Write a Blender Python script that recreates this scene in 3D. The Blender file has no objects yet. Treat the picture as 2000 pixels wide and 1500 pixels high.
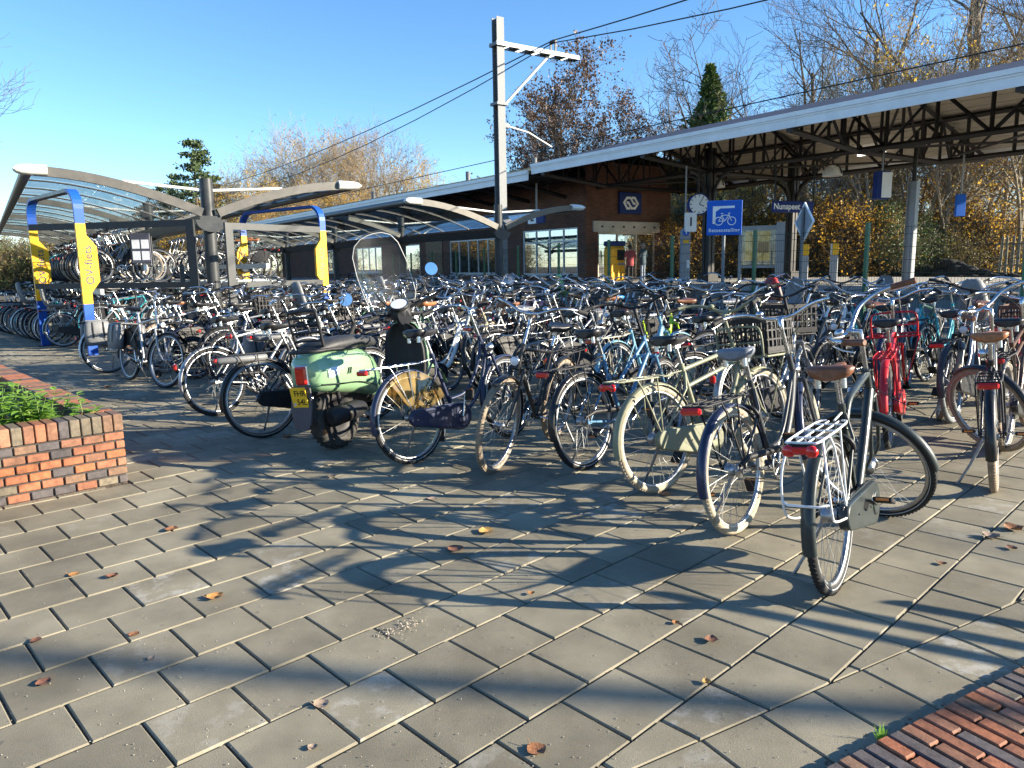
import bpy, math, random
from math import sin, cos, tan, pi, radians, atan2, sqrt, hypot
from mathutils import Vector, Matrix
random.seed(7)
S = bpy.context.scene
COL = S.collection
# ------------------------------------------------------------------ camera
CAMH = 1.48
FPX = 1450.0
PITCH = math.atan(FPX / 9050.0)
ROLL = math.atan(150 / 9050.0)
_F = Vector((0, cos(PITCH), -sin(PITCH)))
_R0 = Vector((1, 0, 0))
_U0 = _R0.cross(_F)
_R = _R0 * cos(ROLL) - _U0 * sin(ROLL)
_U = _U0 * cos(ROLL) + _R0 * sin(ROLL)
cd = bpy.data.cameras.new('camera')
cam = bpy.data.objects.new('camera', cd)
COL.objects.link(cam)
M = Matrix.Identity(4)
for i in range(3):
    M[i][0] = _R[i]; M[i][1] = _U[i]; M[i][2] = -_F[i]
M[2][3] = CAMH
cam.matrix_world = M
cd.sensor_width = 36
cd.lens = FPX / 2000 * 36
cd.clip_end = 2000
S.camera = cam
# ------------------------------------------------------------------ sky, sun, exposure
SUN_AZ, SUN_EL = 98.0, 17.5        # clockwise from +Y, above the horizon
w = bpy.data.worlds.new('World'); S.world = w; w.use_nodes = True
nt = w.node_tree
bg = nt.nodes['Background']
sky = nt.nodes.new('ShaderNodeTexSky')
sky.sky_type = 'NISHITA'; sky.sun_disc = False
sky.sun_elevation = radians(SUN_EL); sky.sun_rotation = radians(SUN_AZ)
sky.altitude = 0; sky.air_density = 0.8; sky.dust_density = 0.0; sky.ozone_density = 3.0
hsv = nt.nodes.new('ShaderNodeHueSaturation')
hsv.inputs['Saturation'].default_value = 1.12; hsv.inputs['Value'].default_value = 1.36
nt.links.new(sky.outputs[0], hsv.inputs['Color']); nt.links.new(hsv.outputs[0], bg.inputs[0])
bg.inputs[1].default_value = 0.07
sd = bpy.data.lights.new('sun', 'SUN'); sd.energy = 5.0; sd.angle = radians(0.53); sd.color = (1.0, 0.89, 0.71)
so = bpy.data.objects.new('sun', sd); COL.objects.link(so)
_sdir = Vector((sin(radians(SUN_AZ)) * cos(radians(SUN_EL)), cos(radians(SUN_AZ)) * cos(radians(SUN_EL)), sin(radians(SUN_EL))))
so.rotation_euler = _sdir.to_track_quat('Z', 'Y').to_euler()
so.location = _sdir * 60
S.view_settings.view_transform = 'Standard'
S.view_settings.look = 'None'
S.view_settings.exposure = 1.68
S.view_settings.gamma = 1
S.view_settings.use_curve_mapping = False
S.cycles.max_bounces = 8
S.cycles.transparent_max_bounces = 24
S.cycles.caustics_reflective = False
S.cycles.caustics_refractive = False

# ------------------------------------------------------------------ mesh helpers
def V(*a): return Vector(a)

class MB:
    """collects shapes; build() links them as one mesh object"""
    def __init__(s):
        s.v = []; s.f = []; s.m = []; s.sm = []
    def add(s, vs, fs, m=0, smooth=False):
        o = len(s.v)
        s.v.extend([tuple(p) for p in vs])
        for f in fs:
            s.f.append(tuple(i + o for i in f)); s.m.append(m); s.sm.append(smooth)
        return s
    def box(s, c, d, R=None, m=0, bev=0.0):
        hx, hy, hz = d[0] / 2, d[1] / 2, d[2] / 2
        c = Vector(c)
        if bev > 0:
            b = min(bev, hx * .9, hy * .9, hz * .9)
            vs = []; fs = []
            idx = {}
            for sx in (-1, 1):
                for sy in (-1, 1):
                    for sz in (-1, 1):
                        for ax in range(3):
                            p = [sx * hx, sy * hy, sz * hz]
                            for k in range(3):
                                if k != ax: p[k] -= (sx, sy, sz)[k] * b
                            idx[(sx, sy, sz, ax)] = len(vs); vs.append(Vector(p))
            def order(ids, n):
                cc = sum((vs[i] for i in ids), Vector()) / len(ids)
                n = Vector(n)
                t = n.orthogonal().normalized(); bt = n.cross(t)
                return sorted(ids, key=lambda i: atan2((vs[i] - cc).dot(bt), (vs[i] - cc).dot(t)))
            for ax in range(3):
                for sg in (-1, 1):
                    ids = [idx[k] for k in idx if k[3] == ax and k[ax] == sg]
                    n = [0, 0, 0]; n[ax] = sg
                    fs.append(order(ids, n))
            for ax in range(3):
                o1, o2 = [k for k in range(3) if k != ax]
                for s1 in (-1, 1):
                    for s2 in (-1, 1):
                        ids = [idx[k] for k in idx if k[o1] == s1 and k[o2] == s2 and k[3] != ax]
                        n = [0, 0, 0]; n[o1] = s1; n[o2] = s2
                        fs.append(order(ids, n))
            for sx in (-1, 1):
                for sy in (-1, 1):
                    for sz in (-1, 1):
                        fs.append(order([idx[(sx, sy, sz, a)] for a in range(3)], (sx, sy, sz)))
        else:
            vs = [Vector((x * hx, y * hy, z * hz)) for x in (-1, 1) for y in (-1, 1) for z in (-1, 1)]
            fs = [(0, 1, 3, 2), (4, 6, 7, 5), (0, 4, 5, 1), (2, 3, 7, 6), (0, 2, 6, 4), (1, 5, 7, 3)]
        if R is not None: vs = [R @ p for p in vs]
        return s.add([p + c for p in vs], fs, m)
    def tube(s, pts, r, n=6, m=0, caps=True, flat=None, smooth=True):
        """round bar through pts; r a number or one per point; flat=(scale,axis) squashes"""
        P = [Vector(p) for p in pts]
        k = len(P)
        rr = r if isinstance(r, (list, tuple)) else [r] * k
        vs = []
        t0 = (P[1] - P[0]).normalized()
        nrm = t0.orthogonal().normalized()
        if flat is not None:
            ax = Vector(flat[1]); nrm = (ax - t0 * ax.dot(t0)).normalized()
        for i in range(k):
            if i == 0: t = (P[1] - P[0])
            elif i == k - 1: t = (P[-1] - P[-2])
            else: t = (P[i + 1] - P[i]).normalized() + (P[i] - P[i - 1]).normalized()
            t = t.normalized() if t.length > 1e-9 else t0
            nrm = nrm - t * nrm.dot(t)
            nrm = nrm.normalized() if nrm.length > 1e-9 else t.orthogonal().normalized()
            b = t.cross(nrm)
            fl = flat[0] if flat is not None else 1.0
            for j in range(n):
                a = 2 * pi * (j + .5) / n
                vs.append(P[i] + (nrm * cos(a) * fl + b * sin(a)) * rr[i])
        fs = []
        for i in range(k - 1):
            for j in range(n):
                a = i * n + j; b_ = i * n + (j + 1) % n
                fs.append((a, b_, b_ + n, a + n))
        s.add(vs, fs, m, smooth)
        if caps:
            s.add(vs[:n], [tuple(range(n - 1, -1, -1))], m); s.add(vs[-n:], [tuple(range(n))], m)
        return s
    def lathe(s, prof, n=16, T=None, m=0, smooth=True, a0=0, a1=2 * pi):
        """prof [(r, z)] turned about z, then moved by matrix T"""
        full = abs(a1 - a0 - 2 * pi) < 1e-6
        cnt = n if full else n + 1
        vs = []
        for (r, z) in prof:
            for j in range(cnt):
                a = a0 + (a1 - a0) * j / n
                vs.append(Vector((r * cos(a), r * sin(a), z)))
        fs = []
        for i in range(len(prof) - 1):
            for j in range(n):
                a = i * cnt + j; b = i * cnt + (j + 1) % cnt
                fs.append((a, b, b + cnt, a + cnt))
        if T is not None: vs = [T @ p for p in vs]
        return s.add(vs, fs, m, smooth)
    def loft(s, rings, m=0, caps=True, smooth=True, closed=True):
        n = len(rings[0]); vs = [p for r in rings for p in r]; fs = []
        for i in range(len(rings) - 1):
            for j in range(n if closed else n - 1):
                a = i * n + j; b = i * n + (j + 1) % n
                fs.append((a, b, b + n, a + n))
        s.add(vs, fs, m, smooth)
        if caps and closed:
            s.add(rings[0], [tuple(range(n - 1, -1, -1))], m, smooth); s.add(rings[-1], [tuple(range(n))], m, smooth)
        return s
    def prism(s, poly, h, T=None, m=0, z0=0.0):
        """2-D polygon pulled up by h"""
        n = len(poly)
        vs = [Vector((x, y, z0)) for x, y in poly] + [Vector((x, y, z0 + h)) for x, y in poly]
        if T is not None: vs = [T @ p for p in vs]
        fs = [tuple(range(n - 1, -1, -1)), tuple(range(n, 2 * n))]
        fs += [(i, (i + 1) % n, n + (i + 1) % n, n + i) for i in range(n)]
        return s.add(vs, fs, m)
    def ball(s, c, r, n=10, k=6, m=0, sc=(1, 1, 1), R=None):
        prof = [(max(1e-4, r * sin(pi * i / k)), -r * cos(pi * i / k)) for i in range(k + 1)]
        T = Matrix.Translation(Vector(c)) @ (R.to_4x4() if R is not None else Matrix.Identity(4)) @ Matrix.Diagonal((*sc, 1))
        return s.lathe(prof, n, T, m)
    def mesh(s, name, mats=()):
        me = bpy.data.meshes.new(name)
        me.from_pydata(s.v, [], s.f)
        for m in mats: me.materials.append(m)
        if any(s.m): me.polygons.foreach_set('material_index', s.m)
        if any(s.sm): me.polygons.foreach_set('use_smooth', s.sm)
        me.update()
        return me
    def build(s, name, mats, parent=None, **kw):
        if not isinstance(mats, (list, tuple)): mats = [mats]
        return ob(name, s.mesh(name, mats), parent, **kw)

def ob(name, me, parent=None, loc=None, M=None, mats=None):
    o = bpy.data.objects.new(name, me)
    COL.objects.link(o)
    if parent is not None: o.parent = parent
    if M is not None: o.matrix_basis = M
    elif loc is not None: o.location = loc
    if mats:
        for i, mt in enumerate(mats):
            if mt is not None:
                o.material_slots[i].link = 'OBJECT'; o.material_slots[i].material = mt
    return o
def tag(o, label=None, cat=None, group=None, kind=None):
    if label: o['label'] = label
    if cat: o['category'] = cat
    if group: o['group'] = group
    if kind: o['kind'] = kind
    return o
def thing(name, label, cat, loc=(0, 0, 0), rz=0.0, group=None, M=None):
    o = bpy.data.objects.new(name, None); COL.objects.link(o)
    o.empty_display_size = .2
    if M is not None: o.matrix_basis = M
    else: o.location = loc; o.rotation_euler = (0, 0, rz)
    return tag(o, label, cat, group)
def struct(name, mb, mats, **kw):
    return tag(mb.build(name, mats, **kw), kind='structure')
def dirv(deg): return Vector((sin(radians(deg)), cos(radians(deg)), 0))
def smooth_path(P, n=4):
    """Catmull-Rom through the points"""
    P = [Vector(p) for p in P]
    Q = [P[0] * 2 - P[1]] + P + [P[-1] * 2 - P[-2]]
    out = []
    for i in range(1, len(Q) - 2):
        for k in range(n):
            t = k / n
            a, b, c, d = Q[i - 1], Q[i], Q[i + 1], Q[i + 2]
            out.append(.5 * ((2 * b) + (c - a) * t + (2 * a - 5 * b + 4 * c - d) * t * t + (3 * b - a - 3 * c + d) * t ** 3))
    out.append(P[-1])
    return out
def text_mesh(txt, size, thick=0.002, bold=0.0, align='CENTER', spacing=1.0):
    cu = bpy.data.curves.new('text', 'FONT')
    cu.body = txt; cu.size = size; cu.extrude = thick; cu.offset = bold; cu.align_x = align; cu.align_y = 'CENTER'
    cu.space_character = spacing; cu.resolution_u = 3
    o = bpy.data.objects.new('text', cu); COL.objects.link(o)
    dg = bpy.context.evaluated_depsgraph_get()
    me = bpy.data.meshes.new_from_object(o.evaluated_get(dg))
    bpy.data.objects.remove(o); bpy.data.curves.remove(cu)
    me.name = 'lettering'
    return me
def put_text(txt, size, M, mat, parent, name='lettering', **kw):
    me = text_mesh(txt, size, **kw)
    me.materials.clear(); me.materials.append(mat)
    return ob(name, me, parent, M=M)

# ------------------------------------------------------------------ materials
MATS = {}
def nd(t, kind, **kw):
    n = t.nodes.new(kind)
    for k, v in kw.items():
        if isinstance(k, str) and k.startswith('i_'): n.inputs[k[2:]].default_value = v
        else: setattr(n, k, v)
    return n
def pm(name, c, r=.5, m=0.0, var=.12, sc=9.0, bump=0.0, bsc=80.0, coat=0.0, c2=None, rv=.12, rnd=0.0, world=False,
       trans=0.0, ior=1.45, spec=.5, hue=0.0, lo=.35, hi=.65, subs=0.0, emit=0.0):
    """Principled material: two-tone noise, rough variation, per-object brightness, fine bump"""
    if name in MATS: return MATS[name]
    mt = bpy.data.materials.new(name); mt.use_nodes = True
    t = mt.node_tree; L = t.links.new
    b = t.nodes['Principled BSDF']
    b.inputs['Metallic'].default_value = m
    b.inputs['IOR'].default_value = ior
    b.inputs['Specular IOR Level'].default_value = spec
    b.inputs['Coat Weight'].default_value = coat
    b.inputs['Coat Roughness'].default_value = .08
    b.inputs['Transmission Weight'].default_value = trans
    if world: co = nd(t, 'ShaderNodeNewGeometry').outputs['Position']
    else: co = nd(t, 'ShaderNodeTexCoord').outputs['Object']
    nz = nd(t, 'ShaderNodeTexNoise'); nz.inputs['Scale'].default_value = sc; nz.inputs['Detail'].default_value = 5; nz.inputs['Roughness'].default_value = .65
    L(co, nz.inputs['Vector'])
    mr = nd(t, 'ShaderNodeMapRange'); mr.inputs['From Min'].default_value = lo; mr.inputs['From Max'].default_value = hi
    L(nz.outputs['Fac'], mr.inputs['Value'])
    mx = nd(t, 'ShaderNodeMix', data_type='RGBA')
    ca = c2 if c2 is not None else tuple(x * (1 - var) for x in c)
    cb = c if c2 is not None else tuple(min(1, x * (1 + var)) for x in c)
    mx.inputs['A'].default_value = (*ca, 1); mx.inputs['B'].default_value = (*cb, 1)
    L(mr.outputs[0], mx.inputs['Factor'])
    out = mx.outputs['Result']
    if rnd or hue:
        oi = nd(t, 'ShaderNodeObjectInfo')
        hs = nd(t, 'ShaderNodeHueSaturation')
        v = nd(t, 'ShaderNodeMapRange'); v.inputs['To Min'].default_value = 1 - rnd; v.inputs['To Max'].default_value = 1 + rnd
        L(oi.outputs['Random'], v.inputs['Value']); L(v.outputs[0], hs.inputs['Value'])
        if hue:
            h = nd(t, 'ShaderNodeMapRange'); h.inputs['To Min'].default_value = .5 - hue; h.inputs['To Max'].default_value = .5 + hue
            ml = nd(t, 'ShaderNodeMath', operation='MULTIPLY'); ml.inputs[1].default_value = 7.31
            fr = nd(t, 'ShaderNodeMath', operation='FRACT')
            L(oi.outputs['Random'], ml.inputs[0]); L(ml.outputs[0], fr.inputs[0]); L(fr.outputs[0], h.inputs['Value']); L(h.outputs[0], hs.inputs['Hue'])
        L(out, hs.inputs['Color']); out = hs.outputs['Color']
    L(out, b.inputs['Base Color'])
    if rv:
        rr = nd(t, 'ShaderNodeMapRange'); rr.inputs['To Min'].default_value = max(.02, r - rv); rr.inputs['To Max'].default_value = min(1, r + rv)
        L(nz.outputs['Fac'], rr.inputs['Value']); L(rr.outputs[0], b.inputs['Roughness'])
    else: b.inputs['Roughness'].default_value = r
    if bump:
        n2 = nd(t, 'ShaderNodeTexNoise'); n2.inputs['Scale'].default_value = bsc; n2.inputs['Detail'].default_value = 4
        L(co, n2.inputs['Vector'])
        bp = nd(t, 'ShaderNodeBump'); bp.inputs['Strength'].default_value = bump; bp.inputs['Distance'].default_value = .01
        L(n2.outputs['Fac'], bp.inputs['Height']); L(bp.outputs[0], b.inputs['Normal'])
    if emit:
        L(out, b.inputs['Emission Color']); b.inputs['Emission Strength'].default_value = emit
    MATS[name] = mt
    return mt
def leafmat(name, c, c2, transl=.35, rnd=.25, r=.5):
    """thin leaf: two-tone by position, light passing through"""
    mt = bpy.data.materials.new(name); mt.use_nodes = True
    t = mt.node_tree; L = t.links.new
    b = t.nodes['Principled BSDF']; o = t.nodes['Material Output']
    co = nd(t, 'ShaderNodeNewGeometry').outputs['Position']
    nz = nd(t, 'ShaderNodeTexNoise'); nz.inputs['Scale'].default_value = 1.3; nz.inputs['Detail'].default_value = 8; nz.inputs['Roughness'].default_value = .8
    L(co, nz.inputs['Vector'])
    mr = nd(t, 'ShaderNodeMapRange'); mr.inputs['From Min'].default_value = .32; mr.inputs['From Max'].default_value = .68
    L(nz.outputs['Fac'], mr.inputs['Value'])
    mx = nd(t, 'ShaderNodeMix', data_type='RGBA'); mx.inputs['A'].default_value = (*c, 1); mx.inputs['B'].default_value = (*c2, 1)
    L(mr.outputs[0], mx.inputs['Factor'])
    L(mx.outputs['Result'], b.inputs['Base Color']); b.inputs['Roughness'].default_value = r
    tr = nd(t, 'ShaderNodeBsdfTranslucent'); L(mx.outputs['Result'], tr.inputs['Color'])
    ms = nd(t, 'ShaderNodeMixShader'); ms.inputs[0].default_value = transl
    L(b.outputs[0], ms.inputs[1]); L(tr.outputs[0], ms.inputs[2]); L(ms.outputs[0], o.inputs['Surface'])
    MATS[name] = mt
    return mt
def glassmat(name, tint, refl=.12, dirt=.06, dirtc=(.5, .5, .5)):
    """flat pane: tinted see-through, fresnel mirror and a film of dirt"""
    mt = bpy.data.materials.new(name); mt.use_nodes = True
    t = mt.node_tree; L = t.links.new
    o = t.nodes['Material Output']; t.nodes.remove(t.nodes['Principled BSDF'])
    tp = nd(t, 'ShaderNodeBsdfTransparent'); tp.inputs['Color'].default_value = (*tint, 1)
    gl = nd(t, 'ShaderNodeBsdfGlossy'); gl.inputs['Roughness'].default_value = .02; gl.inputs['Color'].default_value = (.95, .97, 1, 1)
    lw = nd(t, 'ShaderNodeLayerWeight'); lw.inputs['Blend'].default_value = .5
    pw = nd(t, 'ShaderNodeMath', operation='POWER'); pw.inputs[1].default_value = 4; L(lw.outputs['Facing'], pw.inputs[0])
    mr = nd(t, 'ShaderNodeMapRange'); mr.inputs['To Min'].default_value = refl; mr.inputs['To Max'].default_value = .9
    L(pw.outputs[0], mr.inputs['Value'])
    m1 = nd(t, 'ShaderNodeMixShader'); L(mr.outputs[0], m1.inputs[0]); L(tp.outputs[0], m1.inputs[1]); L(gl.outputs[0], m1.inputs[2])
    df = nd(t, 'ShaderNodeBsdfDiffuse'); df.inputs['Color'].default_value = (*dirtc, 1)
    nz = nd(t, 'ShaderNodeTexNoise'); nz.inputs['Scale'].default_value = 3; nz.inputs['Detail'].default_value = 8
    L(nd(t, 'ShaderNodeNewGeometry').outputs['Position'], nz.inputs['Vector'])
    m3 = nd(t, 'ShaderNodeMapRange'); m3.inputs['From Min'].default_value = .35; m3.inputs['From Max'].default_value = .75; m3.inputs['To Max'].default_value = dirt * 2
    L(nz.outputs['Fac'], m3.inputs['Value'])
    m2 = nd(t, 'ShaderNodeMixShader'); L(m3.outputs[0], m2.inputs[0]); L(m1.outputs[0], m2.inputs[1]); L(df.outputs[0], m2.inputs[2])
    L(m2.outputs[0], o.inputs['Surface'])
    MATS[name] = mt
    return mt
# ================================================================== ground, pavement, planters
def pavemat(name, attr):
    mt = bpy.data.materials.new(name); mt.use_nodes = True
    t = mt.node_tree; L = t.links.new; b = t.nodes['Principled BSDF']
    co = nd(t, 'ShaderNodeNewGeometry').outputs['Position']
    if attr:
        at = nd(t, 'ShaderNodeAttribute'); at.attribute_name = 'rnd'; rnd = at.outputs['Fac']
    else: rnd = nd(t, 'ShaderNodeObjectInfo').outputs['Random']
    def noise(sc, det=5, ro=.6):
        n = nd(t, 'ShaderNodeTexNoise'); n.inputs['Scale'].default_value = sc; n.inputs['Detail'].default_value = det; n.inputs['Roughness'].default_value = ro
        L(co, n.inputs['Vector']); return n.outputs['Fac']
    def rng(v, a, b_, c, d):
        m = nd(t, 'ShaderNodeMapRange'); m.inputs['From Min'].default_value = a; m.inputs['From Max'].default_value = b_
        m.inputs['To Min'].default_value = c; m.inputs['To Max'].default_value = d; L(v, m.inputs['Value']); return m.outputs[0]
    def mix(f, A, B, mode='MIX'):
        m = nd(t, 'ShaderNodeMix', data_type='RGBA'); m.blend_type = mode
        for s, v in (('Factor', f), ('A', A), ('B', B)):
            if isinstance(v, tuple): m.inputs[s].default_value = v if s != 'Factor' else v
            elif isinstance(v, float): m.inputs[s].default_value = v
            else: L(v, m.inputs[s])
        return m.outputs['Result']
    c = mix(rng(noise(2.2), .35, .65, 0, 1), (.215, .192, .138, 1), (.315, .282, .202, 1))
    c = mix(rng(noise(420, 2), .30, .72, 0, 1), c, mix(1.0, c, (.62, .62, .62, 1), 'MULTIPLY'))       # grit
    sp = rng(noise(160, 2), .70, .76, 0, .5)
    c = mix(sp, c, (.42, .40, .36, 1))                                                              # pale specks
    # pale bloom: only on some slabs, with a ragged shape
    ml = nd(t, 'ShaderNodeMath', operation='MULTIPLY'); ml.inputs[1].default_value = 5.77
    fr = nd(t, 'ShaderNodeMath', operation='FRACT'); L(rnd, ml.inputs[0]); L(ml.outputs[0], fr.inputs[0])
    some = rng(fr.outputs[0], .84, .98, 0.04, .85)
    blo = rng(noise(9, 7, .7), .50, .62, 0, .6)
    mm = nd(t, 'ShaderNodeMath', operation='MULTIPLY'); L(some, mm.inputs[0]); L(blo, mm.inputs[1])
    c = mix(mm.outputs[0], c, (.50, .49, .46, 1))
    dk = rng(noise(5.5, 6, .7), .60, .74, 0, .35)
    c = mix(dk, c, (.12, .115, .10, 1))                                                             # damp, worn marks
    c = mix(rng(noise(38, 5, .75), .60, .72, 0, .42), c, (.12, .11, .085, 1))
    c = mix(rng(noise(14, 6, .8), .58, .70, 0, .30), c, (.15, .125, .085, 1))
    c = mix(rng(noise(1.1, 4, .6), .45, .7, 0, .28), c, (.42, .38, .28, 1))
    gum = rng(noise(27, 1, .3), .765, .785, 0, .55); c = mix(gum, c, (.10, .095, .085, 1))
    hs = nd(t, 'ShaderNodeHueSaturation'); L(rng(rnd, 0, 1, .80, 1.12), hs.inputs['Value']); L(c, hs.inputs['Color'])
    L(hs.outputs['Color'], b.inputs['Base Color'])
    L(rng(noise(6), .3, .7, .72, .92), b.inputs['Roughness'])
    b.inputs['Specular IOR Level'].default_value = .3
    bp = nd(t, 'ShaderNodeBump'); bp.inputs['Strength'].default_value = .35; bp.inputs['Distance'].default_value = .004
    L(noise(300, 3), bp.inputs['Height']); L(bp.outputs[0], b.inputs['Normal'])
    MATS[name] = mt
    return mt
M_PAVE = pavemat('paving concrete', False)
M_PAVE_A = pavemat('paving concrete field', True)
M_JOINT = pm('joint sand', (.12, .10, .070), .95, var=.7, sc=60, world=True, bump=.6, bsc=200)
M_GROUND = pm('earth', (.10, .085, .06), .95, var=.3, sc=1.2, world=True, bump=.3, bsc=20)
M_SOIL = pm('soil', (.035, .026, .018), .95, var=.5, sc=30, world=True, bump=.8, bsc=60)

g = MB(); g.add([(-400, -60, -.06), (400, -60, -.06), (400, 700, -.06), (-400, 700, -.06)], [(0, 1, 2, 3)])
struct('ground', g, M_GROUND)
g = MB(); g.add([(-26, -4, -.011), (16, -4, -.011), (16, 32, -.011), (-26, 32, -.011)], [(0, 1, 2, 3)])
pavement = struct('pavement', g, M_JOINT)

PA = 46.0
dA = dirv(PA); dB = dirv(PA - 90)
PITCHT = .3035
def clip(poly, n, d):
    """keep the side where p.n >= d"""
    out = []
    for i in range(len(poly)):
        p, q = poly[i], poly[(i + 1) % len(poly)]
        a = p[0] * n[0] + p[1] * n[1] - d; b = q[0] * n[0] + q[1] * n[1] - d
        if a >= 0: out.append(p)
        if (a >= 0) != (b >= 0):
            t = a / (a - b); out.append((p[0] + (q[0] - p[0]) * t, p[1] + (q[1] - p[1]) * t))
    return out
def area(p): return abs(sum(p[i][0] * p[(i + 1) % len(p)][1] - p[(i + 1) % len(p)][0] * p[i][1] for i in range(len(p)))) / 2
def slab(mb, poly, z, bev=.0045, h=.05, tilt=(0, 0)):
    """paving slab from a convex plan polygon, chamfered top edge"""
    if sum(poly[i][0] * poly[(i + 1) % len(poly)][1] - poly[(i + 1) % len(poly)][0] * poly[i][1] for i in range(len(poly))) < 0: poly = poly[::-1]
    cx = sum(p[0] for p in poly) / len(poly); cy = sum(p[1] for p in poly) / len(poly)
    def zz(p): return z + (p[0] - cx) * tilt[0] + (p[1] - cy) * tilt[1]
    n = len(poly); vs = []
    ins = []
    for p in poly:
        dx, dy = cx - p[0], cy - p[1]; l = hypot(dx, dy) + 1e-9
        k = bev * 1.42 / l
        ins.append((p[0] + dx * k, p[1] + dy * k))
    vs = [(p[0], p[1], zz(p) - h) for p in poly] + [(p[0], p[1], zz(p) - bev) for p in poly] + [(p[0], p[1], zz(p)) for p in ins]
    fs = []
    for i in range(n):
        j = (i + 1) % n
        fs.append((i, j, n + j, n + i)); fs.append((n + i, n + j, 2 * n + j, 2 * n + i))
    fs.append(tuple(range(2 * n, 3 * n)))
    mb.add(vs, fs)
# planter on the left, brick strip on the lower right
PLC = Vector((-2.745, 5.135, 0))                 # its corner; walls run along -dA and dB
PR0 = Vector((.955, 1.985, 0)); PRD = dirv(60.6); PRN = dirv(60.6 - 90)      # edge of the brick strip and its outer normal
def in_left_planter(p):
    r = Vector((p[0], p[1], 0)) - PLC
    return r.dot(dA) < .0 and r.dot(dB) > 0 and r.dot(dB) < 5.6
def tiles():
    out = []
    a0 = Vector((1.45, 3.18, 0))                  # a joint crossing seen under the near bicycle
    for i in range(-60, 80):                      # rows along dB
        for j in range(-60, 75):
            off = .5 * (i % 2)
            c = a0 + dB * (PITCHT * (i + .5)) + dA * (PITCHT * (j + .5 + off))
            if c.y < -.6 or c.y > 19 or abs(c.x) > .74 * c.y + 2.6: continue
            if c.y > 15.5 and c.x > -.28 * c.y: continue
            out.append((c, i, j))
    return out
GAP = .0043
full = MB(); h = PITCHT / 2 - GAP
slab(full, [(-h, -h), (h, -h), (h, h), (-h, h)], 0)
full_me = full.mesh('paving_slab', [M_PAVE])
T = tiles()
rows_border = []
whole, cut = [], []
for c, i, j in T:
    poly = [(c + dA * (sx * h) + dB * (sy * h)) for sx, sy in ((-1, -1), (1, -1), (1, 1), (-1, 1))]
    poly = [(p.x, p.y) for p in poly]
    A0 = area(poly)
    # border row of slabs along the brick strip: keep what lies outside it
    poly2 = clip(poly, (PRN.x, PRN.y), PR0.dot(PRN) + .312)
    if len(poly2) < 3 or area(poly2) < .0015: continue
    # left planter (convex corner): drop what is wholly inside
    rel = [Vector((p[0], p[1], 0)) - PLC for p in poly2]
    if all(r.dot(dA) < .003 and r.dot(dB) > -.003 for r in rel): continue
    if any(r.dot(dA) < -.01 and r.dot(dB) > .01 for r in rel):
        if (c - PLC).dot(dA) > -.05 or (c - PLC).dot(dB) > .25: poly2 = clip(poly2, (dA.x, dA.y), PLC.dot(dA) + .006)
        else: poly2 = clip(poly2, (-dB.x, -dB.y), -PLC.dot(dB) + .006)
        if len(poly2) < 3 or area(poly2) < .001: continue
    if area(poly2) > A0 * .995: whole.append(c)
    else: cut.append(poly2)
for k in range(-3, 9):                            # the border row itself
    p0 = PR0 + PRD * (k * .262) ; q = []
    for (a, b) in ((.004, .008), (.258, .008), (.258, .306), (.004, .306)):
        p = p0 + PRD * a + PRN * b; q.append((p.x, p.y))
    cut.append(q)
whole.sort(key=lambda c: c.length)
near = [c for c in whole if abs(c.x) < .70 * c.y + .15 and c.y > 1.25]
near_set = set(id(c) for c in near[:285])
rot = Matrix.Rotation(atan2(dA.y, dA.x), 4, 'Z')
for c in near[:285]:
    Mt = Matrix.Translation((c.x, c.y, random.uniform(-.0028, .0022))) @ rot @ Matrix.Rotation(random.gauss(0, .0030), 4, 'X') @ Matrix.Rotation(random.gauss(0, .0030), 4, 'Y') @ Matrix.Rotation(random.gauss(0, .004), 4, 'Z')
    ob('paving_slab', full_me, pavement, M=Mt)
def with_rnd(mb, name, mats, counts):
    me = mb.mesh(name, mats)
    at = me.attributes.new('rnd', 'FLOAT', 'FACE')
    vals = []
    for cnt in counts: vals += [random.random()] * cnt
    at.data.foreach_set('value', vals)
    return me
mb = MB(); counts = []
for c in whole:
    if id(c) in near_set: continue
    n0 = len(mb.f)
    poly = [(c + dA * (sx * h) + dB * (sy * h)) for sx, sy in ((-1, -1), (1, -1), (1, 1), (-1, 1))]
    slab(mb, [(p.x, p.y) for p in poly], random.uniform(-.002, .002), tilt=(random.gauss(0, .003), random.gauss(0, .003)))
    counts.append(len(mb.f) - n0)
tag(ob('paving_field', with_rnd(mb, 'paving_field', [M_PAVE_A], counts), pavement), kind='stuff')
for q in cut:
    m1 = MB(); slab(m1, q, random.uniform(-.002, .001))
    ob('cut_slab', m1.mesh('cut_slab', [M_PAVE]), pavement)
# ---- bricks
BR = [pm('brick %d' % i, c, .75, var=.30, sc=26, world=True, bump=.22, bsc=190, rnd=.14, c2=None) for i, c in enumerate([
    (.29, .105, .050), (.25, .098, .052), (.205, .096, .056), (.18, .105, .066), (.150, .122, .086), (.082, .070, .070), (.31, .110, .046), (.27, .125, .075)])]
def brickcol(): return random.choices(BR, [4, 5, 4, 3, 4, 5, 3, 2])[0]
M_MORT = pm('mortar', (.055, .050, .047), .95, var=.3, sc=40, world=True, bump=.5, bsc=150)
brick_cache = {}
def brick_mesh(l, d, hh):
    k = (round(l, 3), round(d, 3), round(hh, 3))
    if k not in brick_cache:
        brick_cache[k] = MB().box((0, 0, 0), k, bev=.0045).mesh('brick', [BR[0]])
    return brick_cache[k]
def brick(parent, M, l, d, hh, name='brick'):
    j = Matrix.Rotation(random.gauss(0, .004), 4, 'Z') @ Matrix.Translation((0, random.gauss(0, .0012), 0))
    return ob(name, brick_mesh(l, d, hh), parent, M=M @ j, mats=[brickcol()])
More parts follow.
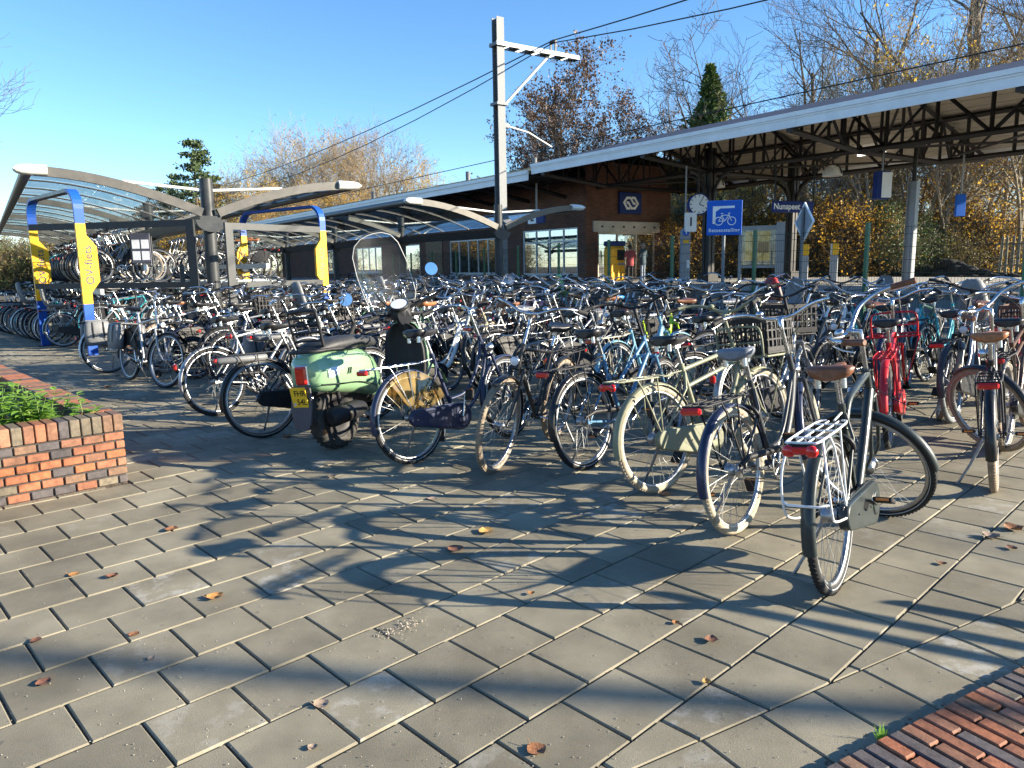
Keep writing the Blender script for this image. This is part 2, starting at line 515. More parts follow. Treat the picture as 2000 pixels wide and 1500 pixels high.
# left planter: front wall along -dA from the corner, side wall along dB
pl = thing('brick_planter', 'raised brick planter with a soldier course rim, full of green weeds', 'planter', PLC)
WL, WB, CO = 2.9, 5.5, .0625
nco = 6
LB, SB = .134, .0675
topz = nco * CO + .002
fa = MB()
# recessed cores (mortar) for the two walls and the far ones
fa.box(-dA * (WL / 2) + dB * .09 + V(0, 0, topz / 2 - .03), (WL - .024, .15, topz + .05), Matrix.Rotation(atan2(dA.y, dA.x), 3, 'Z'))
fa.box(-dA * .09 + dB * (WB / 2) + V(0, 0, topz / 2 - .03), (.15, WB - .026, topz + .048), Matrix.Rotation(atan2(dA.y, dA.x), 3, 'Z'))
fa.build('mortar_core', M_MORT, pl)
Rz = Matrix.Rotation(atan2(-dA.y, -dA.x), 4, 'Z')        # local x runs along the front wall away from the corner
Rb = Matrix.Rotation(atan2(dB.y, dB.x), 4, 'Z')
def course(origin, R, side, length, phase, z, skipfirst=0):
    x = -phase
    while x < length:
        a, b = max(x, skipfirst), min(x + LB, length)
        if b - a > .03:
            brick(pl, Matrix.Translation(Vector((0, 0, z)) + origin) @ R @ Matrix.Translation(((a + b) / 2, side * .05, 0)), b - a - .011, .1, CO - .0115)
        x += LB
for k in range(nco):
    z = CO * (k + .5) - .005
    # corner brick alternates: long on odd courses
    course(Vector((0, 0, 0)), Rz, -1, WL, LB * (.0 if k % 2 else .5), z)
    course(Vector((0, 0, 0)), Rb, 1, 2.6, LB * (.5 if k % 2 else .0), z, .103)
ns = int(WL / SB)
for i in range(ns):
    lean = random.gauss(0, .006)
    brick(pl, Matrix.Translation((0, 0, topz + .058)) @ Rz @ Matrix.Translation((SB * (i + .5), -.102, 0)) @ Matrix.Rotation(lean, 4, 'Y'), SB - .008, .205, .118)
for i in range(int((WB - .21) / SB)):
    brick(pl, Matrix.Translation((0, 0, topz + .058)) @ Rb @ Matrix.Translation((.216 + SB * (i + .5), .102, 0)), SB - .009, .205, .118)
so_ = MB(); so_.box(-dA * (WL / 2 + .1) + dB * (WB / 2 + .08) + V(0, 0, .2), (WL - .22, WB - .2, .42), Matrix.Rotation(atan2(dA.y, dA.x), 3, 'Z'))
so_.build('soil', M_SOIL, pl)
# brick strip lower right, standing 3 cm proud
st = thing('brick_edging', 'strip of red and brown bricks laid on edge, lower right corner', 'brickwork', PR0)
bs = MB(); bs.box(PRD * .6 - PRN * .55 + V(0, 0, -.012), (2.9, 1.09, .06), Matrix.Rotation(atan2(PRD.y, PRD.x), 3, 'Z')); bs.build('bedding', M_MORT, st)
Re = Matrix.Rotation(atan2(PRD.y, PRD.x), 4, 'Z')
for i in range(-9, 26):
    y = 0.0
    first = .105 if i % 2 else .21
    while y < .9:
        l = first if y == 0 else .21
        o = brick(st, Matrix.Translation((0, 0, .008)) @ Re @ Matrix.Translation((i * .0585, -(y + l / 2), random.uniform(-.002, .002))) @ Matrix.Rotation(random.gauss(0, .006), 4, 'Z'), .0500, l - .008, .052)
        y += l
# ================================================================== station
SE = Vector((12.2, 18.5, 0)); SU = dirv(-35.2); SV = dirv(54.8)
def SP(t, v, z=0.0): return SE + SU * t + SV * v + Vector((0, 0, z))
RS = Matrix.Rotation(atan2(SU.y, SU.x), 3, 'Z')          # local x = along the platform (t), local y = -v ... see below
# local frame of the station: x runs along t, y runs along -v (right-handed)
def sbox(mb, t0, t1, v0, v1, z0, z1, m=0, bev=0.0):
    c = SP((t0 + t1) / 2, (v0 + v1) / 2, (z0 + z1) / 2)
    return mb.box(c, (abs(t1 - t0), abs(v1 - v0), abs(z1 - z0)), RS, m, bev)
def squad(mb, pts, m=0): return mb.add([SP(*p) for p in pts], [tuple(range(len(pts)))], m)
PLZ = .65
FASC = pm('white fascia board', (.78, .79, .79), .45, var=.07, sc=1.5, world=True)
ROOFD = pm('dark roofing', (.035, .040, .062), .6, var=.2, sc=.8, world=True)
ROOFM = pm('mossy roofing', (.15, .155, .07), .9, var=.3, sc=.9, world=True, bump=.3, bsc=10)
CEIL = pm('ceiling boards', (.34, .30, .24), .65, var=.08, sc=2, world=True)
IRON = pm('dark brown iron', (.020, .017, .016), .5, var=.25, sc=3, world=True, spec=.35)
CONC = pm('concrete', (.36, .35, .33), .85, var=.18, sc=2.2, world=True, bump=.3, bsc=40)
CONCD = pm('stained concrete', (.20, .21, .21), .85, var=.3, sc=1.6, world=True)
PALE = pm('pale stone', (.50, .46, .39), .8, var=.12, sc=3, world=True)
WINF = pm('white window frame', (.66, .67, .66), .45, var=.05, sc=3, world=True)
WOODS = pm('timber slats', (.25, .16, .09), .7, var=.25, sc=6, world=True)
NSBLUE = pm('sign navy', (.012, .030, .15), .5, var=.06, sc=4, spec=.2)
NSBLUE2 = pm('sign blue', (.012, .11, .52), .5, var=.05, sc=4, spec=.25)
SIGNW = pm('sign white', (.80, .81, .80), .45, var=.03, sc=4)
NSYEL = pm('signal yellow', (.86, .45, .012), .45, c2=(.62, .33, .03), sc=5, lo=.25, hi=.5, spec=.35)
GALV = pm('galvanised steel', (.17, .18, .19), .65, .15, var=.16, sc=14, world=True)
GREYP = pm('light grey paint', (.27, .285, .30), .5, var=.08, sc=4, world=True)
WINGL = glassmat('window glass', (.55, .60, .60), .32, .05)
DARKIN = pm('dark interior', (.05, .045, .04), .9, var=.3, sc=2, world=True)
def brickmat():
    mt = bpy.data.materials.new('brick wall'); mt.use_nodes = True
    t = mt.node_tree; L = t.links.new; b = t.nodes['Principled BSDF']
    tc = nd(t, 'ShaderNodeTexCoord')
    sx = nd(t, 'ShaderNodeSeparateXYZ'); L(tc.outputs['Object'], sx.inputs[0])
    ad = nd(t, 'ShaderNodeMath', operation='ADD'); L(sx.outputs[0], ad.inputs[0]); L(sx.outputs[1], ad.inputs[1])
    cx = nd(t, 'ShaderNodeCombineXYZ'); L(ad.outputs[0], cx.inputs[0]); L(sx.outputs[2], cx.inputs[1])
    bk = nd(t, 'ShaderNodeTexBrick'); bk.inputs['Scale'].default_value = 1
    bk.inputs['Brick Width'].default_value = .22; bk.inputs['Row Height'].default_value = .065; bk.inputs['Mortar Size'].default_value = .007
    bk.inputs['Color1'].default_value = (.105, .042, .026, 1); bk.inputs['Color2'].default_value = (.165, .068, .040, 1); bk.inputs['Mortar'].default_value = (.075, .058, .046, 1)
    L(cx.outputs[0], bk.inputs['Vector'])
    nz = nd(t, 'ShaderNodeTexNoise'); nz.inputs['Scale'].default_value = 1.3; nz.inputs['Detail'].default_value = 6; L(tc.outputs['Object'], nz.inputs['Vector'])
    mr = nd(t, 'ShaderNodeMapRange'); mr.inputs['From Min'].default_value = .3; mr.inputs['From Max'].default_value = .7; mr.inputs['To Min'].default_value = .75; mr.inputs['To Max'].default_value = 1.2
    L(nz.outputs['Fac'], mr.inputs['Value'])
    hs = nd(t, 'ShaderNodeHueSaturation'); L(mr.outputs[0], hs.inputs['Value']); L(bk.outputs['Color'], hs.inputs['Color']); L(hs.outputs[0], b.inputs['Base Color'])
    b.inputs['Roughness'].default_value = .85
    bp = nd(t, 'ShaderNodeBump'); bp.inputs['Strength'].default_value = .5; bp.inputs['Distance'].default_value = .006; bp.invert = True
    L(bk.outputs['Fac'], bp.inputs['Height']); L(bp.outputs[0], b.inputs['Normal'])
    return mt
BRICKW = brickmat()
MS = Matrix.Translation(SE) @ Matrix.Rotation(atan2(SU.y, SU.x), 4, 'Z')      # station local: x=t, y=-v
def lbox(mb, t0, t1, v0, v1, z0, z1, m=0, bev=0.0):
    return mb.box(((t0 + t1) / 2, -(v0 + v1) / 2, (z0 + z1) / 2), (abs(t1 - t0), abs(v1 - v0), abs(z1 - z0)), None, m, bev)
def lp(t, v, z): return V(t, -v, z)
# platform and track
g = MB(); lbox(g, -16, 75, -.6, 13.7, -.05, PLZ - .10); lbox(g, -16, 75, -.72, 13.8, PLZ - .099, PLZ, 1)
pf = tag(g.build('platform', [CONCD, CONC], M=MS), kind='structure')
g = MB(); lbox(g, -30, 90, -5.0, -.75, -.05, .10)
struct('track_bed', g, pm('ballast', (.16, .14, .12), .95, var=.5, sc=18, world=True, bump=1, bsc=25), M=MS)
rl = thing('railway_track', 'steel railway track in ballast between fence and platform', 'track', M=MS)
for v in (-3.05, -1.6):
    g = MB(); lbox(g, -30, 90, v - .035, v + .035, .14, .26); lbox(g, -30, 90, v - .07, v + .07, .12, .145); g.build('rail', STEEL if 'STEEL' in globals() else GALV, rl)
# ---- canopy
CT0, CT1 = -15.0, 19.35
RZ, EZ, FZ0, FZ1 = 7.55, 5.90, 5.47, 5.88
can = thing('platform_canopy', 'long platform canopy with white fascia on dark iron trusses', 'canopy', M=MS)
g = MB()
for a, b, za, zb in ((.0, 6.65, EZ, RZ), (6.65, 13.3, RZ, EZ)):
    vs = [lp(CT0, a, za), lp(CT1, a, za), lp(CT1, b, zb), lp(CT0, b, zb)]
    lo = [p - V(0, 0, .08) for p in vs]
    g.add(vs + lo, [(0, 1, 2, 3), (7, 6, 5, 4), (0, 4, 5, 1), (1, 5, 6, 2), (2, 6, 7, 3), (3, 7, 4, 0)])
g.build('roof', ROOFD, can)
nb = 22
me_b = MB(); lbox(me_b, CT0 + .05, CT1 - .05, 0, .585, -.012, .012); me_b = me_b.mesh('ceiling_board', [CEIL])
for side in (0, 1):
    sl = atan2(RZ - EZ, 6.65)
    for k in range(11):
        v = .06 + k * .6
        vv = v if side == 0 else 13.3 - v
        z = EZ - .13 + (RZ - EZ) * (v / 6.65)
        Mx = Matrix.Translation((0, -vv, z)) @ Matrix.Rotation(-sl if side == 0 else sl + pi, 4, 'X')
        ob('ceiling_board', me_b, can, M=Mx)
for v, nm in ((-.02, 'fascia'), (13.32, 'fascia')):
    for t0 in range(-15, 19, 7):
        t1 = min(t0 + 7, CT1) - .008
        g = MB(); lbox(g, t0, t1, v - .025, v + .025, FZ0, FZ1); s = -1 if v < 1 else 1
        lbox(g, t0, t1, v + s * .026, v + s * .075, FZ1 - .10, FZ1 + .03); lbox(g, t0, t1, v + s * .026, v + s * .048, FZ1 - .16, FZ1 - .105)
        g.build('fascia', FASC, can)
def bar(mb, a, b, w_=.07): mb.tube([a, b], w_ * .62, 4, smooth=False)
BC = 5.08
def top_z(v): return EZ - .22 + (RZ - EZ) * ((v if v < 6.65 else 13.3 - v) / 6.65)
for v in (3.85, 9.45):                                   # trusses along the platform
    g = MB(); zt = top_z(3.85) - .05
    bar(g, lp(CT0, v, BC), lp(CT1, v, BC), .16); bar(g, lp(CT0, v, zt), lp(CT1, v, zt), .16)
    n = 22; st = (CT1 - CT0) / n
    for i in range(n + 1):
        t = CT0 + i * st; bar(g, lp(t, v, BC), lp(t, v, zt), .11)
        if i < n: bar(g, lp(t + (0 if i % 2 else st), v, BC), lp(t + (st if i % 2 else 0), v, zt), .09)
    g.build('long_truss', IRON, can)
for t in (-12.5, -6.25, 0, 6.25, 12.5, 18.6):                   # trusses across
    g = MB()
    P = [(.1, 5.42), (3.85, BC - .02), (9.45, BC - .02), (13.2, 5.42)]
    for (va, za), (vb, zb) in zip(P, P[1:]): bar(g, lp(t, va, za), lp(t, vb, zb), .16)
    bar(g, lp(t, .1, 5.5), lp(t, 6.65, top_z(6.65)), .16); bar(g, lp(t, 6.65, top_z(6.65)), lp(t, 13.2, 5.5), .16)
    vs = [1.2, 2.1, 3.0, 3.85, 5.25, 6.65, 8.05, 9.45, 10.3, 11.2, 12.1]
    def bz(v): return 5.42 + (BC - 5.44) * v / 3.85 if v < 3.85 else (BC - .02 if v < 9.45 else BC - .02 + (5.44 - BC) * (v - 9.45) / 3.75)
    for i, v in enumerate(vs):
        bar(g, lp(t, v, bz(v)), lp(t, v, top_z(v)), .10)
        if i: bar(g, lp(t, vs[i - 1], bz(vs[i - 1]) if i % 2 else top_z(vs[i - 1])), lp(t, v, top_z(v) if i % 2 else bz(v)), .09)
    lbox(g, t - .12, t + .12, .02, .32, 5.36, 5.62)
    g.build('cross_truss', IRON, can)
for t in (3.1, 9.4, 15.6):                               # bracing between
    g = MB(); bar(g, lp(t - 2.6, 4.0, BC), lp(t + 2.6, 9.3, BC + .1), .07); bar(g, lp(t + 2.6, 4.0, BC), lp(t - 2.6, 9.3, BC + .1), .07); g.build('bracing', IRON, can)
for t in (12.5, -.0):
    for v in (3.85, 9.45):
        g = MB()
        for dt, dv in ((-.11, -.11), (.11, -.11), (-.11, .11), (.11, .11)): lbox(g, t + dt - .07, t + dt + .07, v + dv - .07, v + dv + .07, PLZ, BC + .9)
        lbox(g, t - .14, t + .14, v - .14, v + .14, PLZ + .002, BC + .9); lbox(g, t - .3, t + .3, v - .3, v + .3, PLZ, PLZ + .35)
        for dx, dy in ((1, 0), (-1, 0), (0, 1), (0, -1)):
            g.tube([lp(t + dx * (.18 + 1.0 * (1 - cos(a))), v + dy * (.18 + 1.0 * (1 - cos(a))), BC - 1.15 + 1.1 * sin(a)) for a in [radians(x) for x in range(0, 91, 15)]], .07, 5)
        g.build('column', IRON, can)
LAMPON = pm('lit lamp', (1, .96, .88), .4, var=.02, emit=1.5)
for t, v in ((1, 6.6), (4.5, 6.6), (8, 6.6), (-3, 6.6), (3, 11.5), (9.5, 11.5)):
    g = MB(); lbox(g, t, t + 1.2, v - .08, v + .08, top_z(v) - .16, top_z(v) - .10); g.build('strip_lamp', LAMPON, can)
# ---- station building
bd = thing('station_building', 'brown brick station building with mossy roof and glazed entrance', 'building', M=MS)
BT0, BT1, BV0, BV1 = 19.5, 64.0, 3.3, 8.85
def wall_with_holes(mb, a0, a1, z0, z1, holes, place):
    """grid wall with rectangular openings; place(a, z) -> point; returns nothing"""
    xs = sorted(set([a0, a1] + [h[0] for h in holes] + [h[1] for h in holes])); zs = sorted(set([z0, z1] + [h[2] for h in holes] + [h[3] for h in holes]))
    for i in range(len(xs) - 1):
        for j in range(len(zs) - 1):
            cx, cz = (xs[i] + xs[i + 1]) / 2, (zs[j] + zs[j + 1]) / 2
            if any(h[0] < cx < h[1] and h[2] < cz < h[3] for h in holes): continue
            mb.add([place(xs[i], zs[j]), place(xs[i + 1], zs[j]), place(xs[i + 1], zs[j + 1]), place(xs[i], zs[j + 1])], [(0, 1, 2, 3)])
holes_side = [(20.1, 24.6, .95, 3.25), (27.0, 32.3, 1.0, 3.0), (36.2, 38.4, PLZ, 2.95), (42, 46.5, 1.1, 2.95), (50, 55, 1.1, 2.95)]
g = MB(); wall_with_holes(g, BT0, BT1, PLZ, 5.6, holes_side, lambda a, z: lp(a, BV0, z)); 
wall_with_holes(g, BT0, BT1, PLZ, 5.6, [], lambda a, z: lp(a, BV0 + .3, z)) if False else None
g.build('side_wall', BRICKW, bd)
holes_end = [(4.1, 8.0, PLZ, 3.0)]
g = MB(); wall_with_holes(g, BV0, BV1, PLZ, 6.3, holes_end, lambda a, z: lp(BT0, a, z)); g.build('end_wall', BRICKW, bd)
g = MB(); lbox(g, BT0 + .02, BT1, BV1 - .02, BV1 + .3, PLZ, 5.6); g.build('back_wall', BRICKW, bd)
g = MB(); lbox(g, BT0 + .5, BT1 - .2, BV0 + 2.2, BV0 + 2.3, PLZ, 4.5); lbox(g, BT0 + .4, BT1 - .2, BV0 + .2, BV1 - .1, 4.0, 4.1); g.build('inner_wall', DARKIN, bd)
g = MB()                                                  # roof of the building
for a, b, za, zb in ((-.1, 6.65, 5.62, 7.15), (6.65, 13.3, 7.15, 5.62)):
    vs = [lp(19.45, a, za), lp(BT1 + 1, a, za), lp(BT1 + 1, b, zb), lp(19.45, b, zb)]; lo = [p - V(0, 0, .12) for p in vs]
    g.add(vs + lo, [(0, 1, 2, 3), (7, 6, 5, 4), (0, 4, 5, 1), (1, 5, 6, 2), (2, 6, 7, 3), (3, 7, 4, 0)])
rf = g.build('roof', ROOFM, bd)
g = MB(); lbox(g, 19.45, BT1 + 1, -.16, -.11, 5.22, 5.60); lbox(g, 19.45, BT1 + 1, -.22, -.161, 5.50, 5.66); g.build('gutter', FASC, rf)
for t in (26, 33, 47): g = MB(); g.tube([lp(t, 5.2, 6.7), lp(t, 5.2, 7.35)], .14, 10); g.build('vent_pipe', GALV, rf)
for t in range(21, 64, 3):
    g = MB(); bar(g, lp(t, .0, 5.3), lp(t, 3.3, 4.75), .16); bar(g, lp(t, 0.0, 5.42), lp(t, 3.3, 5.5), .12); bar(g, lp(t, 1.2, 5.15), lp(t, 2.2, 5.45), .09); bar(g, lp(t, 2.2, 4.95), lp(t, 2.2, 5.45), .09); g.build('eaves_bracket', IRON, bd)
g = MB(); lbox(g, 19.5, BT1, .05, 3.25, 5.46, 5.485); g.build('eaves_soffit', IRON, bd)
def window(t0, t1, z0, z1, nx, nz=1, door=False):
    w = MB(); f = .07
    for i in range(nx + 1):
        t = t0 + (t1 - t0) * i / nx; t = min(max(t, t0 + f / 2), t1 - f / 2); lbox(w, t - f / 2, t + f / 2, BV0 + .02, BV0 + .12, z0, z1)
    for j in range(nz + 1):
        z = z0 + (z1 - z0) * (j / nz if nz == 1 or j in (0, nz) else .72); z = min(max(z, z0 + f / 2), z1 - f / 2); lbox(w, t0 + f, t1 - f, BV0 + .025, BV0 + .115, z - f / 2, z + f / 2)
    wo = w.build('window', WINF, bd)
    for i in range(nx):
        a = t0 + (t1 - t0) * i / nx + f; b = t0 + (t1 - t0) * (i + 1) / nx - f
        p = MB(); lbox(p, a - .02, b + .02, BV0 + .06, BV0 + .066, z0 + f - .02, z1 - f + .02); p.build('pane', WINGL, wo)
    if not door: s = MB(); lbox(s, t0 - .08, t1 + .08, BV0 - .08, BV0 + .12, z0 - .09, z0 - .005); s.build('sill', PALE, wo)
for hdef, nx, nz in zip(holes_side, (4, 5, 1, 4, 4), (2, 1, 1, 1, 1)): window(*hdef, nx, nz, hdef[2] == PLZ)
for i in range(16):
    g = MB(); lbox(g, 33.2 + i * .13, 33.2 + i * .13 + .10, BV0 - .05, BV0 - .01, PLZ + .1, 3.1); g.build('timber_slat', WOODS, bd)
# entrance in the end wall
g = MB(); lbox(g, BT0 - .10, BT0 + .05, 3.75, 8.25, 3.0, 3.52); lt = g.build('lintel', PALE, bd)
for i in range(6): g = MB(); lbox(g, BT0 - .125, BT0 - .101, 4.2 + i * .72, 4.32 + i * .72, 3.22, 3.30); g.build('bolt_plate', IRON, lt)
g = MB()
for v in (4.13, 5.4, 6.7, 7.97): lbox(g, BT0 + .02, BT0 + .12, v - .05, v + .05, PLZ, 3.0)
lbox(g, BT0 + .025, BT0 + .115, 4.18, 7.92, 2.9, 3.0); lbox(g, BT0 + .025, BT0 + .115, 4.18, 7.92, PLZ, PLZ + .09)
en = g.build('entrance_door', PALE, bd)
for a, b in ((4.19, 5.34), (5.46, 6.64), (6.76, 7.91)): g = MB(); lbox(g, BT0 + .06, BT0 + .066, a, b, PLZ + .1, 2.89); g.build('pane', WINGL, en)
g = MB(); lbox(g, BT0 + .1, BT0 + 6, 8.3, 8.4, PLZ, 4); lbox(g, BT0 + 6, BT0 + 6.1, 3.6, 8.4, PLZ, 4); g.build('hall_wall', PALE, bd)
# sign with two bent arrows
MF = lambda t, v, z: MS @ Matrix.Translation(lp(t, v, z)) @ Matrix(((0, 0, -1, 0), (-1, 0, 0, 0), (0, 1, 0, 0), (0, 0, 0, 1)))   # text plane facing -t, reading along +v
MFS = lambda t, v, z: MS @ Matrix.Translation(lp(t, v, z)) @ Matrix(((-1, 0, 0, 0), (0, 0, 1, 0), (0, 1, 0, 0), (0, 0, 0, 1)))   # facing -v, reading along -t
sg = thing('wall_sign', 'navy sign with a white double arrow emblem above the entrance', 'sign', M=MF(BT0 - .13, 6.14, 4.42))
MB().box((0, 0, -.04), (1.5, 1.04, .12), bev=.02).build('sign_box', NSBLUE, sg)
g = MB()
hw = .075
def stroke(mb, pts, wdt=.11, z=.022, th=.012):
    """flat mitred stroke along a polyline"""
    P = [Vector((p[0], p[1], 0)) for p in pts]; Lp, Rp = [], []
    for i, p in enumerate(P):
        d0 = (P[i] - P[i - 1]).normalized() if i else (P[1] - P[0]).normalized()
        d1 = (P[i + 1] - P[i]).normalized() if i < len(P) - 1 else d0
        n = Vector((-(d0 + d1).y, (d0 + d1).x, 0)).normalized(); k = wdt / 2 / max(.4, n.dot(Vector((-d0.y, d0.x, 0))))
        Lp.append(p + n * k); Rp.append(p - n * k)
    for i in range(len(P) - 1):
        mb.prism([(Rp[i].x, Rp[i].y), (Rp[i + 1].x, Rp[i + 1].y), (Lp[i + 1].x, Lp[i + 1].y), (Lp[i].x, Lp[i].y)], th, z0=z)
half = [(-.02, -.27), (-.28, -.27), (-.50, 0), (-.28, .27), (.0, .27), (.22, -.08), (.34, -.08)]
stroke(g, [(-.06, -.26), (-.26, -.26), (-.47, .02), (-.27, .25), (-.03, .25), (.18, -.02), (.30, -.02)], .115)
g2 = MB(); stroke(g2, [(.06, .26), (.26, .26), (.47, -.02), (.27, -.25), (.03, -.25), (-.18, .02), (-.30, .02)], .115, z=.0225)
g.build('emblem', SIGNW, sg); g2.build('emblem', SIGNW, sg)
# platform number signs, station name, clock and the like
def hang(mb, t, v, z0, z1, r=.035): mb.tube([lp(t, v, z0), lp(t, v, z1)], r, 6)
s2 = thing('platform_number_sign', 'hanging sign with a black 2 on white and a navy panel', 'sign', M=MFS(20.6, 1.2, 3.72))
MB().box((-.30, 0, 0), (.62, .62, .14)).build('number_panel', SIGNW, s2); MB().box((.31, 0, 0), (.58, .62, .13)).build('navy_panel', NSBLUE, s2); MB().box((-.65, 0, 0), (.06, .62, .12)).build('edge', NSBLUE, s2)
put_text('2', .62, Matrix.Translation((-.28, 0, .075)), PLASTIC if 'PLASTIC' in globals() else IRON, s2, bold=.012)
MB().tube([(0, .31, 0), (0, 1.55, 0)], .05, 8).build('hanger', GREYP, s2)
ck = thing('station_clock', 'round station clock with navy case hanging from the canopy', 'clock', M=MF(12.0, 2.6, 3.7) @ Matrix.Rotation(radians(-38), 4, 'Y'))
g = MB(); g.lathe([(.02, -.2), (.40, -.2), (.42, -.17), (.42, .17), (.40, .2), (.37, .2)], 28); g.build('case', NSBLUE, ck)
g = MB(); g.lathe([(.385, .196), (.0005, .199)], 28, None); g.build('dial', SIGNW, ck)
g = MB()
for i in range(12):
    a = i * pi / 6; g.box((.32 * sin(a), .32 * cos(a), .203), (.03, .075, .006), Matrix.Rotation(-a, 3, 'Z'))
g.build('hour_marks', IRON, ck)
for a, l, w_ in ((2.0, .2, .03), (.55, .29, .022)): g = MB(); g.box((sin(a) * l / 2, cos(a) * l / 2, .209 + w_ * .1), (w_, l, .004), Matrix.Rotation(-a, 3, 'Z')); g.build('hand', IRON, ck)
MB().tube([(0, .42, 0), (0, 1.5, 0)], .04, 8).build('hanger', IRON, ck)
nm = thing('station_name_sign', 'long navy sign reading Nunspeet hanging under the canopy', 'sign', M=MF(9.0, 4.25, 3.45) @ Matrix.Rotation(radians(-14), 4, 'Y'))
MB().box((.10, 0, 0), (1.9, .42, .10), bev=.01).build('board', NSBLUE, nm)
put_text('Nunspeet', .31, Matrix.Translation((-.22, 0, .052)), SIGNW, nm, bold=.006)
for x in (-.75, 1.05): MB().tube([(x, .2, 0), (x, 1.5, 0)], .03, 6).build('hanger', IRON, nm)
s1 = thing('platform_number_sign', 'white sign with a black 1 above the grey information post', 'sign', M=MF(11.8, 1.95, 3.0) @ Matrix.Rotation(radians(-30), 4, 'Y'))
MB().box((0, 0, 0), (.45, .72, .12), bev=.01).build('panel', SIGNW, s1); put_text('1', .46, Matrix.Translation((0, 0, .062)), IRON, s1, bold=.01); MB().tube([(-.2, .3, 0), (-.2, 2.1, 0)], .03, 6).build('hanger', GREYP, s1)
ip = thing('information_post', 'tall grey information post with a round emblem on the platform', 'post', M=MF(12.0, 1.9, PLZ) @ Matrix.Rotation(radians(-30), 4, 'Y'))
MB().box((0, .98, 0), (.36, 1.96, .2), bev=.02).build('body', GREYP, ip)
g = MB(); g.lathe([(.18, -.1), (.18, .1), (.0005, .101)], 16, Matrix.Translation((0, 1.97, 0))); g.build('cap', GREYP, ip)
g = MB(); g.lathe([(.13, .106), (.0005, .107)], 16, Matrix.Translation((0, 1.97, 0))); g.build('emblem', NSBLUE2, ip); put_text('i', .2, Matrix.Translation((0, 1.97, .11)), SIGNW, ip, bold=.008)
MB().box((0, 1.62, .103), (.24, .12, .01)).build('yellow_label', NSYEL, ip); MB().box((.1, .75, .103), (.12, .3, .01)).build('button_panel', SIGNW, ip)
tt = thing('timetable_case', 'grey framed display case with yellow timetables on the platform', 'display case', M=MF(9.6, 3.3, PLZ) @ Matrix.Rotation(radians(-55), 4, 'Y'))
g = MB(); g.box((-.70, 1.05, 0), (.12, 2.1, .16)); g.box((.72, 1.12, .02), (.30, 2.24, .26)); g.box((0, 2.05, 0), (1.27, .16, .14)); g.box((0, .62, 0), (1.27, .10, .12)); g.build('frame', GREYP, tt)
MB().box((-.04, 1.33, -.02), (1.26, 1.28, .04)).build('backing', pm('case backing', (.30, .28, .25), .7), tt)
for x in (-.31, .15): MB().box((x, 1.38, .004), (.43, 1.08, .006)).build('timetable', NSYEL, tt)
TG = glassmat('case glass', (.9, .92, .92), .06, .03); MB().box((-.04, 1.33, .05), (1.26, 1.28, .006)).build('pane', TG, tt)
for k, (t, v, lab) in enumerate(((7.9, 3.6, 'yellow topped ticket check post right of the timetables'), (7.1, 4.15, 'yellow topped ticket check post beside the grey diamond sign'))):
    p = thing('check_in_post', lab, 'post', M=MF(t, v, PLZ) @ Matrix.Rotation(radians(-50), 4, 'Y'), group='ticket check posts')
    MB().box((0, .5, 0), (.26, 1.0, .16), bev=.02).build('body', GREYP, p); MB().box((.03, 1.20, 0), (.20, .40, .17), bev=.02).build('yellow_head', NSYEL, p); MB().box((-.10, 1.20, 0), (.055, .40, .168)).build('reader', PALE, p)
tv = thing('hanging_display', 'blue and white display box on the steel pole, right of the name sign', 'display', M=MF(6.1, 5.2, 4.0) @ Matrix.Rotation(radians(-30), 4, 'Y'))
MB().box((0, 0, 0), (.5, .95, .28), bev=.03).build('case', NSBLUE, tv); MB().box((.1, 0, .145), (.36, .85, .02), bev=.008).build('screen', SIGNW, tv)
MB().tube([(0, .45, 0), (0, 1.2, 0)], .03, 6).build('hanger', GREYP, tv)
bs = thing('hanging_sign', 'small blue sign on a long rod below the canopy, far right', 'sign', M=MF(5.0, 8.6, 3.35) @ Matrix.Rotation(radians(-35), 4, 'Y'))
MB().box((0, 0, 0), (.34, .78, .12), bev=.01).build('panel', NSBLUE2, bs); MB().tube([(0, .38, 0), (0, 1.8, 0)], .035, 6).build('hanger', GREYP, bs)
for k, (t, v, lab) in enumerate(((8.6, 6.2, 'white dome lamp under the canopy above the display box'), (13.6, 5.6, 'white dome lamp under the canopy behind the clock'))):
    lm = thing('dome_lamp', lab, 'lamp', M=MS @ Matrix.Translation(lp(t, v, 4.62)), group='dome lamps under the canopy')
    g = MB(); g.lathe([(.36, 0), (.355, .12), (.28, .30), (.12, .40), (.0005, .42)], 18); g.build('shade', pm('opal glass', (.7, .7, .68), .3, var=.05), lm)
    g = MB(); g.tube([(0, 0, .42), (0, 0, .75)], .03, 6); g.tube([V(.37 * cos(a), .0, .37 * sin(a) + .06) for a in [radians(x) for x in range(0, 181, 20)]], .03, 5); g.build('bracket', IRON, lm)
# steel mast on the far side of the platform
fm = thing('platform_mast', 'pale grey steel mast carrying the blue display box', 'mast', M=MS @ Matrix.Translation(lp(5.6, 6.4, PLZ)))
g = MB(); g.box((0, 0, 1.75), (.30, .02, 3.5)); g.box((.15, 0, 1.75), (.02, .24, 3.5)); g.box((-.15, 0, 1.75), (.02, .24, 3.5)); g.build('shaft', GREYP, fm); MB().tube([(0, 0, 3.5), (0, 0, 5.2)], .07, 8).build('upper_tube', IRON, fm)
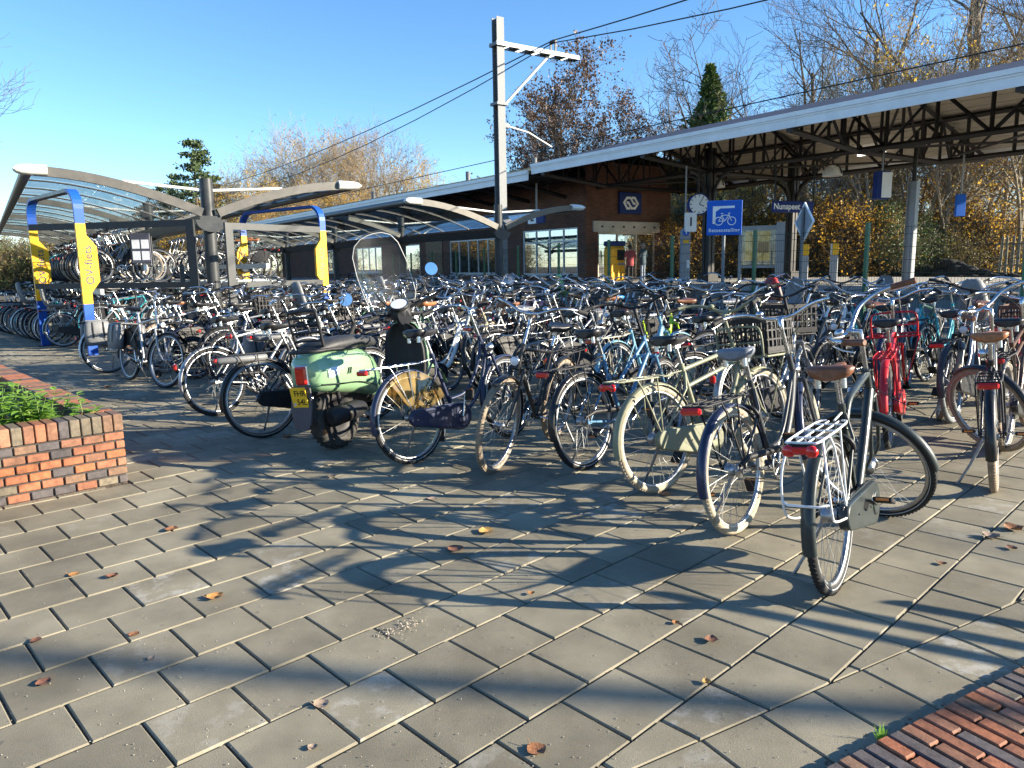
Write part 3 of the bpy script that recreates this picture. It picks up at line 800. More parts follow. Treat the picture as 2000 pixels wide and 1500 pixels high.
# ticket machine and the two people
tm_ = thing('ticket_machine', 'yellow ticket machine with navy top beside the station entrance', 'ticket machine', M=MF(18.6, 4.35, PLZ))
MB().box((0, .82, 0), (1.0, 1.64, .5), bev=.08).build('body', NSYEL, tm_); MB().box((0, 1.76, 0), (1.04, .24, .54), bev=.06).build('top', NSBLUE, tm_)
MB().box((.18, 1.22, .255), (.5, .5, .02), bev=.008).build('screen', IRON, tm_); MB().box((.2, .8, .255), (.4, .12, .02)).build('tray', GREYP, tm_)
# ---- far side: paling fence, dark heap
pf2 = thing('paling_fence', 'weathered timber paling fence behind the platform, far right', 'fence', M=MS)
PALW = pm('weathered paling', (.27, .25, .19), .85, var=.3, sc=5, world=True, rnd=.2)
g = MB(); lbox(g, -10, 8.2, 19.6, 19.66, 1.05, 1.13); lbox(g, -10, 8.2, 19.6, 19.66, 2.05, 2.13); g.build('rail', PALW, pf2)
pm_ = MB(); pm_.prism([(-.06, 0), (.06, 0), (.06, 1.7), (.0, 1.78), (-.06, 1.7)], .025, T=Matrix(((1, 0, 0, 0), (0, 0, 1, 0), (0, 1, 0, 0), (0, 0, 0, 1))))
pme = pm_.mesh('paling', [PALW])
for i in range(72): ob('paling', pme, pf2, M=Matrix.Translation((-10 + i * .252, -19.57, .75 + random.uniform(-.05, .04))) @ Matrix.Rotation(random.gauss(0, .02), 4, 'Y'))
g = MB()
for i in range(60):
    a = random.uniform(0, 6.28); r = random.random() ** .5
    g.ball((9 + 3.2 * r * cos(a), -(17 + 1.2 * r * sin(a)), .3 + .9 * (1 - r)), random.uniform(.3, .55), 7, 5, sc=(1, 1, .7))
tag(g.build('earth_heap', pm('dark soil heap', (.022, .020, .018), .95, var=.4, sc=4, world=True, bump=1, bsc=12), M=MS), 'dark heap of soil beyond the platform by the paling fence', 'soil heap')
# ================================================================== bicycle shelters, racks, arches, fence, mast
ANTH = pm('anthracite steel', (.040, .043, .046), .42, var=.15, sc=5, world=True, spec=.4)
TAUPE = pm('bronze grey steel', (.105, .098, .088), .42, .2, var=.12, sc=5, world=True)
CAPW = pm('white end cap', (.75, .74, .68), .35, var=.04, sc=4, coat=.3)
RODW = pm('white tie rod', (.74, .74, .70), .4, var=.04, sc=4)
ROOFG = glassmat('shelter roof glass', (.72, .80, .82), .10, .10, (.55, .57, .58))
SHW, HUBZ, TIPZ = 3.02, 2.50, 3.22
def arch_pt(s, sg): return (sg * SHW * s, HUBZ + .04 + (TIPZ - HUBZ) * (sin(pi / 2 * min(1, s)) ** .92))
def shelter(C, nb, bay, label, extra_back=0):
    Msh = Matrix.Translation(C) @ Matrix.Rotation(atan2(SU.y, SU.x), 4, 'Z')     # x back along u, y = -v
    sh = thing('bicycle_shelter', label, 'shelter', M=Msh, group='butterfly roofed bicycle shelters')
    L = nb * bay
    P = lambda u, v, z: V(u, -v, z)
    for k in range(nb + 1):
        u = k * bay
        g = MB(); g.tube([P(u + .16, 0, 0), P(u + .16, 0, 3.28)], .125, 20); c = g.build('column', ANTH, sh)
        g = MB()
        pts = [(.30 * cos(a), HUBZ - .03 + .24 * sin(a)) for a in [radians(x) for x in range(180, 361, 15)]]
        g.prism(pts, .05, T=Matrix.Translation((u - .06, 0, 0)) @ Matrix(((0, 0, 1, 0), (1, 0, 0, 0), (0, 1, 0, 0), (0, 0, 0, 1)))); g.build('hub_plate', ANTH, c)
        for sg in (-1, 1):
            g = MB(); n = 12; ring = []
            for i in range(n + 1):
                s = .05 + .92 * i / n; v, z = arch_pt(s, sg); d = .085 if k in (0,) else .07
                v2, z2 = arch_pt(s + .01, sg); v1, z1 = arch_pt(s - .01, sg); tx, tz = v2 - v1, z2 - z1; l = hypot(tx, tz); nx, nz = -tz / l * sg, tx / l * sg
                if nz < 0: nx, nz = -nx, -nz
                ring.append([P(u - .04, v + nx * d, z + nz * d), P(u + .06, v + nx * d, z + nz * d), P(u + .06, v - nx * d, z - nz * d), P(u - .04, v - nx * d, z - nz * d)])
            g.loft(ring, smooth=False); g.build('arch_rib', TAUPE, sh)
            v, z = arch_pt(.5, sg)
            g = MB(); g.tube([P(u + .16, sg * .12, 3.06), P(u + .10, v, z + .09)], .030, 8); g.build('tie_rod', RODW, sh)
    for k in range(nb * 4):
        if k % 4 == 0: continue
        u = k * bay / 4
        for sg in (-1, 1):
            g = MB(); n = 8
            g.tube([P(u, *arch_pt(.05 + .92 * i / n, sg)) for i in range(n + 1)], .018, 4); g.build('glazing_bar', TAUPE, sh)
    for k in range(nb * 4):
        u0, u1 = k * bay / 4 + .02, (k + 1) * bay / 4 - .02
        for sg in (-1, 1):
            g = MB(); n = 8; a = [P(u0, *arch_pt(.06 + .90 * i / n, sg)) + V(0, 0, .02) for i in range(n + 1)]; b = [P(u1, *arch_pt(.06 + .90 * i / n, sg)) + V(0, 0, .02) for i in range(n + 1)]
            g.loft([a, b], closed=False); g.build('roof_pane', ROOFG, sh)
    g = MB(); g.prism([(-.22, HUBZ + .05), (-.16, HUBZ - .16), (.16, HUBZ - .16), (.22, HUBZ + .05)], L + .5, T=Matrix(((0, 0, 1, 0), (1, 0, 0, 0), (0, 1, 0, 0), (0, 0, 0, 1)))); g.build('valley_gutter', ANTH, sh)
    for sg in (-1, 1):
        v, z = arch_pt(1.0, sg)
        g = MB(); g.tube([P(-.02, v, z), P(L + .1, v, z)], .095, 10, flat=(1.0, (0, 0, 1))); g.build('eaves_beam', TAUPE, sh)
        g = MB(); rings = []
        for q, k in ((-.30, 1.0), (-.05, 1.0), (.08, .92), (.16, .72), (.20, .42), (.215, .1)):
            rings.append([P(-.13 + .24 * (.5 + .5 * cos(a)) * (1 if k > .9 else .6 + .4 * k), v + sg * q, z + .01 + .10 * k * sin(a)) for a in [2 * pi * i / 10 for i in range(10)]])
        g.loft(rings); g.build('end_cap', CAPW, sh)
    return Msh
C1 = Vector((-5.97, 15.2, 0)); C2 = Vector((-.24, 22.8, 0))
SH1 = shelter(C1, 4, 6.4, 'glass bicycle shelter with arched ribs, nearer one at the left')
SH2 = shelter(C2, 4, 6.4, 'glass bicycle shelter with arched ribs, farther one in the middle')
# two-tier racks under the near shelter
RACKS = {}
RACKM = pm('rack steel', (.50, .52, .53), .4, .6, var=.12, sc=8)
for sg, lab in ((-1, 'two tier steel bicycle rack under the left half of the near shelter'), (1, 'two tier steel bicycle rack under the right half of the near shelter')):
    rk = RACKS[sg] = thing('bicycle_rack', lab, 'bicycle rack', M=SH1, group='two tier bicycle racks')
    for v, z in ((.55, 1.16), (2.0, 1.10), (.5, .30), (1.2, 1.55)):
        g = MB(); g.box((7, -sg * v, z), (13.2, .07, .11)); g.build('beam', RACKM, rk)
    for u in (.6, 3.9, 7.2, 10.5, 13.4):
        g = MB(); g.box((u, -sg * .5, .8), (.08, .08, 1.6)); g.build('upright', ANTH, rk)
# dark steel screens in front of the shelter
SCR = pm('dark grey steel frame', (.045, .048, .050), .5, .3, var=.15, sc=6)
def screen(a, b, zt, zm, label, holes=False):
    a, b = Vector((*a, 0)), Vector((*b, 0)); d = (b - a); l = d.length; R4 = Matrix.Translation(a) @ Matrix.Rotation(atan2(d.y, d.x), 4, 'Z')
    s = thing('steel_screen', label, 'frame', M=R4, group='dark steel frames before the shelters')
    for x in ((l,) if holes else (0,)): g = MB(); g.box((x, 0, zt / 2), (.16, .05, zt)); g.build('post', SCR, s)
    g = MB(); g.box((l / 2, 0, zt - .06), (l - .162, .05, .12)); g.build('top_rail', SCR, s)
    g = MB(); g.box((l / 2, 0, zm), (l - .162, .05, .10)); g.build('middle_rail', SCR, s)
screen((-9.3, 14.6), (-5.85, 13.9), 2.40, 1.22, 'dark steel frame with two rails, behind the left arch', True)
screen((-5.08, 13.7), (-3.85, 15.6), 2.32, 1.20, 'dark steel frame with two rails, right of the thick shelter column')
ib = thing('notice_board', 'grey notice board with four white sheets under the shelter', 'notice board', M=Matrix.Translation((-7.2, 14.75, 0)) @ Matrix.Rotation(radians(8), 4, 'Z'))
MB().box((0, 0, 1.92), (.36, .03, .58), bev=.006).build('board', pm('slate board', (.055, .06, .085), .5), ib)
for x in (-.085, .085):
    for z in (2.0, 1.78): MB().box((x, -.019, z - .0), (.14, .004, .17)).build('sheet', pm('notice paper', (.62, .64, .68), .7, var=.2, sc=60), ib)
g = MB(); 
for x in (-.19, .19): g.tube([(x, .03, 0), (x, .03, 2.15)], .018, 6)
g.build('posts', ANTH, ib)
# ---- yellow and blue arches
ABLUE = pm('arch blue', (.010, .080, .40), .42, c2=(.03, .07, .24), sc=6, lo=.22, hi=.5, spec=.35)
AGREY = pm('arch grey top', (.10, .105, .115), .4, var=.1, sc=5)
LETT = pm('lettering blue', (.02, .03, .10), .5, var=.05)
def arch(a, b, H, label, topm, side):
    a, b = Vector((*a, 0)), Vector((*b, 0)); d = b - a; l = d.length
    A = thing('gateway_arch', label, 'arch', M=Matrix.Translation(a) @ Matrix.Rotation(atan2(d.y, d.x), 4, 'Z'), group='yellow and blue gateway arches')
    w_, th = .155, .06                                    # plates stand across the opening: wide in y, thin in x
    TY = lambda x, k=1.0: Matrix(((0, 0, 1, x - th * k / 2), (1, 0, 0, 0), (0, 1, 0, 0), (0, 0, 0, 1)))
    for k, x in enumerate((0, l)):
        g = MB(); g.prism([(-w_ / 2, 0), (w_ / 2, 0), (w_ / 2, .92), (-w_ / 2, .92)], th, T=TY(x)); g.build('lower_leg', ABLUE, A)
        P = [(-w_ / 2, .921), (w_ / 2, .921), (w_ / 2, 1.12), (w_ / 2 + .15, 1.32), (w_ / 2 + .15, 1.92), (w_ / 2, 2.12), (w_ / 2, 2.32), (-w_ / 2, 2.32)]
        if side < 0: P = [(-p, q) for p, q in P][::-1]
        g = MB(); g.prism(P, th * 1.12, T=TY(x, 1.12)); yl = g.build('yellow_panel', NSYEL, A)
        Mt = Matrix.Translation((x + th * .56 + .002, side * .075, 1.60)) @ Matrix(((0, 0, 1, 0), (1, 0, 0, 0), (0, 1, 0, 0), (0, 0, 0, 1))) @ Matrix.Rotation(radians(90 * side), 4, 'Z')
        put_text('OV-fiets', .19, Mt, LETT, yl, thick=.001, bold=.001, spacing=1.05)
        s = 1 if k == 0 else -1
        rings = []
        for i in range(9):
            if i < 2: px_, pz, an = x, (2.321, H - .36)[i], 0.0
            else: an = radians(90 * (i - 1) / 7); px_, pz = x + s * .36 * (1 - cos(an)), H - .36 + .33 * sin(an)
            n = V(cos(an) * s, 0, -sin(an)) * (th / 2)
            rings.append([V(px_, -w_ / 2, pz) + n, V(px_, w_ / 2, pz) + n, V(px_, w_ / 2, pz) - n, V(px_, -w_ / 2, pz) - n])
        g = MB(); g.loft(rings, smooth=False); g.build('shoulder', ABLUE, A)
        g = MB(); g.box((x, 0, .006), (.2, .34, .012)); g.build('foot_plate', ANTH, A)
    g = MB(); g.box((l / 2, 0, H - .03), (l - .722, w_, th)); g.build('top_beam', topm, A)
TXZ2 = Matrix(((1, 0, 0, 0), (0, 0, -1, .028), (0, 1, 0, 0), (0, 0, 0, 1)))
arch((-9.55, 15.2), (-7.48, 13.22), 2.93, 'blue and yellow gateway arch with lettering, left of the near shelter', AGREY, 1)
arch((-6.75, 19.2), (-4.25, 17.2), 2.90, 'blue and yellow gateway arch with lettering, between the two shelters', ABLUE, -1)
# ---- green mesh fence
FG = pm('green fence steel', (.022, .045, .030), .5, var=.15, sc=8, world=True, spec=.4)
FG2 = pm('green fence post', (.030, .13, .060), .45, var=.15, sc=8, world=True)
F0, FD = Vector((8.2, 8.03, 0)), dirv(-26.9)
fn_ = thing('mesh_fence', 'green steel mesh fence between the bicycles and the railway', 'fence', M=Matrix.Translation(F0) @ Matrix.Rotation(atan2(FD.y, FD.x), 4, 'Z'))
g = MB()
for i in range(50): g.tube([(i * .05, 0, .05), (i * .05, 0, 2.0)], .0026, 4, caps=False, smooth=False)
for z in (.06, .26, .46, .66, .86, 1.06, 1.26, 1.46, 1.66, 1.86, 1.97):
    for y in (-.006, .006): g.tube([(0, y, z), (2.5, y, z)], .0034, 4, caps=False, smooth=False)
fpan = g.mesh('mesh_panel', [FG]); g = MB(); g.box((0, .03, 1.03), (.055, .055, 2.06)); g.box((0, .03, 2.065), (.065, .065, .012)); fpost = g.mesh('post', [FG2])
for i in range(13):
    ob('mesh_panel', fpan, fn_, M=Matrix.Translation((i * 2.5, 0, 0)) @ Matrix.Rotation(random.gauss(0, .003), 4, 'Y')); ob('post', fpost, fn_, M=Matrix.Translation((i * 2.5, 0, 0)))
# ---- catenary mast and wires
MX = Vector((-.27, 25.8, 0))
ms = thing('catenary_mast', 'tall galvanised steel mast with a lattice arm over the track', 'mast', M=Matrix.Translation(MX) @ Matrix.Rotation(atan2(SU.y, SU.x), 4, 'Z'))
def hbeam(mb, x, y, z0, z1, w_=.29, d=.29, t=.022):
    mb.box((x, y, (z0 + z1) / 2), (d - 2 * t - .001, t, z1 - z0)); mb.box((x - d / 2 + t / 2, y, (z0 + z1) / 2), (t, w_, z1 - z0)); mb.box((x + d / 2 - t / 2, y, (z0 + z1) / 2), (t, w_, z1 - z0))
g = MB(); hbeam(g, 0, 0, 0, 9.45); g.build('shaft', GALV, ms)
g = MB()
for z in (8.6, 6.75): g.box((0, 0, z), (.42, .44, .09))
g.build('clamp', GALV, ms)
for x in (-.2, .2): g = MB(); g.box((x, -1.55, 8.62), (.05, 3.5, .13)); g.build('arm_chord', pm('white arm', (.5, .52, .53), .5, .0, var=.06), ms)
for y in (-.7, -1.35, -2.0, -2.65, -3.25): g = MB(); g.box((0, y, 8.62), (.352, .26, .10)); g.build('arm_batten', IRON, ms)
g = MB(); g.tube([(0, -.2, 6.75), (0, -2.1, 8.56)], .05, 8); g.build('arm_strut', MATS['white arm'], ms)
g = MB(); g.tube([(0, -.2, 6.1), (0, -.34, 6.08)], .09, 8); g.tube([(0, -.34, 6.08), (0, -1.2, 5.95), (0, -2.2, 5.55)], .035, 8, 0); g.build('steady_arm', MATS['white arm'], ms)
g = MB()
for x in (-.13, .13): g.box((x, -2.3, 8.88), (.04, .06, .42)); 
g.tube([(-.13, -2.3, 9.05), (.13, -2.3, 9.05)], .07, 8); g.build('insulator', IRON, ms)
WIRE = pm('dark wire', (.015, .018, .02), .5)
WC = SP(0, 0) * 0
mbase = MX + SV * 2.3
def wire(pts, r, label, sag=0.0):
    P = []
    for a, b in zip(pts, pts[1:]):
        a, b = Vector(a), Vector(b)
        for i in range(12): t = i / 12; P.append(a.lerp(b, t) - Vector((0, 0, sag * 4 * t * (1 - t))))
    P.append(Vector(pts[-1]))
    g = MB(); g.tube(P, r, 5); tag(g.build('overhead_wire', WIRE), label, 'wire', 'overhead railway wires')
q = mbase + Vector((0, 0, 9.1))
wire([q - SU * 45 + V(0, 0, .35), q, q + SU * 60 + V(0, 0, -.1)], .022, 'upper of the two overhead wires crossing behind the mast', .9)
wire([q - SU * 45 + V(.2, 0, -.25), q + V(0, 0, -.08), q + SU * 60 + V(0, 0, -.3)], .020, 'lower of the two overhead wires crossing behind the mast', 1.6)
r_ = mbase + Vector((0, 0, 5.55))
wire([r_ - SU * 45, r_ + SU * 60], .016, 'contact wire running low above the roofline', 0)
wire([SP(-30, 17.5, 7.6), SP(70, 17.5, 7.6)], .03, 'thick wire above the canopy roof against the trees', .4)
wire([SP(-30, 17.5, 10.2), SP(70, 17.5, 9.8)], .018, 'thin wire high above the far track', 1.0)
# ---- signs in the bicycle park
def P2(px, d): return Vector(((px - 1000) / 1450 * d, d, 0))
fs = thing('parking_sign', 'blue square sign with white bicycle symbol reading fietsenstalling', 'sign', M=Matrix.Translation(P2(1411, 13.4)) @ Matrix.Rotation(radians(-14), 4, 'Z'))
MB().tube([(0, .03, 0), (0, .03, 1.95)], .028, 10).build('pole', GALV, fs)
MB().box((0, 0, 2.24), (.60, .03, .60), bev=.006).build('plate', NSBLUE2, fs)
Mi = Matrix.Translation((0, -.019, 2.24)) @ Matrix.Rotation(radians(90), 4, 'X')
put_text('fietsenstalling', .085, Mi @ Matrix.Translation((0, -.215, 0)), SIGNW, fs, thick=.001, bold=.0016, spacing=1.12)
g = MB(); g.prism([(-.20, -.10), (-.15, -.10), (-.15, .11), (-.07, .165), (.17, .165), (.17, .205), (-.20, .205)], .003)
def ringp(mb, cx, cy, r, w_): mb.lathe([(r - w_, 0), (r - w_, .003), (r, .003), (r, 0)], 24, Matrix.Translation((cx, cy, 0)), smooth=False)
ringp(g, -.095, -.055, .075, .013); ringp(g, .125, -.055, .075, .013)
for pts in ([(-.095, -.055), (-.045, .045), (.075, .045), (.125, -.055)], [(-.045, .045), (.005, -.055), (.075, .045)], [(-.06, .075), (-.02, .075)], [(.125, -.055), (.068, .075), (.10, .085)], [(-.095, -.055), (.005, -.055)]): stroke(g, pts, .013, z=0, th=.0035)
ob('symbol', g.mesh('symbol', [SIGNW]), fs, M=Mi)
ds = thing('diamond_sign', 'back of a grey diamond shaped road sign on a pole', 'sign', M=Matrix.Translation(P2(1558, 13.6) + V(.25, .5, 0)) @ Matrix.Rotation(radians(-84), 4, 'Z'))
MB().tube([(0, -.03, 0), (0, -.03, 2.45)], .028, 10).build('pole', GALV, ds)
g = MB(); g.prism([(0, -.36), (.36, 0), (0, .36), (-.36, 0)], .02, T=Matrix.Translation((0, .02, 2.18)) @ Matrix(((1, 0, 0, 0), (0, 0, -1, 0), (0, 1, 0, 0), (0, 0, 0, 1)))); g.build('plate', GREYP, ds)
g = MB(); stroke(g, [(0, -.34), (.34, 0), (0, .34), (-.34, 0), (0, -.34)], .03, z=0, th=.025); ob('rim', g.mesh('rim', [SIGNW]), ds, M=Matrix.Translation((0, .02, 2.18)) @ Matrix(((1, 0, 0, 0), (0, 0, -1, 0), (0, 1, 0, 0), (0, 0, 0, 1))))
# ================================================================== bicycles
CHROME = pm('chrome', (.56, .57, .59), .26, 1.0, var=.1, sc=30, rv=.12)
ALU = pm('brushed aluminium', (.36, .37, .385), .40, 1.0, var=.12, sc=40, rv=.12)
STEEL = pm('dull steel', (.26, .27, .28), .5, .8, var=.2, sc=30)
RUBBER = pm('black rubber', (.020, .020, .021), .72, var=.3, sc=40, bump=.2, bsc=220, spec=.35)
RUBBER_D = pm('dusty rubber', (.055, .052, .048), .85, var=.35, sc=25, spec=.3)
TYRE_CREAM = pm('cream tyre', (.40, .345, .255), .8, var=.18, sc=18, c2=(.27, .21, .145), lo=.3, hi=.6)
TYRE_TAN = pm('tan tyre', (.30, .235, .165), .8, var=.2, sc=18, c2=(.20, .15, .105))
TYRE_GREY = pm('grey tyre', (.17, .18, .19), .8, var=.2, sc=18)
REFLEX = pm('reflective stripe', (.36, .37, .38), .35, var=.1, sc=30)
PLASTIC = pm('black plastic', (.015, .015, .017), .5, var=.25, sc=20, rv=.1, spec=.28)
PLASTIC_G = pm('grey plastic', (.16, .165, .17), .5, var=.15, sc=20)
LEATHER = pm('brown leather', (.17, .070, .036), .42, var=.25, sc=25, bump=.1, bsc=160)
LEATHER_T = pm('tan leather', (.33, .13, .052), .42, var=.22, sc=25, bump=.1, bsc=160)
SADDLE_K = pm('black saddle', (.020, .020, .022), .42, var=.2, sc=25, rv=.1)
SADDLE_G = pm('grey saddle', (.17, .185, .215), .5, var=.12, sc=25)
REDLENS = pm('red lens', (.55, .012, .010), .18, var=.15, sc=60, coat=.6, rv=.05)
CLEAR = pm('clear lens', (.75, .77, .8), .12, var=.05, sc=40, coat=.5, rv=.04)
ORANGE = pm('amber reflector', (.75, .22, .02), .25, var=.1, sc=60)
WHITEP = pm('white paint', (.72, .73, .73), .35, var=.06, sc=6, coat=.4)
def paint(name, c, r=.38, coat=.35, var=.10): return pm(name, c, r, 0, var=var, sc=7, coat=coat, rv=.1, spec=.35)
P_BLACK = paint('gloss black paint', (.014, .014, .016))
P_MATT = paint('matt black paint', (.022, .022, .024), .55, .0)
P_NAVY = paint('navy paint', (.018, .026, .062))
P_BLUE = paint('steel blue paint', (.085, .20, .33))
P_LBLUE = paint('pale blue paint', (.17, .36, .47))
P_TEAL = paint('teal paint', (.05, .38, .45))
P_OLIVE = paint('olive grey paint', (.21, .215, .145), .5, .1)
P_BEIGE = paint('beige paint', (.42, .37, .25), .5, .1)
P_RED = paint('red paint', (.50, .012, .020))
P_GREY = paint('graphite paint', (.042, .046, .052), .4, .3)
P_SILVER = pm('silver paint', (.33, .34, .35), .36, .6, var=.08, sc=8, coat=.4)
P_DKGREEN = paint('dark slate green paint', (.022, .030, .030), .42, .3)
P_LIME = paint('lime paint', (.42, .62, .03))
P_CREAM = paint('cream paint', (.55, .51, .38))
P_BROWN = paint('brown paint', (.10, .05, .03))
P_GREEN = paint('bottle green paint', (.02, .08, .04))

WR, WB_, TR = .35, 1.13, .0195         # wheel radius, wheelbase, tyre half-thickness
BBx, BBz = .47, .29
def axx(z): return 1.06 - .40 * (z - .35)         # steering axis
def seatx(z): return BBx - .353 * (z - BBz)
MC = {}
def cached(key, fn):
    if key not in MC:
        mb, nm = fn(); me = mb.mesh(key, [None] * nm); MC[key] = me
    return MC[key]
Ry = Matrix.Rotation(radians(-90), 4, 'X')        # lathe axis z -> bicycle y
def m_wheel(hi, nsp, hubr=.022, hubw=.05, drum=False):
    def fn():
        mb = MB(); n = 44 if hi else 28
        rr = WR - 2 * TR
        prof = [(rr - .016, -.006), (rr - .012, -.012), (rr + .004, -.013), (rr + .006, -.006), (rr + .006, .006), (rr + .004, .013), (rr - .012, .012), (rr - .016, .006), (rr - .016, -.006)]
        mb.lathe(prof, n, Ry, 0)
        hp = [(.006, -.055), (.008, -hubw * .75), (hubr + .008, -hubw * .7), (hubr + .008, -hubw * .6), (hubr, -hubw * .55), (hubr, hubw * .55), (hubr + .008, hubw * .6), (hubr + .008, hubw * .7), (.008, hubw * .75), (.006, .055)]
        mb.lathe(hp, 12 if hi else 8, Ry, 0)
        sr = .0010 if hi else .0013
        for i in range(nsp):
            a = 2 * pi * i / nsp
            side = 1 if i % 2 else -1
            da = (.55 if (i // 2) % 2 else -.55)
            h0 = V((hubr + .005) * cos(a + da), side * hubw * .65, (hubr + .005) * sin(a + da))
            r0 = V((rr - .014) * cos(a), side * .003, (rr - .014) * sin(a))
            mb.tube([h0, r0], sr, 3, 1, caps=False, smooth=False)
        return mb, 2
    return cached('wheel_%d_%d_%.3f' % (hi, nsp, hubr), fn)
def m_tyre(hi, fat=1.0, stripe=True):
    def fn():
        mb = MB(); n = 56 if hi else 30; tr = TR * fat
        rc = WR - tr
        k = 10 if hi else 7
        prof = []
        for i in range(k + 1):
            a = -2.6 + 5.2 * i / k
            prof.append((rc + tr * cos(a) * (1.0 if abs(a) < 1.3 else 1.0), tr * sin(a)))
        mb.lathe(prof, n, Ry, 0)
        if stripe:
            for s in (-1, 1):
                a0, a1 = 1.80, 2.02
                mb.lathe([(rc + (tr + .0008) * cos(a), s * (tr + .0008) * sin(a)) for a in ((a0, a1) if s < 0 else (a1, a0))], n, Ry, 1)
        if hi:                                   # tread blocks
            for i in range(88):
                a = 2 * pi * i / 88
                for s in (-1, 1):
                    c = V((WR - .0022) * cos(a + s * .012), s * .008, (WR - .0022) * sin(a + s * .012))
                    R = Matrix.Rotation(-a, 3, 'Y') @ Matrix.Rotation(s * .5, 3, 'X')
                    mb.box(c, (.006, .011, .014), R, 0)
        return mb, 2
    return cached('tyre_%d_%.2f_%d' % (hi, fat, stripe), fn)
def m_guard(a0, a1, hi, wd=.030, r=.372):
    def fn():
        mb = MB(); n = 26 if hi else 14
        rings = []
        for i in range(n + 1):
            a = radians(a0 + (a1 - a0) * i / n)
            ring = []
            for t in (-1, -.72, -.3, .3, .72, 1):
                rr = r - .018 * t * t
                ring.append(V(rr * cos(a), wd * t, rr * sin(a)))
            for t in (1, .72, .3, -.3, -.72, -1):
                rr = r - .0025 - .018 * t * t
                ring.append(V(rr * cos(a), wd * .93 * t, rr * sin(a)))
            rings.append(ring)
        mb.loft(rings, 0)
        return mb, 1
    return cached('guard_%d_%d_%d_%.3f' % (a0, a1, hi, wd), fn)
def m_frame(kind, hi):
    def fn():
        mb = MB(); n = 10 if hi else 6
        hb, ht = V(axx(.74), 0, .74), V(axx(.90), 0, .90)
        mb.tube([hb, ht], .0185, n)
        mb.tube([hb, hb + (hb - ht).normalized() * .012], .023, n); mb.tube([ht, ht + (ht - hb).normalized() * .012], .023, n)
        bb = V(BBx, 0, BBz)
        stop = .80 if kind != 'diamond' else .82
        mb.tube([bb, V(seatx(stop), 0, stop)], .0155, n)
        mb.tube([V(seatx(stop - .02), 0, stop - .02), V(seatx(stop + .015), 0, stop + .015)], .019, n)
        mb.tube([bb + V(0, -.035, 0), bb + V(0, .035, 0)], .024, n)
        for s in (-1, 1):
            mb.tube([bb + V(-.02, s * .018, 0), V(.33, s * .05, .30), V(0, s * .062, .35)], [.0105, .010, .008], n)
            mb.tube([V(seatx(.76), s * .012, .76), V(seatx(.70) - .06, s * .05, .65), V(0, s * .062, .35)], [.009, .008, .0075], n)
            mb.box((0, s * .062, .35), (.045, .006, .03))
        P = lambda x, z: V(x, 0, z)
        if kind == 'oma':
            mb.tube(smooth_path([P(axx(.76), .76), P(.845, .60), P(.765, .44), P(.65, .335), P(.54, .30), bb]), .0155, n)
            mb.tube(smooth_path([P(axx(.87), .87), P(.80, .70), P(.71, .55), P(.59, .455), P(seatx(.43), .43)]), .0135, n)
        elif kind == 'diamond':
            mb.tube([P(axx(.875), .875), P(seatx(.79), .79)], .0150, n)
            mb.tube([P(axx(.77), .77), bb], .0165, n)
        elif kind == 'hero':
            mb.tube([P(axx(.78), .79), P(.70, .54), P(BBx + .03, BBz + .02)], [.031, .030, .028], n, flat=(.8, (0, 1, 0)))
            mb.tube(smooth_path([P(axx(.885), .885), P(.60, .845), P(.42, .80), P(seatx(.70), .68)]), .0185, n)
        elif kind == 'low':
            mb.tube(smooth_path([P(axx(.79), .79), P(.80, .56), P(.66, .36), P(BBx + .02, BBz + .01)]), [.030] * 12 + [.028], n, flat=(.8, (0, 1, 0)))
            mb.tube(smooth_path([P(axx(.80), .80), P(.70, .50), P(.57, .395), P(seatx(.40), .40)]), .012, n)
        elif kind == 'ebike':
            mb.tube([P(axx(.80), .80), P(.76, .56), P(.62, .34), P(BBx, BBz)], [.034, .040, .040, .036], n, flat=(.72, (0, 1, 0)))
            mb.tube(smooth_path([P(.80, .66), P(.66, .54), P(.50, .52), P(seatx(.52), .52)]), .016, n)
        elif kind == 'mixte':
            mb.tube([P(axx(.77), .77), bb], .0165, n)
            mb.tube([P(axx(.865), .865), P(seatx(.52), .52)], .0140, n)
        elif kind == 'transport':
            mb.tube([P(axx(.875), .875), P(seatx(.775), .775)], .0150, n)
            mb.tube([P(axx(.79), .79), P(seatx(.66), .66)], .0150, n)
            mb.tube(smooth_path([P(axx(.76), .76), P(.80, .55), P(.66, .37), bb]), .0175, n)
        return mb, 1
    return cached('frame_%s_%d' % (kind, hi), fn)
def m_fork(hi):
    def fn():
        mb = MB(); n = 8 if hi else 5
        cr = V(axx(.735), 0, .735)
        mb.tube([cr + V(0, -.058, 0), cr + V(0, .058, 0)], .015, n)
        for s in (-1, 1):
            mb.tube([cr + V(0, s * .055, .005), V(axx(.55) + .005, s * .055, .55), V(axx(.43) + .02, s * .055, .43), V(1.13, s * .055, .35)], [.014, .012, .010, .008], n)
        return mb, 1
    return cached('fork_%d' % hi, fn)
STZ = 1.115
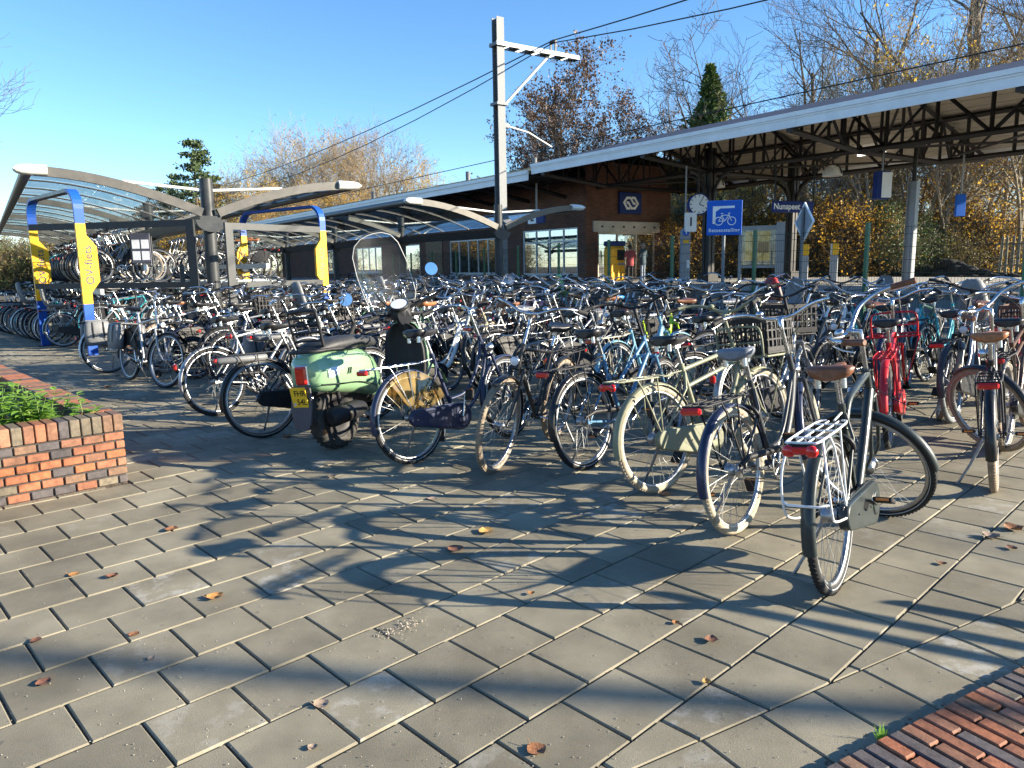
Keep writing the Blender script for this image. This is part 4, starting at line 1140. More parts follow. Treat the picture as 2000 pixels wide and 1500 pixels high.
def m_bar(kind, hi):
    def fn():
        mb = MB(); n = 8 if hi else 5
        S0 = V(axx(STZ), 0, STZ)
        mb.tube([V(axx(.88), 0, .88), V(axx(STZ - .02), 0, STZ - .02)], .0125, n)
        f = V(.05, 0, .02) if kind != 'oma' else V(.035, 0, .01)
        mb.tube([V(axx(STZ - .05), 0, STZ - .05), S0, S0 + f], [.014, .016, .017], n)
        C = S0 + f
        mb.tube([C + V(0, -.022, 0), C + V(0, .022, 0)], .018, n)
        for s in (-1, 1):
            if kind == 'oma': pts = [C, C + V(.035, s * .07, .02), C + V(.03, s * .17, .055), C + V(-.06, s * .265, .06), C + V(-.17, s * .295, .035), C + V(-.28, s * .30, .005)]
            elif kind == 'wide': pts = [C, C + V(.01, s * .08, .012), C + V(-.01, s * .19, .055), C + V(-.07, s * .28, .065), C + V(-.15, s * .325, .055), C + V(-.245, s * .355, .035)]
            else: pts = [C, C + V(0, s * .10, .008), C + V(-.02, s * .20, .025), C + V(-.06, s * .29, .03), C + V(-.10, s * .34, .028)]
            q = smooth_path(pts, 4)
            mb.tube(q, .0112, n)
            e, d = Vector(q[-1]), (q[-1] - q[-3]).normalized()
            # brake lever
            lv = e - d * .14
            mb.tube([lv, lv + V(.04, -s * .005, -.012), lv + V(.035, s * .02, -.025) + d * .06, lv + V(.03, s * .03, -.03) + d * .12], .0055, 4)
        if hi:
            mb.ball(C + V(-.02, .12, .05), .026, 10, 6, sc=(1, 1, .7))
        return mb, 1
    return cached('bar_%s_%d' % (kind, hi), fn)
def grip_pts(kind, s):
    S0 = V(axx(STZ), 0, STZ); f = V(.05, 0, .02) if kind != 'oma' else V(.035, 0, .01); C = S0 + f
    if kind == 'oma': return C + V(-.16, s * .292, .037), C + V(-.285, s * .30, .004)
    if kind == 'wide': return C + V(-.14, s * .322, .057), C + V(-.25, s * .357, .034)
    return C + V(-.055, s * .285, .03), C + V(-.103, s * .345, .028)
def m_grip(kind, s, hi):
    def fn():
        a, b = grip_pts(kind, s); d = (b - a).normalized(); mb = MB()
        mb.tube([a, a + d * .012, a + d * .014, b - d * .012, b, b + d * .004], [.0165, .0175, .0155, .0165, .0175, .013], 8 if hi else 6)
        return mb, 1
    return cached('grip_%s_%d_%d' % (kind, s, hi), fn)
def m_cables(kind, hi):
    def fn():
        mb = MB(); S0 = V(axx(STZ), 0, STZ)
        for s in (-1, 1):
            a, b = grip_pts(kind, s)
            mb.tube(smooth_path([a + V(.02, 0, -.005), a + V(.12, -s * .08, .02), S0 + V(.14, s * .04, -.06), V(axx(.82) + .05, s * .02, .82), V(axx(.74) + .03, s * .03, .70)], 4), .0026, 4, caps=False)
        a, b = grip_pts(kind, -1)
        mb.tube(smooth_path([a + V(.03, 0, -.01), a + V(.10, .10, -.04), S0 + V(.08, .0, -.14), V(axx(.82) - .0, -.025, .80), V(.70, -.03, .56)], 4), .0026, 4, caps=False)
        return mb, 1
    return cached('cables_%s_%d' % (kind, hi), fn)
def m_saddle(kind, hi):
    def fn():
        mb = MB(); n = 14 if hi else 8
        # stations: x, half width, top z, depth
        if kind == 'wide': st = [(-.135, .045, .000, .03), (-.125, .088, .010, .05), (-.09, .108, .016, .055), (-.04, .095, .008, .052), (.01, .060, .000, .045), (.07, .034, .003, .04), (.12, .024, .006, .035), (.142, .012, .002, .02)]
        else: st = [(-.14, .035, .006, .025), (-.13, .070, .014, .04), (-.09, .083, .016, .045), (-.03, .066, .004, .042), (.03, .038, -.002, .038), (.09, .024, .0, .034), (.14, .018, .004, .03), (.158, .008, .0, .018)]
        rings = []
        for x, hw, tz, dp in st:
            r = []
            for i in range(n):
                a = 2 * pi * i / n
                c, s_ = cos(a), sin(a)
                y = hw * (abs(c) ** .75) * (1 if c > 0 else -1)
                z = tz + (0.018 * s_ if s_ > 0 else dp * s_) - .006 * (1 - abs(c)) * (1 if s_ > 0 else 0)
                r.append(V(x, y, z))
            rings.append(r)
        mb.loft(rings, 0)
        for s in (-1, 1):                        # springs and rails
            mb.tube([V(.10, s * .012, -.03), V(.02, s * .022, -.052), V(-.06, s * .03, -.052), V(-.10, s * .05, -.03)], .0035, 4, 1)
            if kind == 'wide': mb.tube([V(-.095, s * .055, -.075), V(-.095, s * .055, -.03)], .016, 8, 1)
        return mb, 2
    return cached('saddle_%s_%d' % (kind, hi), fn)
SADZ = .985
def m_post(hi):
    def fn():
        mb = MB(); mb.tube([V(seatx(.78), 0, .78), V(seatx(SADZ - .05), 0, SADZ - .05)], .0135, 8)
        mb.box((seatx(SADZ - .05), 0, SADZ - .05), (.05, .04, .025)); return mb, 1
    return cached('post', fn)
def m_carrier(hi, kind='std'):
    def fn():
        mb = MB(); n = 6 if hi else 4; z = .755; r = .0055
        x0, x1, w_ = -.37, .15, .065
        mb.tube(smooth_path([V(x1, -w_ * .5, z), V(x1 - .06, -w_, z), V(x0 + .04, -w_, z), V(x0, -w_ * .6, z), V(x0, w_ * .6, z), V(x0 + .04, w_, z), V(x1 - .06, w_, z), V(x1, w_ * .5, z)], 3), r, n)
        for y in (-.022, .022): mb.tube([V(x1 - .01, y, z - .002), V(x0, y, z - .002)], r * .8, n)
        for x in (-.26, -.1, .05): mb.tube([V(x, -w_, z), V(x, w_, z)], r * .8, n)
        for s in (-1, 1):
            mb.tube([V(-.20, s * w_, z), V(-.17, s * .075, .70), V(0, s * .072, .36)], r, n)
            mb.tube([V(-.02, s * w_, z), V(0, s * .072, .36)], r * .9, n)
            if kind == 'loop': mb.tube(smooth_path([V(-.30, s * w_, z), V(-.36, s * .09, .62), V(-.34, s * .095, .46), V(-.25, s * .085, .40), V(0, s * .078, .35)], 4), r, n)
        if kind == 'loop': mb.tube([V(-.352, -.093, .50), V(-.40, -.06, .50), V(-.40, .06, .50), V(-.352, .093, .50)], r, n)
        mb.tube([V(x1, 0, z), V(seatx(.76), 0, .77)], r, n)
        return mb, 1
    return cached('carrier_%d_%s' % (hi, kind), fn)
def hull(c0, r0, c1, r1, n=10):
    """outline round two circles"""
    d = hypot(c1[0] - c0[0], c1[1] - c0[1]); ang = atan2(c1[1] - c0[1], c1[0] - c0[0]); k = math.acos((r0 - r1) / d)
    P = []
    for i in range(n + 1):
        a = ang + k + (2 * pi - 2 * k) * i / n; P.append((c0[0] + r0 * cos(a), c0[1] + r0 * sin(a)))
    for i in range(n + 1):
        a = ang - k + 2 * k * i / n; P.append((c1[0] + r1 * cos(a), c1[1] + r1 * sin(a)))
    return P
TXZ = Matrix(((1, 0, 0, 0), (0, 0, 1, 0), (0, 1, 0, 0), (0, 0, 0, 1)))       # plan (x,y) -> (x,z), height -> y
def m_chain(kind, hi):
    def fn():
        mb = MB(); n = 10 if hi else 6
        if kind == 'case':
            P = hull((0, .35), .062, (BBx, BBz), .108, n)
            c = [sum(p[0] for p in P) / len(P), sum(p[1] for p in P) / len(P)]
            rings = []
            for y, k in ((-.045, .97), (-.050, 1.0), (-.078, 1.0), (-.088, .965), (-.090, .90)):
                rings.append([V(c[0] + (p[0] - c[0]) * (1 - (1 - k) * .35), y, c[1] + (p[1] - c[1]) * k) for p in P])
            mb.loft(rings, 0)
            mb.tube([V(p[0], -.064, p[1]) for p in P] + [V(P[0][0], -.064, P[0][1])], .0045, 5, caps=False)
            T = Matrix.Translation((BBx, -.090, BBz)) @ Ry
            mb.lathe([(.062, .004), (.060, -.004), (.045, -.006), (.028, -.004), (.0005, -.004)], 18, T)
            for q in (.12, .25, .36): mb.ball((q, -.091, .345 - .06 * q / .47), .006, 6, 4)
        elif kind == 'half':
            mb.tube([V(BBx + .09, -.07, BBz + .03), V(BBx + .03, -.07, BBz + .10), V(BBx - .05, -.07, BBz + .10), V(.05, -.07, .415), V(-.06, -.07, .39)], [.012, .02, .022, .018, .01], n, flat=(1, (0, 1, 0)))
            mb.tube([V(BBx - .03, -.06, BBz - .085), V(.02, -.06, .305)], .004, 4)
        else:
            mb.tube([V(BBx - .03, -.055, BBz - .08), V(.0, -.055, .32)], .004, 4); mb.tube([V(BBx - .03, -.055, BBz + .085), V(.0, -.055, .385)], .004, 4)
        return mb, 1
    return cached('chain_%s_%d' % (kind, hi), fn)
def m_crank(hi):
    def fn():
        mb = MB()
        mb.tube([V(0, -.105, 0), V(0, .10, 0)], .009, 6)
        T = Matrix.Translation((0, -.05, 0)) @ Ry
        mb.lathe([(.075, -.002), (.09, -.002), (.09, .002), (.075, .002), (.075, -.002)], 24, T)
        for s in (-1, 1):
            mb.tube([V(0, s * .1, 0), V(s * .17, s * .112, 0)], [.014, .009], 6, flat=(.6, (0, 1, 0)))
        for i in range(5):
            a = 2 * pi * i / 5; mb.tube([V(0, -.05, 0), V(.08 * cos(a), -.05, .08 * sin(a))], .006, 4)
        return mb, 1
    return cached('crank', fn)
def m_pedal(hi):
    def fn():
        mb = MB(); mb.box((0, 0, 0), (.085, .085, .024), m=0, bev=.005)
        for s in (-1, 1): mb.box((s * .0435, 0, 0), (.003, .055, .012), m=1)
        return mb, 2
    return cached('pedal', fn)
def m_stand(kind, hi):
    def fn():
        mb = MB()
        if kind == 'side': mb.tube([V(.10, .055, .31), V(.085, .13, .15), V(.07, .205, .022)], [.012, .009, .008], 6); mb.tube([V(.055, .205, .022), V(.095, .207, .022)], .011, 6)
        else:
            mb.box((.40, 0, .26), (.06, .07, .03))
            for s in (-1, 1): mb.tube([V(.40, s * .03, .26), V(.37, s * .12, .12), V(.355, s * .15, .02)], .010, 6)
        return mb, 1
    return cached('stand_' + kind, fn)
def m_rearlight(kind, hi):
    def fn():
        mb = MB()
        if kind == 'bar':
            mb.box((-.398, 0, .735), (.03, .115, .036), m=0, bev=.010); mb.box((-.380, 0, .735), (.02, .10, .03), m=1)
        elif kind == 'bow':
            for s in (-1, 1): mb.ball((-.395, s * .045, .725), .026, 8, 5, sc=(.6, 1.1, 1))
            mb.box((-.393, 0, .728), (.026, .07, .03), m=0, bev=.006); mb.box((-.378, 0, .735), (.02, .10, .03), m=1)
        else:
            mb.box((-.385, 0, .545), (.03, .05, .06), m=0, bev=.01); mb.box((-.372, 0, .545), (.02, .04, .05), m=1)
        return mb, 2
    return cached('rearlight_' + kind, fn)
def m_headlight(hi):
    def fn():
        mb = MB(); c = V(axx(.80) + .085, 0, .80)
        T = Matrix.Translation(c) @ Matrix.Rotation(radians(90), 4, 'Y')
        mb.lathe([(.008, -.05), (.022, -.035), (.034, .0), (.036, .018), (.033, .02)], 10, T, 0)
        mb.lathe([(.033, .018), (.02, .024), (.0005, .026)], 10, T, 1)
        mb.tube([V(axx(.78), 0, .78), c + V(-.02, 0, -.01)], .006, 5, 0)
        return mb, 2
    return cached('headlight', fn)
def m_crate(hi):
    def fn():
        mb = MB(); L, W, H = .34, .42, .26
        x0 = -L / 2; t = .012
        mb.box((0, 0, .008), (L, W, .014))
        for z in (.03, H - .02): 
            for s in (-1, 1):
                mb.box((0, s * (W / 2 - t / 2), z), (L, t, .035)); mb.box((s * (L / 2 - t / 2), 0, z), (t, W - 2 * t - .002, .035))
        for z in (.10, .165):
            for s in (-1, 1):
                mb.box((0, s * (W / 2 - t / 2), z), (L, t * .7, .012)); mb.box((s * (L / 2 - t / 2), 0, z), (t * .7, W - 2 * t - .002, .012))
        for s in (-1, 1):
            for i in range(7):
                mb.box((-L / 2 + .015 + i * (L - .03) / 6, s * (W / 2 - t / 2), H / 2), (.014, t * .8, H - .03))
            for i in range(9):
                mb.box((s * (L / 2 - t / 2), -W / 2 + .03 + i * (W - .06) / 8, H / 2), (t * .8, .014, H - .03))
        return mb, 1
    return cached('crate', fn)
def m_frontrack(hi):
    def fn():
        mb = MB(); z = .80; r = .009; xa = axx(.80) + .06
        mb.tube(smooth_path([V(xa, -.20, z), V(xa + .30, -.20, z), V(xa + .33, -.15, z), V(xa + .33, .15, z), V(xa + .30, .20, z), V(xa, .20, z), V(xa, -.20, z)], 3), r, 6)
        for y in (-.1, 0, .1): mb.tube([V(xa, y, z), V(xa + .33, y, z)], r * .7, 5)
        mb.tube(smooth_path([V(xa - .01, -.18, z), V(xa - .03, -.18, z + .17), V(xa - .035, -.12, z + .215), V(xa - .035, .12, z + .215), V(xa - .03, .18, z + .17), V(xa - .01, .18, z)], 3), r, 6)
        mb.tube([V(xa - .02, -.18, z + .1), V(xa - .02, .18, z + .1)], r * .7, 5)
        for s in (-1, 1): mb.tube([V(xa + .22, s * .2, z), V(1.13, s * .075, .37)], r * .7, 5)
        mb.tube([V(xa, 0, z), V(axx(.82), 0, .82)], r, 5)
        return mb, 1
    return cached('frontrack', fn)
def m_basket(hi):
    def fn():
        mb = MB(); xa = axx(.86) + .05
        for k in range(6):
            z = .80 + k * .045; g = .82 + .18 * k / 5
            a, b = .13 * g, .17 * g
            pts = [V(xa + .14 + a * cx, b * cy, z) for cx, cy in ((-1, -1), (1, -1), (1, 1), (-1, 1), (-1, -1))]
            mb.tube(pts, .0022 if k < 5 else .0045, 4, smooth=False)
        for i in range(28):
            t = i / 28 * 4; s = int(t); f = t - s
            cs = [(-1, -1), (1, -1), (1, 1), (-1, 1), (-1, -1)]
            cx = cs[s][0] + (cs[s + 1][0] - cs[s][0]) * f; cy = cs[s][1] + (cs[s + 1][1] - cs[s][1]) * f
            mb.tube([V(xa + .14 + .13 * .82 * cx, .17 * .82 * cy, .80), V(xa + .14 + .13 * cx, .17 * cy, 1.025)], .0018, 3, caps=False)
        for i in range(6): mb.tube([V(xa + .05 + i * .035, -.139, .80), V(xa + .05 + i * .035, .139, .80)], .0018, 3, caps=False)
        return mb, 1
    return cached('basket', fn)
def m_pannier(hi):
    def fn():
        mb = MB()
        for s in (-1, 1):
            rings = []
            for z, k in ((.42, .75), (.44, .95), (.55, 1.05), (.68, 1.0), (.75, .9), (.765, .7)):
                r = []
                for i in range(12):
                    a = 2 * pi * i / 12; cx, cy = cos(a), sin(a)
                    r.append(V(-.12 + .17 * k * (abs(cx) ** .5) * (1 if cx > 0 else -1), s * (.145 + .065 * k * (abs(cy) ** .6) * (1 if cy > 0 else -1)), z))
                rings.append(r)
            mb.loft(rings, 0)
            for x in (-.19, -.05): mb.tube([V(x, s * .205, .75), V(x, s * .219, .66), V(x, s * .219, .52)], .012, 4, 1, flat=(.3, (0, 1, 0)))
        mb.box((-.12, 0, .775), (.30, .30, .018), bev=.006)
        return mb, 2
    return cached('pannier', fn)
def m_battery(hi):
    def fn():
        mb = MB()
        mb.tube([V(-.36, 0, .715), V(-.34, 0, .715), V(.06, 0, .715), V(.085, 0, .715)], [.022, .036, .036, .026], 10, 0, flat=(1.5, (0, 1, 0)))
        mb.box((-.365, 0, .718), (.03, .055, .032), m=1, bev=.008)
        return mb, 2
    return cached('battery', fn)
def m_childseat(hi):
    def fn():
        mb = MB(); rings = []
        for x, z, hw, th in ((.02, .80, .10, .05), (-.02, .82, .13, .05), (-.20, .82, .14, .05), (-.26, .86, .145, .05), (-.31, 1.0, .14, .05), (-.335, 1.15, .12, .045), (-.34, 1.22, .09, .04), (-.338, 1.25, .05, .03)):
            r = []
            tang = Vector((-.3, 0, 1)) if z > .84 else Vector((-1, 0, .1))
            nn = Vector((tang.z, 0, -tang.x)).normalized()
            for i in range(10):
                a = 2 * pi * i / 10
                y = hw * (abs(cos(a)) ** .6) * (1 if cos(a) > 0 else -1)
                r.append(V(x, y, z) + nn * (th * .5 * sin(a) + .06 * (abs(y) / hw) ** 3 * .8))
            rings.append(r)
        mb.loft(rings, 0)
        for s in (-1, 1): mb.tube([V(-.1, s * .12, .80), V(-.02, s * .15, .66), V(.05, s * .14, .52)], [.03, .028, .03], 6, 0, flat=(.5, (0, 1, 0)))
        mb.box((-.352, 0, 1.02), (.012, .07, .03), m=1, bev=.004)
        return mb, 2
    return cached('childseat', fn)
def m_screen(hi):
    def fn():
        mb = MB(); rings = []
        for z, x, hw in ((.98, .93, .13), (1.08, .90, .155), (1.2, .86, .15), (1.29, .82, .12), (1.325, .80, .07)):
            rings.append([V(x - .12 * (t * t), hw * t, z) for t in (-1, -.6, -.2, .2, .6, 1)])
        mb.loft(rings, 0, closed=False)
        return mb, 1
    return cached('screen', fn)
def m_lock(hi):
    def fn():
        mb = MB(); T = Matrix.Translation((.235, 0, .60)) @ Matrix.Rotation(radians(68), 4, 'Y')
        pts = [T @ V(.06 * cos(a) - .02, .058 * sin(a), 0) for a in [radians(x) for x in range(40, 330, 24)]]
        mb.tube(pts, .013, 6); return mb, 1
    return cached('lock', fn)
def m_coat(hi):
    def fn():
        mb = MB()
        for s in (-1, 1):
            n = 10; inner = [V(.10 * cos(radians(a)), s * .078, .35 + .10 * sin(radians(a))) for a in [20 + 105 * i / n for i in range(n + 1)]]
            outer = [V(.352 * cos(radians(a)), s * .052, .35 + .352 * sin(radians(a))) for a in [20 + 105 * i / n for i in range(n + 1)]]
            mb.loft([inner, outer], 0, closed=False)
        return mb, 1
    return cached('coat', fn)
def m_chainbag(hi):
    def fn():
        mb = MB()
        pts = [V(.25 + .09 * cos(a), .0 + .02 * sin(3 * a), .72 + .08 * sin(a)) for a in [i * .5 for i in range(14)]]
        mb.tube(pts, .009, 6); return mb, 1
    return cached('chainlock', fn)

STEER_P = V(axx(.35), 0, .35); STEER_D = V(-.40, 0, 1).normalized()
def steer_m(deg): return Matrix.Translation(STEER_P) @ Matrix.Rotation(radians(deg), 4, STEER_D) @ Matrix.Translation(-STEER_P)
TYRES = {'black': (RUBBER, RUBBER_D), 'stripe': (RUBBER, REFLEX), 'cream': (TYRE_CREAM, TYRE_CREAM), 'tan': (TYRE_TAN, REFLEX), 'grey': (TYRE_GREY, TYRE_GREY)}
NB = [0]
COATS = {}
def bicycle(pos, head, label, lean=7.0, steer=0.0, hi=False, lod=0, frame='oma', col=None, guard=None, tyre='stripe', bar='oma', barm=None,
            saddle='wide', sadm=None, grip=None, chain='case', chm=None, carrier='std', carm=None, light='bar', stand='side', lamp=True,
            extras=(), group=None, crank=None, drum=False, z=0.0, scale=1.0, wheel_m=None, forkm=None):
    """one bicycle: rear contact at pos, nose towards heading (clockwise from +Y)"""
    NB[0] += 1
    col = col or P_BLACK; guard = guard or col; carm = carm or P_MATT; chm = chm or P_BLACK; sadm = sadm or SADDLE_K; grip = grip or RUBBER
    barm = barm or CHROME; forkm = forkm or col
    M0 = Matrix.Translation((pos[0], pos[1], z)) @ Matrix.Rotation(radians(90 - head), 4, 'Z') @ Matrix.Rotation(radians(-lean), 4, 'X') @ Matrix.Scale(scale, 4)
    b = thing('bicycle', label, 'bicycle', M=M0, group=group)
    I = None
    sm = steer_m(steer)
    def part(name, me, mats, M=None, parent=b): return ob(name, me, parent, M=M, mats=mats)
    wm = m_wheel(hi, 36 if hi else (22 if lod < 2 else 14), .034 if drum else .020)
    tm = m_tyre(hi, 1.15 if tyre in ('cream', 'tan', 'grey') else 1.0, tyre in ('stripe', 'tan'))
    mt = TYRES[tyre]
    for fr in (0, 1):
        Mx = Matrix.Translation((WB_ * fr, 0, WR)) @ Matrix.Rotation(random.uniform(0, 6), 4, 'Y')
        if fr: Mx = sm @ Mx
        wo = part('front_wheel' if fr else 'rear_wheel', wm, [wheel_m or ALU, STEEL], Mx)
        part('tyre', tm, mt if len(tm.materials) > 1 else mt[:1], None, wo)
    part('frame', m_frame(frame, hi), [col])
    part('fork', m_fork(hi), [forkm], sm)
    hb = part('handlebar', m_bar(bar, hi), [barm], sm)
    for s in (-1, 1): part('grip', m_grip(bar, s, hi), [grip], None, hb)
    part('saddle', m_saddle(saddle, hi), [sadm, CHROME if saddle == 'wide' else STEEL], Matrix.Translation((seatx(SADZ) - .01, 0, SADZ)))
    part('seat_post', m_post(hi), [CHROME])
    if guard is not False:
        part('rear_mudguard', m_guard(8, 192, hi), [guard], Matrix.Translation((0, 0, WR)))
        part('front_mudguard', m_guard(62, 196, hi), [guard], sm @ Matrix.Translation((WB_, 0, WR)))
    cr = part('crank', m_crank(hi), [CHROME], Matrix.Translation((BBx, 0, BBz)) @ Matrix.Rotation(crank if crank is not None else random.uniform(0, 6.28), 4, 'Y'))
    if lod < 2:
        for s in (-1, 1): part('pedal', m_pedal(hi), [RUBBER, ORANGE], Matrix.Translation((s * .17, s * .16, 0)), cr)
        part('stand', m_stand(stand, hi), [STEEL if stand == 'side' else P_MATT])
        part('cables', m_cables(bar, hi), [PLASTIC], sm)
    if chain: part('chain_case' if chain == 'case' else 'chain_guard', m_chain(chain, hi), [chm])
    if carrier: part('carrier', m_carrier(hi, carrier), [carm])
    if light: part('rear_light', m_rearlight(light, hi), [REDLENS, PLASTIC])
    if lamp and lod < 2: part('headlight', m_headlight(hi), [CHROME if barm is CHROME else PLASTIC, CLEAR], sm)
    for e in extras:
        k, mm = (e if isinstance(e, tuple) else (e, None))
        if k == 'front_crate':
            part('front_rack', m_frontrack(hi), [carm], sm)
            part('crate', m_crate(hi), [mm or PLASTIC], sm @ Matrix.Translation((axx(.80) + .235, 0, .815)))
        elif k == 'front_rack': part('front_rack', m_frontrack(hi), [mm or carm], sm)
        elif k == 'rear_crate': part('crate', m_crate(hi), [mm or PLASTIC], Matrix.Translation((-.13, 0, .765)))
        elif k == 'basket': part('basket', m_basket(hi), [mm or PLASTIC], sm)
        elif k == 'pannier': part('pannier', m_pannier(hi), [mm or PLASTIC_G, PLASTIC])
        elif k == 'battery': part('battery', m_battery(hi), [mm or PLASTIC_G, REDLENS])
        elif k == 'child_seat': part('child_seat', m_childseat(hi), [mm or PLASTIC_G, REDLENS])
        elif k == 'lock': part('ring_lock', m_lock(hi), [PLASTIC])
        elif k == 'chain_lock': part('chain_lock', m_chainbag(hi), [PLASTIC])
        elif k == 'coat': part('coat_guard', m_coat(hi), [mm or PLASTIC])
        elif k == 'screen': part('windscreen', m_screen(hi), [mm], sm)
        elif k == 'cover': 
            def fn():
                q = MB(); rings = []
                for x, hw, zz in ((-.15, .05, -.01), (-.13, .10, .018), (-.05, .11, .028), (.05, .06, .02), (.14, .03, .018), (.17, .012, .0)):
                    rings.append([V(x, hw * cos(a), zz + (.016 * sin(a) if sin(a) > 0 else .06 * sin(a))) for a in [2 * pi * i / 10 for i in range(10)]])
                q.loft(rings); return q, 1
            part('saddle_cover', cached('cover', fn), [mm], Matrix.Translation((seatx(SADZ) - .01, 0, SADZ + .004)))
    return b
# ---- the bicycles of the front row, one by one
FR = 'bicycles along the front row'
COATGLASS = glassmat('yellowed coat guard', (.62, .45, .20), .08, .25, (.5, .36, .15))
bicycle((1.45, 3.17), 37, 'nearest bicycle, dark grey with brown saddle and silver rear carrier', lean=6, steer=80, hi=True, frame='hero', col=P_DKGREEN, guard=P_DKGREEN,
        tyre='stripe', bar='wide', sadm=LEATHER, grip=LEATHER, chain='case', chm=P_DKGREEN, carrier='loop', carm=WHITEP, light='bow', stand='side', drum=True, extras=('lock',), crank=.35, group=FR)
bicycle((1.24, 3.92), 43, 'dark bicycle with grey saddle and cream tyres, second from the near right', lean=7, steer=14, hi=True, frame='low', col=P_GREY, guard=P_NAVY,
        tyre='cream', bar='wide', sadm=SADDLE_G, chain='half', chm=PLASTIC, carrier='std', carm=P_MATT, light='bar', drum=True, extras=('lock',), crank=1.2, group=FR)
bicycle((.95, 4.68), 54, 'olive green transport bicycle with olive chain case and black front crate', lean=6, steer=4, hi=True, frame='transport', col=P_OLIVE, guard=P_OLIVE,
        tyre='cream', bar='wide', chain='case', chm=P_OLIVE, carrier='std', carm=P_OLIVE, light='bow', barm=P_OLIVE, extras=('front_crate',), drum=True, crank=2.2, group=FR)
bicycle((.54, 5.26), 44, 'steel blue bicycle with black carrier and black chain guard', lean=6, steer=10, hi=True, frame='mixte', col=P_BLUE, guard=P_BLACK,
        tyre='stripe', bar='wide', barm=P_MATT, chain='half', chm=PLASTIC, carrier='std', light='bar', extras=('chain_lock', 'lock'), drum=True, crank=2.6, group=FR)
bicycle((.36, 6.25), 206, 'black city bicycle facing the camera with its front wheel turned', lean=7, steer=2, hi=True, frame='diamond', col=P_BLACK, guard=False,
        tyre='tan', bar='wide', chain='half', chm=P_BLACK, carrier='std', light='bar', crank=1.9, group=FR)
bicycle((-.75, 5.50), 41, 'navy granny bicycle with full chain case and yellowed coat guard', lean=6, steer=6, hi=True, frame='oma', col=P_NAVY, guard=P_NAVY,
        tyre='stripe', bar='oma', chain='case', chm=P_NAVY, carrier='std', carm=CHROME, light='bar', extras=(('coat', COATGLASS),), crank=1.75, group=FR)
bicycle((-2.20, 6.46), 48, 'black bicycle with a grey battery on its carrier, left of the scooter', lean=6, steer=8, hi=True, frame='mixte', col=P_BLACK, guard=P_BLACK,
        tyre='stripe', bar='wide', chain='case', chm=PLASTIC, carrier='std', light=None, extras=('battery', 'lock'), drum=True, crank=.2, group=FR)
bicycle((-3.02, 7.50), 40, 'bicycle with silver mudguards and red rear lights behind the battery bicycle', lean=6, steer=-12, hi=True, frame='diamond', col=P_SILVER, guard=P_SILVER,
        tyre='black', bar='wide', chain='half', chm=PLASTIC, carrier='std', carm=P_MATT, light='low', extras=('lock',), group=FR)
bicycle((-5.28, 10.15), 132, 'black and silver bicycle turned towards the camera, end of the front row', lean=6, steer=14, hi=True, frame='diamond', col=P_SILVER, guard=P_BLACK,
        tyre='stripe', bar='wide', chain='half', chm=PLASTIC, carrier='std', light='bar', extras=('pannier', 'coat'), group=FR)
bicycle((-5.95, 10.9), 50, 'bicycle with white mudguard and grey panniers beside the yellow and blue arch', lean=6, steer=0, hi=False, frame='mixte', col=WHITEP, guard=WHITEP,
        tyre='stripe', bar='wide', chain='half', carrier='std', light='low', extras=('pannier',), group=FR)
bicycle((2.98, 5.72), 31, 'bright red bicycle with red carriers and a black saddle', lean=5, steer=3, hi=True, frame='transport', col=P_RED, guard=P_RED,
        tyre='stripe', bar='wide', chain='case', chm=P_RED, carrier='std', carm=P_RED, light=None, extras=(('front_rack', P_RED),), crank=.1, group=FR)
bicycle((3.08, 4.58), 34, 'dark bicycle with tan leather saddle and brown tyres at the right edge', lean=6, steer=52, hi=True, frame='hero', col=P_BLACK, guard=P_BLACK,
        tyre='tan', bar='wide', sadm=LEATHER_T, grip=LEATHER, chain='half', chm=PLASTIC, carrier='std', light='bar', crank=.15, group=FR)
# ---- the packed rows behind the front row
def AB(a, b): return dA * a + dB * b
def fence_x(y): return 8.2 + (y - 8.03) * FD.x / FD.y
def in_shelter(p, C, m=3.0):
    r = p - C; return r.dot(SU) > -1.2 and abs(r.dot(SV)) < m
USED = [Vector((b.matrix_basis.translation.x, b.matrix_basis.translation.y, 0)) for b in list(bpy.data.objects) if b.name.startswith('bicycle') and b.type == 'EMPTY' and b.get('category') == 'bicycle']
COLS = [('black', P_BLACK, 25), ('matt black', P_MATT, 12), ('graphite grey', P_GREY, 13), ('silver', P_SILVER, 16), ('navy blue', P_NAVY, 7), ('white', WHITEP, 8), ('steel blue', P_BLUE, 3),
        ('teal', P_TEAL, 3), ('beige', P_BEIGE, 3), ('cream', P_CREAM, 3), ('bottle green', P_GREEN, 3), ('brown', P_BROWN, 2), ('pale blue', P_LBLUE, 2), ('red', P_RED, 1.5)]
FRK = ['oma', 'diamond', 'low', 'mixte', 'ebike', 'transport']
ORD = 'first second third fourth fifth sixth seventh eighth ninth tenth eleventh twelfth thirteenth fourteenth fifteenth sixteenth seventeenth eighteenth nineteenth twentieth'.split()
ORD += ['twenty-' + w_ for w_ in ORD[:9]] + ['thirtieth'] + ['thirty-' + w_ for w_ in ORD[:9]]
COUNT = {}
